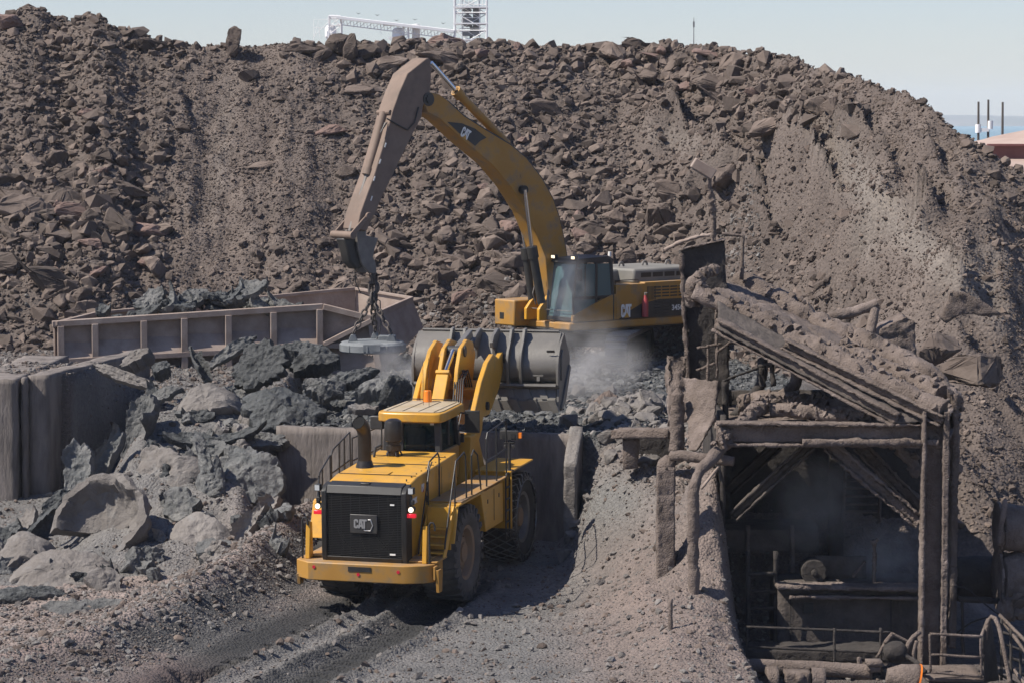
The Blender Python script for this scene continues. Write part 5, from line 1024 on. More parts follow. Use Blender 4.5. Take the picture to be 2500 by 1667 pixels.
# engine house
g = MB(); g.prism([(.3, 1.41), (.3, 2.48), (-.9, 2.48), (-.9, 2.52), (-3.65, 2.52), (-3.65, 1.41)], .9, 1.50); hs = eb(g, 'engine_house', M['yeld'], .03)
g = MB(); g.prism([(-.9, 1.41), (-.9, 2.1), (-3.65, 2.1), (-3.65, 1.41)], -1.5, .9); g.prism([(-.7, 2.45), (-.7, 2.92), (-3.6, 2.92), (-3.6, 2.45)], -1.3, 1.22); g.prism([(.35, 2.45), (.35, 2.82), (-.8, 2.88), (-.8, 2.45)], -1.3, .5); eb(g, 'engine_hood', M['hood'], .08)
g = MB(); g.prism([(.2, 1.42), (-3.55, 1.42), (-3.55, 1.95), (-1.5, 1.97), (-.75, 1.86), (-.25, 1.66)], 1.502, 1.508); g.build('grey_stripe', M['dgrey'], hs)
for c in range(4):
    g = MB()
    for r_ in range(4): g.box((-1.42 - .35 * c, 1.506, 2.06 + .095 * r_), (.28, .03, .035), rot=(R(25), 0, 0))
    g.build('louvre', M['black'], hs)
for c in range(3):
    g = MB()
    for r_ in range(5):
        if c == 2 and r_ < 3: continue
        g.box((-1.42 - .35 * c, 1.512, 1.52 + .09 * r_), (.28, .03, .035), rot=(R(25), 0, 0))
    g.build('louvre', M['black'], hs)
g = MB()
for k in range(7): g.box((-1.0 - .055 * k, 1.503, 2.17), (.02, .01, .42))
g.build('louvre', M['black'], hs)
for c in range(5): g = MB(); g.box((-1.2 - .5 * c, 1.224, 2.72), (.42, .008, .14)); g.build('hood_vent', M['black'], hs)
g = MB(); g.tube([(.2, 1.35, 2.48), (.2, 1.35, 2.6), (-.75, 1.35, 2.6), (-.75, 1.35, 2.48)], .015, 6); eb(g, 'roof_handrail', M['dgrey'], 0)
for xx in (-1.0, -2.0, -3.0):
    g = MB(); g.tube([(xx + .1 * math.cos(a_), 0.3, 2.95 + .13 * math.sin(a_)) for a_ in np.linspace(0, math.pi, 9)], .035, 6); eb(g, 'lifting_eye', M['steel'], 0)
cat_logo(hs, 'lettering', (.10, 1.509, 1.47), (-1, 0, 0), (0, 0, 1), .40, .008, M['white'], M['yel'])
text_part(hs, 'model_number', '345C', (-2.03, 1.511, 1.60), (-1, 0, 0), (0, 0, 1), .17, .004, M['white'])
g = MB(); g.prism([(-2.52, 1.43), (-2.8, 1.43), (-2.8, 1.8)], 1.508, 1.514); g.build('red_mark', M['redp'], hs)
g = MB(); g.lathe([(.001, 2.12), (.05, 2.12), (.06, 2.05), (.1, 1.98), (.1, 1.46), (.001, 1.46)], (-.80, 1.62, 0), 'z', 16); fe = g.build('fire_extinguisher', M['redp'], exv); g = MB(); g.cyl((-.80, 1.62, 2.1), (-.80, 1.62, 2.2), .03, n=8); g.box((-.80, 1.66, 2.2), (.05, .14, .03)); g.build('valve', M['steel'], fe)
# cab
g = MB(); g.prism([(2.05, 1.42), (2.05, 1.62), (1.2, 1.95), (.45, 2.2), (.32, 2.2), (.32, 1.42)], 1.40, 1.52); g.prism([(1.95, 1.42), (1.95, 1.6), (.35, 1.6), (.35, 1.42)], .28, 1.40); cbx = eb(g, 'cab_base', M['yeld'], .02)
g = MB(); fr = [((2.04, 1.45), (2.04, 1.42)), ]
for yy in (.3, 1.46):
    g.tube([(2.0, yy, 1.42), (2.02, yy, 2.1), (1.86, yy, 3.2), (1.75, yy, 3.28)], .045, 8); g.tube([(.42, yy, 1.42), (.42, yy, 2.1), (.5, yy, 3.2), (.58, yy, 3.28)], .07, 8); g.beam((1.1, yy, 1.45), (1.1, yy, 3.25), .07, .1, up=(1, 0, 0)); g.beam((2.0, yy, 2.13), (.45, yy, 2.13), .06, .09) if yy > 1 else None
g.beam((2.0, .3, 1.5), (2.0, 1.46, 1.5), .08, .12); g.beam((1.78, .3, 3.2), (1.78, 1.46, 3.2), .14, .1); g.prism([(1.95, 3.2), (1.88, 3.32), (.6, 3.38), (.42, 3.28), (.42, 3.18)], .26, 1.50); cf = eb(g, 'cab_frame', M['dgrey'], .02)
for nm, q in (('windscreen', [(2.02, .33, 1.55), (2.02, 1.43, 1.55), (1.83, 1.43, 3.15), (1.83, .33, 3.15)]), ('door_window', [(1.95, 1.475, 2.18), (1.15, 1.475, 2.18), (1.15, 1.475, 3.15), (1.82, 1.475, 3.15)]), ('lower_door_panel', [(1.98, 1.478, 1.64), (1.15, 1.478, 1.95), (1.15, 1.478, 2.1), (1.98, 1.478, 2.1)]), ('side_window', [(1.05, 1.475, 2.1), (.47, 1.475, 2.15), (.53, 1.475, 3.15), (1.05, 1.475, 3.15)]), ('far_window', [(1.9, .31, 1.7), (.5, .31, 1.7), (.5, .31, 3.1), (1.85, .31, 3.1)]), ('rear_window', [(.4, .4, 2.2), (.4, 1.4, 2.2), (.48, 1.4, 3.1), (.48, .4, 3.1)])):
    g = MB(); panel(g, q, .012); g.build(nm, M['glasst'], cbx)
g = MB(); g.box((1.55, 1.485, 2.65), (.03, .02, .95)); g.build('window_bar', M['dgrey'], cbx)
for yy in (.5, 1.42):
    g = MB(); g.box((1.93, yy, 3.36), (.12, .2, .12)); a1 = eb(g, 'work_light', M['dgrey'], .01); g = MB(); g.box((1.995, yy, 3.36), (.012, .15, .085)); g.build('lamp', M['lampw'], a1)
g = MB(); g.box((1.9, 1.62, 2.85), (.05, .2, .36)); g.tube([(1.85, 1.48, 3.1), (1.88, 1.62, 3.1)], .015, 6); eb(g, 'mirror', M['dgrey'], .01)
g = MB(); g.box((.9, .9, 1.95), (.5, .5, .14)); g.box((.68, .9, 2.3), (.12, .48, .7)); eb(g, 'seat', M['black'], .03)
g = MB(); g.tube([(.48, 1.4, 3.35), (.48, 1.4, 3.5)], .05, 8); eb(g, 'beacon', M['white'], 0)
pw = Matrix.Translation(EC) @ Matrix.Rotation(EH, 4, 'Z') @ Vector((.88, .9, 1.98)); person('person', pw, EH, .95, 'operator in a yellow vest sitting in the cab of the excavator', 'hiv')
g = MB(); g.tube([(2.1, -.5, 1.75), (2.1, 1.55, 1.75)], .012, 5); g.tube([(2.1, 1.55, 1.4), (2.1, 1.55, 1.75)], .012, 5); eb(g, 'front_rail', M['steel'], 0)
# boom
boomO = [(1033, 249), (1038, 234), (1052, 226), (1072, 230), (1094, 247), (1133, 284), (1190, 320), (1247, 354), (1286, 387), (1324, 437), (1351, 487), (1366, 532), (1378, 586), (1387, 640), (1392, 720), (1350, 735), (1338, 700), (1332, 628), (1312, 578), (1286, 517), (1247, 456), (1202, 402), (1133, 345), (1075, 291), (1045, 275)]
g = MB(); g.prism(OL(boomO, .36), -.34, .36); boom = eb(g, 'boom', M['yeld'], .02)
g = MB(); ol = OL(boomO, .36)
def strip(poly, idx, y0, w):  # raised weld line
    gg = MB(); gg.tube([(poly[i][0], y0, poly[i][1]) for i in idx], w, 6); return gg
strip(ol, range(4, 14), .33, .03).build('edge_hose', M['dgrey'], boom)
strip([(p[0], p[1] + .09) for p in ol], range(4, 14), .1, .035).build('boom_hose', M['dgrey'], boom)
strip([(p[0], p[1] + .09) for p in ol], range(4, 14), -.1, .035).build('boom_hose', M['dgrey'], boom)
bp = onplane(1281, 464, .5); g = MB(); g.cyl((bp[0], -.5, bp[1]), (bp[0], .52, bp[1]), .13, n=18); g.build('boom_pin', M['black'], boom)
tp = onplane(1048, 243, .4); g = MB(); g.cyl((tp[0], -.4, tp[1]), (tp[0], .42, tp[1]), .11, n=18); g.cyl((tp[0], .36, tp[1]), (tp[0], .385, tp[1]), .2, n=20); g.build('stick_pin', M['dgrey'], boom)
q = OL([(1276, 430)], .4)[0]; g = MB(); g.cyl((q[0], .36, q[1]), (q[0], .375, q[1]), .07, n=14); g.build('cap', M['yeld'], boom)
# boom decal
dc = OL([(1092, 298), (1128, 302), (1160, 315), (1188, 337), (1172, 345), (1160, 357), (1120, 325)], .365); g = MB(); g.prism(dc, .362, .368); dcl = g.build('decal', M['dgrey'], boom)
a_, b_ = OL([(1127, 330)], .37)[0], OL([(1160, 352)], .37)[0]; X_ = Vector((b_[0] - a_[0], 0, b_[1] - a_[1])).normalized(); Z_ = Vector((-X_.z, 0, X_.x)) * (-1 if X_.x > 0 else 1)
if Z_.z < 0: Z_ = -Z_
cat_logo(dcl, 'lettering', (a_[0] + .06, .369, a_[1] - .02), X_, Z_, .31, .006, M['white'], M['yel'])
# boom cylinders
for s_, pts in ((1, [(1281, 464), (1298, 603), (1322, 740)]), (-1, [(1268, 520), (1283, 606), (1300, 735)])):
    y0 = .5 * s_
    pt = [Vector((q[0], y0, q[1])) for q in OL(pts, y0)]
    g = MB(); g.cyl(pt[1], pt[2], .13, n=16); g.cyl(pt[1], pt[1] + (pt[2] - pt[1]).normalized() * .35, .165, n=16); bc = eb(g, 'boom_cylinder', M['dgrey'], 0); g = MB(); g.cyl(pt[0], pt[1], .06, n=12); g.build('piston_rod', M['chrome'], bc)
for k, px_ in enumerate((1318, 1332, 1340, 1310)):
    a1 = onplane(px_, 690 - 8 * k, .1); a2 = onplane(px_ + 6, 745, .2); g = MB(); g.tube([(a1[0], .1 + .1 * k - .2, a1[1]), ((a1[0] + a2[0]) / 2 + .12, .1 + .1 * k - .2, (a1[1] + a2[1]) / 2), (a2[0], .1 * k - .1, a2[1])], .022, 6); eb(g, 'hose', M['steel'], 0)
g = MB(); g.prism([(1.2, 1.4), (2.3, 1.4), (2.3, 1.75), (1.9, 2.2), (1.4, 2.2)], -.5, -.38); g.prism([(1.2, 1.4), (2.3, 1.4), (2.3, 1.75), (1.9, 2.2), (1.4, 2.2)], .1, .22); eb(g, 'boom_foot', M['yel'])
# stick cylinder on top of the boom
y0 = .0; pt = [Vector((q[0], y0, q[1])) for q in OL([(1052, 154), (1112, 222), (1238, 352)], y0)]
g = MB(); g.cyl(pt[1], pt[2], .13, n=16); g.cyl(pt[1], pt[1] + (pt[2] - pt[1]).normalized() * .25, .17, n=16); g.beam(pt[2], pt[2] + (pt[2] - pt[1]).normalized() * .45, .2, .1); sc_ = eb(g, 'stick_cylinder', M['yeld'], 0); g = MB(); g.cyl(pt[0], pt[1], .07, n=14); g.build('piston_rod', M['chrome'], sc_)
# stick
stO = [(1043, 142), (1052, 148), (1053, 190), (1050, 226), (1033, 261), (1030, 286), (999, 345), (964, 418), (934, 479), (918, 517), (903, 548), (895, 565), (872, 560), (880, 520), (896, 475), (913, 430), (941, 337), (959, 270), (975, 225), (995, 180)]
g = MB(); g.prism(OL(stO, .36), -.34, .36); stick = eb(g, 'stick', M['tan'], .025)
w = OL([(1010, 190), (985, 235), (965, 285)], .1); g = MB()
for yy in (-.12, .1): g.prism(OL([(985, 200), (965, 235), (940, 290), (950, 292), (975, 245)], yy), yy - .02, yy + .02)
g.build('bracket', M['tan'], stick)
g = MB(); pl = OL([(944, 290), (970, 305), (995, 318), (1012, 300), (1022, 262)], .4); g.tube([(a_, .4, b_) for a_, b_ in pl], .022, 6); pl = OL([(945, 300), (928, 325), (940, 300)], .3); g.tube([(a_, .3, b_) for a_, b_ in pl], .02, 6); g.build('hose', M['dgrey'], stick)
for (a1, b1) in ((941, 355), (928, 395), (914, 437), (907, 485)):
    q = onplane(a1, b1, .37); g = MB(); g.box((q[0], .372, q[1]), (.04, .01, .14), rot=(0, R(-22), 0)); g.build('weld_tab', M['white'], stick)
pt = [Vector((q[0], 0, q[1])) for q in OL([(938, 275), (897, 428), (855, 566)], 0)]
g = MB(); g.cyl(pt[0], pt[1], .135, n=18); g.cyl(pt[1] - (pt[1] - pt[0]).normalized() * .2, pt[1], .165, n=18); g.cyl(pt[0] + Vector((0, -.3, 0)), pt[0] + Vector((0, .3, 0)), .07, n=10); cc = eb(g, 'bucket_cylinder', M['tan'], 0); g = MB(); g.cyl(pt[1], pt[2], .075, n=14); g.build('piston_rod', M['steel'], cc)
q0 = OL([(846, 577)], 0)[0]; q1 = OL([(899, 528)], .4)[0]; q2 = OL([(886, 566)], .3)[0]; qb = OL([(858, 575)], .4)[0]
for s_ in (-1, 1):
    g = MB(); g.beam((qb[0], s_ * .4, qb[1]), (q1[0], s_ * .4, q1[1]), .06, .16); g.cyl((q1[0], s_ * .36, q1[1]), (q1[0], s_ * .46, q1[1]), .11, n=14); eb(g, 'linkage', M['tan'])
g = MB(); g.cyl((qb[0], -.5, qb[1]), (qb[0], .5, qb[1]), .11, n=18); eb(g, 'linkage_pin', M['tan'], 0)
# hook bracket
brk = [(869, 565), (893, 560), (895, 576), (924, 582), (915, 609), (911, 628), (918, 643), (920, 668), (903, 668), (884, 645), (876, 613)]
g = MB(); g.prism(OL(brk, .28), .18, .28); g.prism(OL(brk, .28), -.28, -.18); hb_ = eb(g, 'hook_bracket', M['steel'])
g = MB(); g.prism(OL([(830, 582), (872, 580), (880, 615), (888, 650), (862, 658), (846, 640), (840, 612)], 0), -.25, .17); g.build('bracket_plate', M['dgrey'], hb_, .06)
# ------------------------------------------------------------------ chains and magnet
mc = at(910, 846, 77.1)
mg = empty('lifting_magnet', (mc.x, mc.y, mc.z - .2), 'round blue-grey lifting magnet hanging by three chains from the excavator stick', 'magnet')
mr = .96
g = MB(); g.lathe([(.001, -.14), (mr * .96, -.14), (mr, -.10), (mr, .08), (mr * .93, .15), (mr * .6, .19), (.001, .19)], (0, 0, .2), 'z', 10 * 4); dk = g.build('magnet_disc', M['magn'], mg, 0)
g = MB()
for k in range(10): a_ = k * .628 + .2; g.box((mr * .99 * math.cos(a_), mr * .99 * math.sin(a_), .19), (.05, .07, .2), rot=(0, 0, a_))
g.build('rib', M['magn'], dk, .01)
g = MB(); g.box((.42, .1, .42), (.5, .4, .2)); g.build('terminal_box', M['magn'], mg, .02)
g = MB(); g.box((.02, -mr * .985, .24), (.5, .03, .2)); np_ = g.build('name_plate', M['magn'], mg, .01)
lug = [(-.55, -.35, .5), (.05, .5, .5), (.55, -.3, .5)]
for l_ in lug:
    g = MB(); g.prism([(l_[0] - .15, .36), (l_[0] - .06, .58), (l_[0] + .06, .58), (l_[0] + .15, .36)], l_[1] - .05, l_[1] + .05); g.build('lug', M['magn'], mg, .01)
def chain(name, p0, p1, lk=.26, r=.032, par=None, m='rust'):
    p0, p1 = Vector(p0), Vector(p1); n = max(2, round((p1 - p0).length / (lk * .72))); g = MB(); d = (p1 - p0) / n; x = d.normalized(); y = x.cross(Vector((.3, .9, .1))).normalized(); z = x.cross(y)
    for k in range(n):
        c = p0 + d * (k + .5); u = y if k % 2 else z; hl, hw_ = lk * .5 - r, lk * .27
        pts = [c + x * (hl * math.copysign(min(1, abs(math.cos(t)) * 1.35), math.cos(t))) + u * hw_ * math.sin(t) for t in np.linspace(0, 2 * math.pi, 13)]; g.tube(pts, r, 6, cap=False)
    return g.build(name, M[m], par)
top = at(912, 668, 77.3) - Vector(mg.location); ringp = at(908, 720, 77.2) - Vector(mg.location)
for l_ in lug: chain('chain', (l_[0], l_[1], .6), ringp + Vector((0, 0, -.1)), .26, .034, mg)
chain('top_shackle', ringp + Vector((0, 0, -.25)), top, .42, .045, mg)
chain('top_shackle', ringp + Vector((.1, 0, -.2)), top + Vector((.05, 0, 0)), .36, .04, mg)
g = MB(); cpt = [at(a_, b_, 77.3) - Vector(mg.location) for a_, b_ in ((866, 655), (868, 690), (880, 715), (898, 722), (914, 728), (928, 735), (930, 790), (925, 820), (916, 835))]; g.tube(cpt, .018, 6); g.build('power_cable', M['black'], mg)
# ================================================================== dust-caked steelwork on the right
sf = empty('ore_shed', (at(2278, 1640, 54).x, 54, -1.0), 'tall dust-caked steel frame with sloping roof beams over the dark bay on the right', 'shed'); FO = Vector(sf.location)
def fb(mb, name, m='caked', par=sf, ck=(.028, 4.5, .09)):
    O = Vector(par.location); mb.v = [tuple(Vector(v) - O) for v in mb.v]; return mb.build(name, M[m], par, caked=ck)
def own(mb, name, label, cat, m='caked', ck=(.025, 4, .1), group=None, **k): return tag(mb.build(name, M[m], caked=ck, **k), label, cat, group)
def I(a, b, Y1, c, d, Y2, w, h, t=.05, **k): g = MB(); g.ibeam(at(a, b, Y1), at(c, d, Y2), w, h, t, **k); return g
def Bm(a, b, Y1, c, d, Y2, w, h, **k): g = MB(); g.beam(at(a, b, Y1), at(c, d, Y2), w, h, **k); return g
# columns
cx0, cx1 = at(2251, 1300, 54).x, at(2304, 1300, 54).x
g = MB(); g.box((cx0, 54, 1.75), (.07, .42, 5.3)); g.box((cx1, 54, 1.75), (.12, .46, 5.3)); g.box(((cx0 + cx1) / 2, 54.1, 1.75), (cx1 - cx0, .06, 5.3)); fb(g, 'column', ck=(.02, 7, .06))
g = MB(); c2 = at(2326, 1300, 55.6).x; g.box((c2, 55.6, 1.9), (.14, .4, 5.4)); fb(g, 'column', ck=(.025, 6, .07))
for px, Y in ((1765, 60.2), (2040, 60.5)):
    g = MB(); c = at(px, 1300, Y).x; g.box((c, Y, 1.6), (.35, .35, 5.2)); fb(g, 'column', 'cakedd')
fb(I(1749, 1057, 54.2, 2302, 1061, 54.2, .42, .5, .07), 'girder')
g = MB(); g.beam(at(1960, 1080, 54.0), at(2290, 1078, 54.0), .3, .13); fb(g, 'girder_crust', ck=(.035, 5, .08))
fb(I(2302, 1040, 54.3, 2330, 985, 57.8, .3, .5), 'girder')
# sloping roof
F0, F1 = at(1700, 722, 57.6), at(2308, 1018, 53.9); K0, K1 = at(1795, 678, 61.0), at(2322, 958, 57.6)
g = MB(); panel(g, [F0, F1, K1, K0], .12); fb(g, 'roof_deck', ck=(.09, 1.6, .16))
g = MB(); n_ = 26; 
def ridge(pts, rr, seed, name='roof_crust', par=sf, ck=(.07, 1.9, .11), m='caked'):
    # lumpy crust: overlapping fat segments
    g = MB(); r = random.Random(seed); P_ = []
    tot = sum((Vector(b) - Vector(a)).length for a, b in zip(pts[:-1], pts[1:])); steps = max(6, int(tot / .16))
    for k in range(steps + 1):
        s = k / steps * tot; 
        for a, b in zip(pts[:-1], pts[1:]):
            l = (Vector(b) - Vector(a)).length
            if s <= l + 1e-6: P_.append(Vector(a).lerp(Vector(b), min(1, s / l))); break
            s -= l
    rad = []; cur = 1
    for k in range(len(P_)):
        if k % 7 == 0: cur = r.uniform(.88, 1.12)
        rad.append(rr * cur * (.84 if k % 7 == 6 else 1))
    g.tube(P_, rad, 14); o = fb(g, name, m, par, ck)
    h = MB()
    for _ in range(int(tot * 26)):
        i = r.randrange(len(P_)); me = protos.objects[r.randrange(9)].data; s_ = r.uniform(.03, .09) * (1.6 if r.random() < .15 else 1); d = Vector((r.uniform(-1, 1), r.uniform(-1, .4), r.uniform(-.3, 1))).normalized()
        c = P_[i] + d * rad[i] * .98 - FO * 0; Mx = Euler((r.uniform(0, 6), r.uniform(0, 6), r.uniform(0, 6))).to_matrix(); h.add([c + Mx @ Vector(v.co) * s_ - Vector(par.location) for v in me.vertices], [tuple(p.vertices) for p in me.polygons])
    q_ = h.build('crust_lumps', M[m], par, angle=25); q_['kind'] = 'stuff'
    return o
ridge([at(1697, 712, 57.4), at(1752, 738, 57.2), at(1925, 822, 56.3)], .24, 1)
ridge([at(1930, 835, 56.2), at(2000, 862, 55.6), at(2160, 935, 54.7), at(2306, 1004, 53.9)], .26, 2)
ridge([at(1800, 690, 61), at(1905, 738, 60.3), at(2020, 800, 59.6), at(2110, 842, 59), at(2200, 888, 58.4), at(2290, 940, 57.8), at(2322, 985, 57)], .30, 3)
ridge([at(2050, 850, 57.8), at(2180, 905, 56.8), at(2300, 965, 55.6)], .24, 4)
ridge([at(2322, 985, 56.5), at(2330, 1060, 55.6), at(2326, 1180, 55.6)], .12, 5, 'column_crust', ck=(.02, 7, .08))
g = MB(); panel(g, [at(1753, 800, 55.6), at(2184, 1030, 54.0), at(2300, 1024, 54.0), at(1753, 735, 56.9)], .05); fb(g, 'side_web', 'cakedm')
g = MB(); panel(g, [at(1745, 1040, 54.5), at(2290, 1036, 54.5), at(2320, 1000, 59), at(1745, 985, 60.5)], .1); fb(g, 'lower_deck', ck=(.08, 1.5, .16))
fb(I(1748, 792, 55.8, 2190, 1026, 54.0, .26, .3, .06), 'sloping_beam')
fb(I(1915, 838, 55.6, 2304, 1028, 53.8, .3, .26, .06), 'sloping_beam')
ridge([at(1880, 1000, 55.5), at(1960, 1005, 55.3), at(2080, 1018, 55.0), at(2200, 1022, 54.7)], .17, 6, 'deck_crust')
ridge([at(1800, 985, 57), at(1900, 975, 57), at(1990, 985, 57), at(2100, 1000, 56.5)], .22, 7, 'deck_crust')
fb(I(2022, 1085, 54.4, 2246, 1275, 54.2, .3, .3, .06), 'brace', ck=(.045, 6, .07)); fb(I(2095, 1085, 55.2, 2248, 1240, 55.2, .26, .3, .06), 'brace', ck=(.045, 6, .07))
fb(I(1980, 1085, 55.5, 1790, 1260, 55.8, .26, .26, .06), 'brace', 'cakedm'); fb(I(1900, 1085, 57.5, 1775, 1200, 57.5, .26, .26, .06), 'brace', 'cakedm')
ridge([at(2190, 1095, 55.0), at(2225, 1120, 55.0), at(2240, 1165, 55.0)], .15, 8, 'hanging_crust')
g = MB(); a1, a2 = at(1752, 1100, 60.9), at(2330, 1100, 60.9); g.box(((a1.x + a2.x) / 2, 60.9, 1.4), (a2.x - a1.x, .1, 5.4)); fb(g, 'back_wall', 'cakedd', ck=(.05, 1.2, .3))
g = MB(); g.box((at(1745, 1100, 58).x, 58.3, 1.4), (.1, 5.4, 5.4)); fb(g, 'shade_wall', 'cakedd', ck=(.05, 1.2, .3))  # wall added to keep the sun out of the bay
# tower plate
g = MB(); tp_ = [(1659, 613), (1690, 604), (1716, 596), (1744, 591), (1770, 586), (1772, 654), (1779, 702), (1778, 1005), (1684, 1000), (1678, 850), (1670, 740)]
g.prism([(at(a, b, 59.6).x, at(a, b, 59.6).z) for a, b in tp_], 59.6, 59.95); tw0 = own(g, 'plate_tower', 'tall dark dust-caked steel plate standing in front of the excavator tail', 'steel plate', 'cakedd', ck=(.05, 1.6, .14))  # front face in shade, its darkness put into the material
g = MB(); g.beam(at(1663, 620, 59.55), at(1683, 990, 59.55), .12, .12, up=(0, 1, 0)); fb(g, 'lit_edge', 'caked', tw0, ck=(.05, 3, .1))  # sunlit left edge put in as a lighter strip
g = MB(); g.beam(at(1659, 611, 59.7), at(1770, 584, 59.7), .4, .06); fb(g, 'lit_edge', 'caked', tw0, ck=(.04, 3, .1))  # lighter strip for the lit top edge
for (a, b, c, d) in ((1748, 740, 1750, 920), (1700, 850, 1760, 840), (1748, 860, 1790, 830), (1700, 905, 1745, 885), (1728, 840, 1728, 930)):
    fb(Bm(a, b, 58.9, c, d, 58.9, .07, .09, up=(0, 1, 0)), 'bracket_bar', 'caked', tw0, ck=(.03, 3, .1))
ridge([at(1690, 745, 57.6), at(1690, 700, 57.5), at(1715, 672, 57.6)], .16, 9, 'beam_end_crust'); ridge([at(1715, 672, 57.6), at(1745, 660, 58.5)], .12, 10, 'beam_end_crust')
# posts, pipes and plates at the left of the frame
def tubeobj(name, pts, r, label, cat, m='caked', ck=(.02, 5, .08), n=16, **k):
    g = MB(); pts = [at(*p) for p in pts]; Q = []
    for a, b in zip(pts[:-1], pts[1:]):
        s_ = max(1, int((b - a).length / .15)); Q += [a.lerp(b, k_ / s_) for k_ in range(s_)]
    Q.append(pts[-1]); 
    for _ in range(2): Q = [Q[0]] + [(Q[i - 1] + Q[i] * 2 + Q[i + 1]) / 4 for i in range(1, len(Q) - 1)] + [Q[-1]]
    rr = [r] * len(Q); g.tube(Q, rr, n); return own(g, name, label, cat, m, ck, **k)
g = MB(); c = at(1625, 1240, 54.8); g.box((c.x, 54.8, 1.9), (.38, .4, 2.5)); g.tube([(c.x, 54.8, 3.1), (c.x + .02, 54.8, 3.25), (c.x + .04, 54.8, 3.38)], [.21, .19, .05], 14); own(g, 'post', 'thick square caked post with a rounded top at the left of the frame', 'post', ck=(.028, 5, .08))
tubeobj('pipe', [(1640, 1112, 54.6), (1668, 1108, 54.4), (1700, 1118, 54.3), (1740, 1119, 54.2), (1792, 1126, 54.1)], .11, 'short horizontal caked pipe stub reaching right from the top of the thick post', 'pipe')
tubeobj('pipe', [(1693, 1520, 53.2), (1693, 1300, 53.2), (1693, 1185, 53.2), (1700, 1155, 53.3), (1740, 1115, 53.7), (1800, 1055, 54.6), (1872, 985, 55.6)], .125, 'bent caked pipe rising from the mound and slanting up right to the girder', 'pipe', ck=(.03, 2.6, .07))
ridge([at(1755, 1085, 53.8), at(1800, 1040, 54.5), at(1872, 972, 55.5)], .13, 12, 'pipe_crust')
tubeobj('pipe', [(1838, 1010, 56.5), (1900, 975, 57), (1940, 945, 57.5), (1952, 920, 57.5), (1945, 905, 57.5)], .14, 'curved caked pipe inside the frame above the lower deck', 'pipe')
tubeobj('pipe', [(1790, 1020, 57.5), (1860, 940, 58), (1862, 880, 58.5)], .12, 'dark curved pipe behind the lower deck', 'pipe', 'cakedd')
g = MB(); g.beam(at(1712, 1192, 54), at(1762, 1128, 54.2), .05, .09, up=(0, 1, 0)); own(g, 'slat', 'small sunlit timber slat leaning beside the bent pipe', 'slat', 'skip', ck=(.004, 3, .3))
g = MB(); g.tube([at(1652, 1100, 56.3), at(1653, 1000, 56.3), at(1654, 962, 56.3), at(1655, 946, 56.3)], [.17, .17, .15, .04], 14); own(g, 'post', 'fat rounded caked post beside the sunlit leaning plate', 'post', ck=(.035, 5, .08))
g = MB(); q = [at(1676, 925, 56.9), at(1757, 932, 56.0), at(1750, 1020, 55.8), at(1706, 1102, 55.4), at(1688, 1100, 55.6), at(1680, 1010, 56.4)]; n_ = (q[1] - q[0]).cross(q[3] - q[0]).normalized() * .08; k = len(q); g.add(q + [p - n_ for p in q], [tuple(range(k)), tuple(range(2 * k - 1, k - 1, -1))] + [((i + 1) % k, i, k + i, k + (i + 1) % k) for i in range(k)]); own(g, 'leaning_plate', 'pinkish sunlit steel plate leaning behind the thick post', 'steel plate', ck=(.035, 4, .09))
g = MB(); g.beam(at(1650, 870, 58.4), at(1655, 1030, 58.0), .42, .5, up=(0, 1, 0)); own(g, 'pillar', 'rough caked pillar with pale rubble on its head, left of the tower plate', 'pillar', ck=(.10, 2.2, .1))
g = MB(); g.beam(at(1500, 1056, 60.2), at(1640, 1056, 59.6), .5, .22); own(g, 'ledge_beam', 'short thick caked beam carrying the pale rubble at the terrace edge', 'beam', ck=(.04, 2.4, .1))
g = MB(); g.box(at(1540, 1105, 60.2), (.36, .4, .7)); own(g, 'bracket', 'caked bracket block under the short thick beam', 'bracket', ck=(.03, 2.4, .1))
g = MB(); g.box(at(1600, 1130, 61.4), (1.3, .2, 1.3)); own(g, 'void_shade', 'added dark sheet standing in for the shaded void under the short thick beam', 'panel', 'cakedd')  # dark sheet added where the gap is only in shade
g = MB(); g.beam(at(1768, 932, 56.6), at(1772, 1020, 56.6), .12, .12, up=(0, 1, 0)); g.beam(at(1765, 930, 56.6), at(1850, 898, 57.4), .05, .05); g.beam(at(1858, 895, 57.4), at(1862, 945, 57.4), .12, .12, up=(0, 1, 0)); g.beam(at(1885, 890, 57.4), at(1888, 940, 57.4), .1, .1, up=(0, 1, 0)); g.beam(at(1850, 895, 57.4), at(1890, 888, 57.4), .1, .1); own(g, 'bent_rail', 'broken dark railing on the lower deck inside the frame', 'railing', 'cakedd')
g = MB(); g.tube([at(1637, 1592, 50.6), at(1637, 1462, 50.6), at(1637, 1457, 50.6)], [.05, .05, .02], 10); own(g, 'stake', 'thin caked stake standing on the mound at the bottom', 'stake', ck=(.012, 4, .08))
# floodlight
fl = empty('floodlight', at(1741, 592, 59.75), 'old boxy floodlight on a caked pole above the tower plate', 'floodlight')
g = MB(); g.tube([at(1741, 600, 59.75), at(1739, 520, 59.75), at(1734, 470, 59.75), at(1733, 432, 59.75)], .06, 10); g.tube([at(1748, 600, 59.8), at(1745, 430, 59.8)], .025, 6); fb(g, 'pole', 'caked', fl, ck=(.03, 4, .08))
g = MB(); g.tube([at(1741, 520, 59.7), at(1736, 490, 59.7), at(1733, 462, 59.7)], [.07, .11, .08], 12); fb(g, 'pole_crust', 'caked', fl, ck=(.05, 5, .06))
g = MB(); c = at(1717, 412, 59.75); g.box((0, 0, 0), (.54, .42, .24)); g.v = [tuple((Matrix.Rotation(R(32), 3, 'Y') @ Vector(v)) + c - Vector(fl.location)) for v in g.v]; hd_ = g.build('lamp_housing', M['skip'], fl, .02)
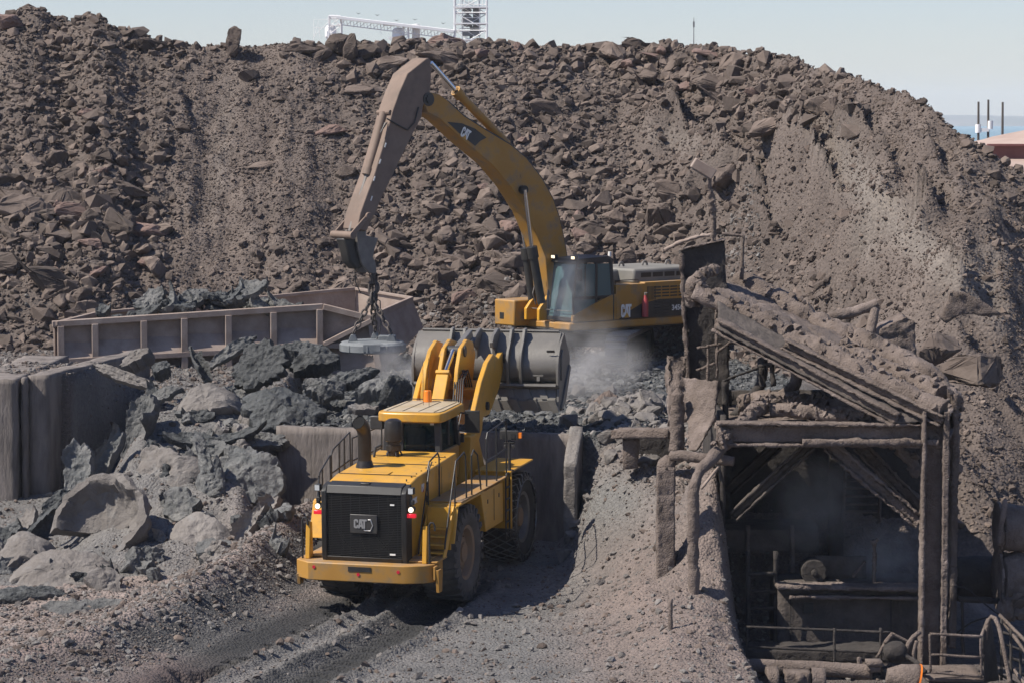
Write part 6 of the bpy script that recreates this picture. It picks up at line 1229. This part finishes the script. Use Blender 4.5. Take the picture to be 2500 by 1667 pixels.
g = MB(); g.box((0, 0, -.13), (.44, .34, .02)); g.v = [tuple((Matrix.Rotation(R(32), 3, 'Y') @ Vector(v)) + c - Vector(fl.location)) for v in g.v]; g.build('lamp_glass', M['steel'], hd_)
tubeobj('rod', [(1622, 612, 60.4), (1650, 596, 60.3), (1690, 580, 60.2), (1745, 573, 60.2)], .06, 'bent caked rod resting across the top of the tower plate', 'rod', 'skip', ck=(.03, 4, .08), n=8)
g = MB(); g.tube([at(1762, 572, 60.5), at(1815, 576, 60.5), at(1812, 625, 60.5), at(1810, 684, 60.5)], .05, 8); own(g, 'pipe_bracket', 'right-angled thin pipe right of the floodlight pole', 'pipe', ck=(.012, 3, .1))
# behind the roof
tubeobj('pipe', [(1985, 795, 62.5), (2020, 775, 62.5), (2060, 768, 62.5), (2110, 755, 62.5), (2143, 742, 62.5)], .13, 'bent dusty pipe lying above the sloping roof', 'pipe'); tubeobj('pipe', [(2136, 750, 62.5), (2130, 790, 62.3), (2118, 838, 62)], .12, 'short upright dusty pipe joined to the bent one above the roof', 'pipe')
ridge([at(1905, 735, 60.4), at(1960, 760, 60.2)], .2, 21)
g = MB(); q = [(2125, 850), (2142, 800), (2204, 764), (2225, 785), (2232, 930), (2150, 900)]; g.prism([(at(a, b, 62.6).x, at(a, b, 62.6).z) for a, b in q], 62.0, 63.2); own(g, 'caked_hopper', 'streaky caked hopper block behind the right half of the sloping roof', 'hopper', ck=(.06, 2, .12))
g = MB(); q = [(2298, 776), (2320, 712), (2352, 715), (2402, 742), (2446, 768), (2400, 772), (2350, 765), (2310, 790)]; g.prism([(at(a, b, 70).x, at(a, b, 70).z) for a, b in q], 70, 70.4); own(g, 'broken_panel', 'torn dusty panel sticking out of the slope at the far right', 'panel', ck=(.06, 1.5, .15))
for px, py, Y, s_, lab in ((2040, 838, 60.5, .5, 'dusty boulder on the roof below the bent pipe'), (2085, 820, 61.5, .4, 'rounded stone between the two dusty pipes above the roof'), (2380, 900, 64, .9, 'large rounded caked lump on the dark slope right of the roof'), (2290, 850, 66, .7, 'caked lump up the slope right of the hopper block')):
    o = place_rock(bmesh_list[int(px) % 14], at(px, py, Y), (s_ * 1.1, s_, s_ * .8), (.2, .1, 1), lab)
# ------------------------------------------------------------------ machinery in the dark bay
def box2(name, a, b, c, d, Y, dep, label, cat, m='cakedm', ck=(.02, 2, .2)):
    p, q = at(a, b, Y), at(c, d, Y); g = MB(); g.box(((p.x + q.x) / 2, Y + dep / 2, (p.z + q.z) / 2), (abs(q.x - p.x), dep, abs(p.z - q.z))); return own(g, name, label, cat, m, ck)
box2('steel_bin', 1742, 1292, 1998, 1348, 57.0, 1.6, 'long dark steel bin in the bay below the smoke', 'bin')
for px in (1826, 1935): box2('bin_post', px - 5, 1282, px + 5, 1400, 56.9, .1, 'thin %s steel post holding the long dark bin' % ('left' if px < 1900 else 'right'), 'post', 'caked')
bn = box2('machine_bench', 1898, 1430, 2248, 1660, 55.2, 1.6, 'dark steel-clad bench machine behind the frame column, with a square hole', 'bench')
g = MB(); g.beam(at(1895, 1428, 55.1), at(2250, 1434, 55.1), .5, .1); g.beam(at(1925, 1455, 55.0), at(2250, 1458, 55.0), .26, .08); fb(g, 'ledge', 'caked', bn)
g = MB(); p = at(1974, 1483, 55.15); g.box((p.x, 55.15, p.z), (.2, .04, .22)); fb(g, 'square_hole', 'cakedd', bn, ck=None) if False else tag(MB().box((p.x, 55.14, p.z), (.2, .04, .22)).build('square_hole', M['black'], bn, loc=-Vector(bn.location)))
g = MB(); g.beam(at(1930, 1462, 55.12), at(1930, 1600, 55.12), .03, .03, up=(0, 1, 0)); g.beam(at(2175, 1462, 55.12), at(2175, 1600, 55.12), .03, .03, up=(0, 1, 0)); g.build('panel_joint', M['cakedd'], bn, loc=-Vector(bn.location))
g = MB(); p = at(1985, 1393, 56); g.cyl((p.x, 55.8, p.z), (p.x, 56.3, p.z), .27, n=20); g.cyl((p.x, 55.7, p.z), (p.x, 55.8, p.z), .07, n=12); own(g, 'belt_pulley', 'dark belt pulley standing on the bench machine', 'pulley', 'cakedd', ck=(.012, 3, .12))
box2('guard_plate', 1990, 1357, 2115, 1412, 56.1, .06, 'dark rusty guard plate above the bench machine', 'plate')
g = MB(); g.beam(at(2082, 1408, 55.4), at(2112, 1368, 55.4), .06, .16, up=(0, 1, 0)); own(g, 'plank', 'short sunlit plank leaning on the bench machine', 'plank', ck=(.02, 3, .1))
g = MB(); g.tube([at(2134, 1430, 55.4), at(2134, 1340, 55.4), at(2133, 1316, 55.4)], [.05, .05, .07], 10); g.tube([at(2133, 1322, 55.4), at(2142, 1314, 55.4)], .05, 8); own(g, 'valve_post', 'upright caked valve post on top of the bench machine', 'post', ck=(.03, 4, .08))
st2 = empty('steel_stair', at(2100, 1270, 58.5), 'steep steel stair with sunlit treads at the back of the bay', 'stair')
for px in (2058, 2146): fb(Bm(px + 6, 1135, 58.6, px, 1275, 58.4, .06, .16, up=(0, 1, 0)), 'stringer', 'caked', st2, ck=(.012, 3, .2))
for k in range(6): fb(Bm(2062, 1172 + 19 * k, 58.4, 2142, 1172 + 19 * k, 58.4, .22, .04), 'tread', 'caked', st2, ck=(.012, 3, .2))
ld2 = empty('steel_rack', at(1860, 1600, 55.5), 'dark ladder-like rack left of the bench machine', 'rack')
for px in (1826, 1894): fb(Bm(px, 1345, 55.4, px, 1640, 55.4, .1, .1, up=(0, 1, 0)), 'upright', 'cakedd', ld2, ck=(.012, 3, .2))
for k in range(6): fb(Bm(1826, 1400 + 42 * k, 55.4, 1894, 1400 + 42 * k, 55.4, .1, .08), 'rung', 'cakedd', ld2, ck=(.012, 3, .2))
g = MB(); g.beam(at(1822, 1529, 53), at(2176, 1543, 53), .04, .05); g.beam(at(1822, 1578, 53), at(2150, 1592, 53), .04, .05)
for px in (1824, 2037, 2150): g.beam(at(px, 1532, 53), at(px, 1640, 53), .05, .05, up=(0, 1, 0))
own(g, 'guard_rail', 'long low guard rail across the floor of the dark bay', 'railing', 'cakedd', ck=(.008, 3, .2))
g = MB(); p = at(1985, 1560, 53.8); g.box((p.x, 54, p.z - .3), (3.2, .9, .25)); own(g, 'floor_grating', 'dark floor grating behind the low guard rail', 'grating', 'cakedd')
# pipe run and motors at the bottom
bp_ = tubeobj('pipe', [(1650, 1618, 51.8), (1735, 1621, 51.8), (1900, 1628, 51.8), (2050, 1634, 51.7), (2130, 1640, 51.6)], .155, 'long fat pinkish pipe running along the bottom of the picture', 'pipe', ck=(.012, 3, .1))
for px in (1735, 2098):
    g = MB(); g.tube([at(px, 1603, 51.8), at(px, 1648, 51.8)], .05, 8); g.box(at(px, 1652, 51.75), (.12, .14, .1)); fb(g, 'pipe_clamp', 'caked', bp_, ck=(.015, 4, .08))
g = MB(); g.box(at(2133, 1616, 51.4), (.3, .3, .1)); g.box(at(2133, 1628, 51.4), (.24, .24, .14)); own(g, 'junction_box', 'small dusty box sitting on the end of the long bottom pipe', 'box', ck=(.01, 3, .1))
g = MB(); p = at(1885, 1658, 51.0); g.cyl((p.x - .12, 51, p.z), (p.x + .12, 51, p.z), .26, n=22); own(g, 'motor_end', 'pale round motor cover cut by the bottom edge, left one', 'motor', ck=(.01, 3, .1))
g = MB(); p = at(1945, 1655, 51.0); g.box((p.x, 51, p.z), (.5, .34, .3)); g.box((p.x + .04, 50.85, p.z + .02), (.16, .1, .2)); own(g, 'motor', 'dusty motor body with a small box at the bottom edge', 'motor', ck=(.012, 3, .1))
g = MB(); p = at(1995, 1660, 51.0); g.lathe([(.25, -.12), (.25, .15), (.2, .15), (.2, -.1), (.02, -.1)], (p.x, 51, p.z), 'x', 22); own(g, 'open_drum', 'open dark drum end beside the motor at the bottom edge', 'drum', ck=(.01, 3, .1))
g = MB(); g.tube([at(2165, 1648, 51.2), at(2195, 1652, 51.2), at(2238, 1662, 51.2)], [.14, .26, .34], 22); hn = own(g, 'horn', 'pale flared hood with an orange rim at the bottom right', 'hood', ck=(.008, 3, .1))
g = MB(); g.tube([at(2236, 1662, 51.2), at(2240, 1663, 51.2)], .35, 22); tag(g.build('rim', M['amber'], hn, loc=-Vector(hn.location)))
g = MB(); p = at(2186, 1590, 52.6); g.lathe([(.001, .24), (.12, .22), (.2, .12), (.22, 0), (.2, -.12), (.12, -.22), (.001, -.24)], (p.x, 52.6, p.z), 'x', 20); g.tube([at(2205, 1598, 52.5), at(2232, 1612, 52.4), at(2260, 1640, 52.2)], .06, 8); own(g, 'pump', 'round dusty pump casing left of the frame column foot', 'pump', 'cakedd', ck=(.02, 3, .1))
tubeobj('pipe', [(2212, 1590, 52.6), (2214, 1568, 52.6), (2226, 1550, 52.6), (2246, 1541, 52.7)], .05, 'curved thin pipe arching over the pump casing', 'pipe', n=10, ck=(.01, 3, .1)); tubeobj('pipe', [(2228, 1620, 52.6), (2227, 1585, 52.6), (2238, 1562, 52.6)], .045, 'second curved thin pipe right of the pump casing', 'pipe', n=10, ck=(.01, 3, .1))
g = MB(); g.beam(at(2160, 1570, 52.9), at(2180, 1545, 52.9), .08, .08); g.beam(at(2178, 1546, 52.9), at(2225, 1570, 52.9), .07, .07); g.beam(at(2160, 1570, 52.9), at(2140, 1605, 52.9), .06, .06); own(g, 'angle_bracket', 'bent angle bracket behind the pump casing', 'bracket', ck=(.01, 3, .1))
# platform with rail
pr = empty('platform', at(2330, 1650, 52.4), 'small steel platform with a square guard rail at the foot of the frame column', 'platform')
g = MB(); p = at(2330, 1655, 52.4); g.box((p.x, 52.9, p.z), (1.15, 1.3, .08)); fb(g, 'deck', 'caked', pr, ck=(.012, 3, .15))
g = MB()
for a, b in (((2270, 1546, 52.2), (2396, 1553, 52.2)), ((2272, 1596, 52.2), (2394, 1604, 52.2)), ((2396, 1553, 52.2), (2412, 1510, 53.2)), ((2270, 1546, 52.2), (2272, 1640, 52.2)), ((2394, 1553, 52.2), (2396, 1655, 52.2)), ((2272, 1640, 52.2), (2396, 1650, 52.2)), ((2398, 1604, 52.2), (2412, 1560, 53.2))): g.beam(at(*a), at(*b), .05, .05, up=(0, 1, 0))
fb(g, 'guard_rail', 'caked', pr, ck=(.006, 3, .15))
g = MB(); p, q, s_, t_ = at(2400, 1560, 52.3), at(2420, 1505, 53.2), at(2440, 1660, 53.2), at(2405, 1665, 52.3); panel(g, [p, t_, s_, q], .03); fb(g, 'side_mesh', 'cakedd', pr, ck=(.01, 3, .2))
tubeobj('hose', [(2405, 1560, 52.6), (2411, 1510, 52.6), (2420, 1494, 52.6), (2431, 1500, 52.5), (2445, 1550, 52.3), (2466, 1670, 52)], .045, 'pale hose arching over the corner of the small platform', 'hose', n=10, ck=(.006, 3, .1))
s3 = empty('stair_flight', at(2470, 1667, 52.5), 'dark steel stair with railings going down at the bottom right corner', 'stair')
for k in range(5): fb(Bm(2440, 1540 + 26 * k, 53.4 - .2 * k, 2505, 1560 + 30 * k, 53.4 - .2 * k, .2, .04), 'tread', 'cakedd', s3, ck=(.006, 3, .2))
for (a, b, c, d) in ((2440, 1500, 2510, 1570), (2452, 1520, 2510, 1600), (2442, 1590, 2510, 1680)): fb(Bm(a, b, 52.9, c, d, 52.0, .05, .06), 'hand_rail', 'caked', s3, ck=(.008, 3, .2))
for px in (2445, 2468, 2492): fb(Bm(px, 1505 + (px - 2440), 52.6, px, 1660, 52.4, .05, .05, up=(0, 1, 0)), 'rail_post', 'cakedd', s3, ck=(.006, 3, .2))
# big caked ducts at the right edge
for py, r_, lab in ((1288, .52, 'upper'), (1412, .60, 'lower')):
    c = at(2436, py, 55.5); g = MB(); g.tube([c, c + Vector((.08, 0, 0)), c + Vector((.14, 0, 0)), c + Vector((2.2, 0, .05))], [r_ * .8, r_ * 1.02, r_, r_], 28); d_ = own(g, 'duct', lab + ' of the two fat dust-caked ducts cut by the right edge', 'duct', ck=(.06, 1.6, .12))
    g = MB(); g.tube([c + Vector((-.03, 0, 0)), c + Vector((.04, 0, 0))], r_ * 1.08, 28); fb(g, 'flange', 'caked', d_, ck=(.02, 3, .12))
g = MB(); p = at(2452, 1237, 55); g.tube([at(2438, 1330, 55), at(2448, 1260, 55), at(2453, 1230, 55), at(2454, 1218, 55)], [.06, .07, .08, .03], 10); own(g, 'duct_lug', 'small upright lug on the left end of the upper caked duct', 'lug', ck=(.02, 3, .08))
for k in range(16):
    c = at(RS.uniform(2450, 2510), RS.uniform(1450, 1505), 54.6); s_ = RS.uniform(.12, .28); place_rock(bmesh_list[k % 14], c, (s_, s_, s_ * .8), (k, k * .7, k), 'crusty lump hanging under the lower caked duct', 'lumps under the ducts', 'crust_lump', 'lump')
g = MB(); c = at(2385, 1412, 57); g.tube([c + Vector((-.5, 0, 0)), c + Vector((.6, 0, 0))], .48, 24); own(g, 'drum', 'dark ribbed drum between the column and the caked ducts', 'drum', 'cakedd', ck=(.05, 2, .14))
g = MB(); g.beam(at(2340, 1462, 55.2), at(2440, 1466, 55.2), .12, .12); g.beam(at(2350, 1462, 55.2), at(2352, 1600, 55.2), .08, .08, up=(0, 1, 0)); own(g, 'cross_pipe', 'thin dark cross pipe from the column to the ducts', 'pipe', 'cakedd')
tubeobj('cable', [(2330, 1430, 54.8), (2360, 1425, 54.8), (2385, 1460, 54.8), (2440, 1500, 54.6)], .02, 'thin cable looping from the column to the platform rail', 'cable', 'cakedd', n=6, ck=(.004, 3, .2)); tubeobj('cable', [(2335, 1545, 54.4), (2370, 1515, 54.4), (2425, 1503, 54)], .02, 'second thin cable below the looping one', 'cable', 'cakedd', n=6, ck=(.004, 3, .2))
# ================================================================== far plant
def lattice(g, x0, x1, y0, y1, z0, z1, nb, r):
    cs = [(x0, y0), (x1, y0), (x1, y1), (x0, y1)]
    for c in cs: g.cyl((*c, z0), (*c, z1), r * 1.7, n=5)
    for k in range(nb + 1):
        z = z0 + (z1 - z0) * k / nb
        for a, b in zip(cs, cs[1:] + cs[:1]):
            g.cyl((*a, z), (*b, z), r, n=4)
            if k < nb:
                zz = z0 + (z1 - z0) * (k + 1) / nb; g.cyl((*a, z), (*b, zz), r * .7, n=4) if k % 2 else g.cyl((*b, z), (*a, zz), r * .7, n=4)
FD = 330
def w(px, py, dy=0): return at(px, py, FD + dy)
a, b = w(1110, 130), w(1188, -60)
tw_ = empty('conveyor_tower', (w(1150, 130).x, FD, w(1150, 130).z), 'tall pale lattice tower on the skyline at the end of the far conveyor', 'tower')
O = Vector(tw_.location); rel = lambda v: Vector(v) - O
g = MB(); A_, B_ = rel(a), rel(b); lattice(g, A_.x, B_.x, 0, 4, A_.z - 6, B_.z + 2, 8, .07); lattice(g, A_.x + .9, B_.x - .9, .8, 3, A_.z - 6, B_.z, 12, .035); g.build('lattice', M['plant'], tw_)
g = MB()
for py in (98, 58, 18, -18): z = rel(w(0, py)).z; g.box(((A_.x + B_.x) / 2, 2, z), (abs(B_.x - A_.x) + .3, 4.2, .16))
g.build('floor_deck', M['plant'], tw_)
g = MB(); c = rel(w(1140, 50)); g.lathe([(.001, -1), (.75, -1), (.75, 1), (.001, 1)], (c.x, 2, c.z), 'y', 20); c = rel(w(1163, 52)); g.box((c.x, 2.5, c.z), (.9, 1.4, 3.6)); c = rel(w(1140, 25)); g.box((c.x, 1.5, c.z), (.9, .9, .8), rot=(0, .7, 0)); c = rel(w(1150, 83)); g.box((c.x, 1.5, c.z), (2.2, 1.4, .5))
g.tube([rel(w(1142, 50, 2)), rel(w(1152, 70, 2)), rel(w(1150, 95, 2))], .2, 8); g.build('machinery', M['plantd'], tw_)
g = MB()
for py in (12, -4): g.tube([rel(w(1112, py, 0)), rel(w(1188, py, 0))], .05, 4)
for k in range(8): g.tube([rel(w(1112 + 11 * k, 18, 0)), rel(w(1112 + 11 * k, -4, 0))], .04, 4)
g.build('guard_rail', M['plant'], tw_)
cv = empty('far_conveyor', (w(1000, 120).x, FD, w(1000, 120).z), 'long pale conveyor gallery sloping down right along the skyline to the tower', 'conveyor'); O = Vector(cv.location)
g = MB(); g.beam(rel(w(822, 44)), rel(w(1108, 78)), 1.4, .30); g.build('gallery', M['plant'], cv)
g = MB()
for k in range(34): px = 830 + 8.2 * k; py = 44 + (px - 822) * .119; g.tube([rel(w(px, py + 4)), rel(w(px + 2, py + 16))], .035, 4); 
for k in range(17): px = 830 + 16.4 * k; py = 44 + (px - 822) * .119; g.tube([rel(w(px, py + 15)), rel(w(px + 16, py + 3))], .03, 4)
g.tube([rel(w(822, 60)), rel(w(1108, 96))], .06, 4); g.tube([rel(w(822, 40)), rel(w(1108, 74))], .04, 4); g.build('truss', M['plant'], cv)
g = MB()
for px, py in ((1070, 95), (1090, 88)): g.tube([rel(w(px, 118)), rel(w(px + 22, py - 6))], .09, 5)
g.beam(rel(w(1064, 103)), rel(w(1110, 101)), .8, .3); g.build('support', M['plant'], cv)
hp_ = empty('far_hopper', (w(800, 110).x, FD, w(800, 110).z), 'pale lattice hopper station on the skyline at the left end of the far conveyor', 'hopper'); O = Vector(hp_.location)
g = MB(); p, q = rel(w(803, 120)), rel(w(832, 40)); lattice(g, p.x, q.x, 0, 2, p.z - 4, q.z, 7, .055); p, q = rel(w(766, 120)), rel(w(806, 48)); 
g.tube([rel(w(766, 110)), rel(w(766, 48)), rel(w(806, 48))], .03, 4); g.tube([rel(w(768, 90)), rel(w(777, 50)), rel(w(781, 90))], .04, 4); g.tube([rel(w(766, 68)), rel(w(806, 68))], .025, 4); g.tube([rel(w(770, 85)), rel(w(804, 52))], .025, 4); g.build('lattice', M['plant'], hp_)
g = MB(); c = rel(w(806, 80)); g.lathe([(.001, .9), (.5, .85), (.7, .5), (.7, -.5), (.3, -1.0), (.001, -1)], (c.x, 1, c.z), 'z', 20); g.build('hopper_bin', M['plant'], hp_)
g = MB(); c = rel(w(814, 42)); g.box((c.x, 1, c.z), (1.1, 1.2, .5)); g.build('head_box', M['plant'], hp_, .03)
h2 = empty('far_hopper', (w(975, 110).x, FD, w(975, 110).z), 'pale hopper under the middle of the far conveyor', 'hopper'); O = Vector(h2.location)
g = MB(); c = rel(w(972, 80)); g.lathe([(.001, .65), (.45, .6), (.75, .35), (.8, -.6), (.001, -.7)], (c.x, 1, c.z), 'z', 20); g.build('hopper_bin', M['plant'], h2)
g = MB(); p, q = rel(w(984, 110)), rel(w(997, 64)); lattice(g, p.x, q.x, 0, 1.5, p.z - 3, q.z, 5, .05); g.beam(rel(w(935, 62)), rel(w(998, 66)), .3, .12); g.box(rel(w(965, 94)), (1.6, 1, .3)); g.tube([rel(w(930, 60)), rel(w(930, 84))], .03, 4); g.build('frame', M['plant'], h2)
g = MB(); c = w(1015, 78); g.lathe([(.001, 1.0), (.5, .9), (.5, -2.6), (.001, -2.6)], (c.x, c.y + 1, c.z), 'z', 24); tag(g.build('white_tank', M['white']), 'small white cylindrical tank under the far conveyor on the skyline', 'tank')
g = MB(); p = at(1694, 44, 240); q = at(1694, 110, 240); g.tube([(p.x, p.y, q.z - 2), p], [.07, .03], 6); g.box((p.x, p.y, p.z - .6), (.16, .1, .5)); tag(g.build('antenna_mast', M['plantd']), 'thin mast standing alone on the skyline right of the tower', 'mast')
# birds
for i, (px, py) in enumerate(((921, 38), (1082, 58), (1013, 49), (968, 51), (875, 34))):
    c = at(px, py, 260); g = MB(); g.add([(c.x - .28, c.y, c.z + .12), (c.x, c.y - .08, c.z), (c.x, c.y + .1, c.z), (c.x + .28, c.y, c.z + .1), (c.x, c.y, c.z - .06)], [(0, 1, 4), (0, 4, 2), (3, 4, 1), (3, 2, 4), (0, 2, 1), (3, 1, 2)])
    tag(g.build('bird', M['plantd']), 'tiny bird flying over the far conveyor', 'bird', 'birds over the conveyor')
# right background: gravel heap, maroon wall, poles
for px, pt, pb, lab in ((2389, 249, 335, 'leftmost of the three timber poles by the sea'), (2413, 244, 326, 'middle and tallest of the three timber poles by the sea'), (2448, 250, 314, 'rightmost of the three timber poles by the sea')):
    p, q = at(px, pt, 190), at(px, pb, 190); g = MB(); g.tube([(q.x, q.y, q.z - 2), (p.x, p.y, p.z)], [.10, .075], 8)
    o = g.build('timber_pole', mat('old_timber' + str(px), (.10, .085, .075), rough=.9)); tag(o, lab, 'pole')
c = at(2405, 318, 190); g = MB(); g.box((c.x, c.y, c.z), (.5, .3, .25)); g.lathe([(.001, .3), (.2, .3), (.2, -.3), (.001, -.3)], (c.x - .5, c.y, c.z + .1), 'z', 10); g.lathe([(.001, .3), (.2, .3), (.2, -.3), (.001, -.3)], (c.x + .35, c.y, c.z + .35), 'z', 10); tag(g.build('pole_transformer', M['plant']), 'pale transformer cans hung between the timber poles', 'transformer')
pk = mat('pink_gravel', (.42, .31, .26), (.50, .39, .33), rough=.95, scale=.6)
gx_ = np.linspace(0, 26, 40); hz_ = np.interp(gx_, [0, 2, 5, 8, 14, 26], [0, .6, 1.2, 1.5, 2.2, 2.6]); s0 = at(2385, 352, 160)
G = np.zeros((5, 40, 3))
for i, (dy_, k) in enumerate(((0, .0), (2.5, .55), (6, 1), (10, .6), (14, 0))): G[i, :, 0] = s0.x + gx_; G[i, :, 1] = 160 + dy_; G[i, :, 2] = s0.z - .2 + hz_ * k * (1.0 if i else 1) 
g = MB(); g.grid(G); tag(g.build('pink_gravel_heap', pk), 'smooth pale pink gravel heap behind the maroon wall at the right edge', 'gravel heap')
mw = mat('maroon_paint', (.16, .055, .05), (.2, .075, .065), rough=.8, scale=1.0)
p, q = at(2410, 357, 158), at(2600, 357, 158); g = MB(); g.prism([(p.x, 158), (q.x, 158), (q.x, 158.6), (p.x, 158.6)], at(0, 390, 158).z, p.z, 'z'); g.box(((p.x + q.x) / 2, 157.9, p.z + .05), (q.x - p.x, .5, .14)); tag(g.build('maroon_wall', mw, bevel=.02), 'maroon retaining wall in front of the pink gravel heap', 'wall')
g = MB(); a1 = at(2420, 390, 156); g.add([(a1.x - 3, 157.9, a1.z + .0), (a1.x + 30, 157.9, a1.z), (a1.x + 30, 135, a1.z - 2.4), (a1.x - 3, 135, a1.z - 2.4)], [(0, 1, 2, 3)]); tag(g.build('sand_bank', pk), kind='structure')
# ================================================================== dust
def dust(name, c, rad, dens, seed, label, rot=0, sc=2.1, colr=(.84, .82, .80)):
    m = bpy.data.materials.new(name); m.use_nodes = True; N = m.node_tree.nodes; L = m.node_tree.links; N.remove(N['Principled BSDF'])
    v = N.new('ShaderNodeVolumePrincipled'); v.inputs['Color'].default_value = (*colr, 1); v.inputs['Anisotropy'].default_value = .3
    tc = N.new('ShaderNodeTexCoord'); gr = N.new('ShaderNodeVectorMath'); gr.operation = 'LENGTH'; L.new(tc.outputs['Object'], gr.inputs[0])
    no_ = N.new('ShaderNodeTexNoise'); no_.inputs['Scale'].default_value = sc; no_.inputs['Detail'].default_value = 5; no_.inputs['Roughness'].default_value = .6
    mp = N.new('ShaderNodeMapping'); mp.inputs['Location'].default_value = (seed, seed * 2, 0); L.new(tc.outputs['Object'], mp.inputs[0]); L.new(mp.outputs[0], no_.inputs['Vector'])
    f = N.new('ShaderNodeMapRange'); f.inputs[1].default_value = 1.0; f.inputs[2].default_value = .1; f.interpolation_type = 'SMOOTHSTEP'; L.new(gr.outputs['Value'], f.inputs[0])
    n2 = N.new('ShaderNodeMapRange'); n2.inputs[1].default_value = .36; n2.inputs[2].default_value = .68; L.new(no_.outputs['Fac'], n2.inputs[0])
    mu = N.new('ShaderNodeMath'); mu.operation = 'MULTIPLY'; L.new(f.outputs[0], mu.inputs[0]); L.new(n2.outputs[0], mu.inputs[1]); m2 = N.new('ShaderNodeMath'); m2.operation = 'MULTIPLY'; m2.inputs[1].default_value = dens; L.new(mu.outputs[0], m2.inputs[0])
    L.new(m2.outputs[0], v.inputs['Density']); L.new(v.outputs[0], N['Material Output'].inputs['Volume'])
    bm = bmesh.new(); bmesh.ops.create_icosphere(bm, subdivisions=3, radius=1); me = bpy.data.meshes.new(name); bm.to_mesh(me); bm.free(); me.materials.append(m)
    o = bpy.data.objects.new(name, me); COL.objects.link(o); o.location = c; o.scale = rad; o.rotation_euler = (0, R(rot), 0); return tag(o, label, 'dust', kind='stuff')
dust('dust_cloud', at(1440, 915, 73.5), (2.1, 2.2, 1.2), 1.15, 1, 'pale dust cloud rolling on the terrace right of the raised bucket', -20)
dust('dust_cloud', at(1420, 830, 77), (1.6, 1.6, 1.1), .55, 4, 'dust rising in front of the excavator track', 0)
dust('dust_cloud', at(1385, 715, 79), (.9, 1.2, 1.4), 1.1, 7, 'thin bluish dust drifting before the excavator windscreen', 10)
dust('dust_cloud', at(1000, 915, 74.5), (1.5, 1.4, 1.0), 1.3, 9, 'small dust cloud between the magnet and the bucket', 25)
dust('smoke', at(1985, 1220, 56.5), (1.3, 1.0, 1.4), 1.3, 12, 'thin blue-grey smoke rising inside the dark bay under the steel frame', 0)
dust('smoke', at(2160, 1360, 56), (1.2, .8, 1.0), 1.3, 14, 'smoke hanging above the bench inside the steel frame', 0)
# the air between here and the sea
hm = bpy.data.materials.new('haze'); hm.use_nodes = True; N = hm.node_tree.nodes; N.remove(N['Principled BSDF']); v = N.new('ShaderNodeVolumePrincipled'); v.inputs['Color'].default_value = (.86, .92, 1, 1); v.inputs['Density'].default_value = 0.00014; hm.node_tree.links.new(v.outputs[0], N['Material Output'].inputs['Volume'])
g = MB(); g.add([(a_, b_, c_) for c_ in (-8, 75) for a_, b_ in ((-4200, -100), (4200, -100), (4200, 6400), (-4200, 6400))], [(3, 2, 1, 0), (4, 5, 6, 7), (0, 1, 5, 4), (1, 2, 6, 5), (2, 3, 7, 6), (3, 0, 4, 7)]); o = g.build('haze', hm); o['kind'] = 'stuff'; o['label'] = 'faint blue sea haze over the whole place'
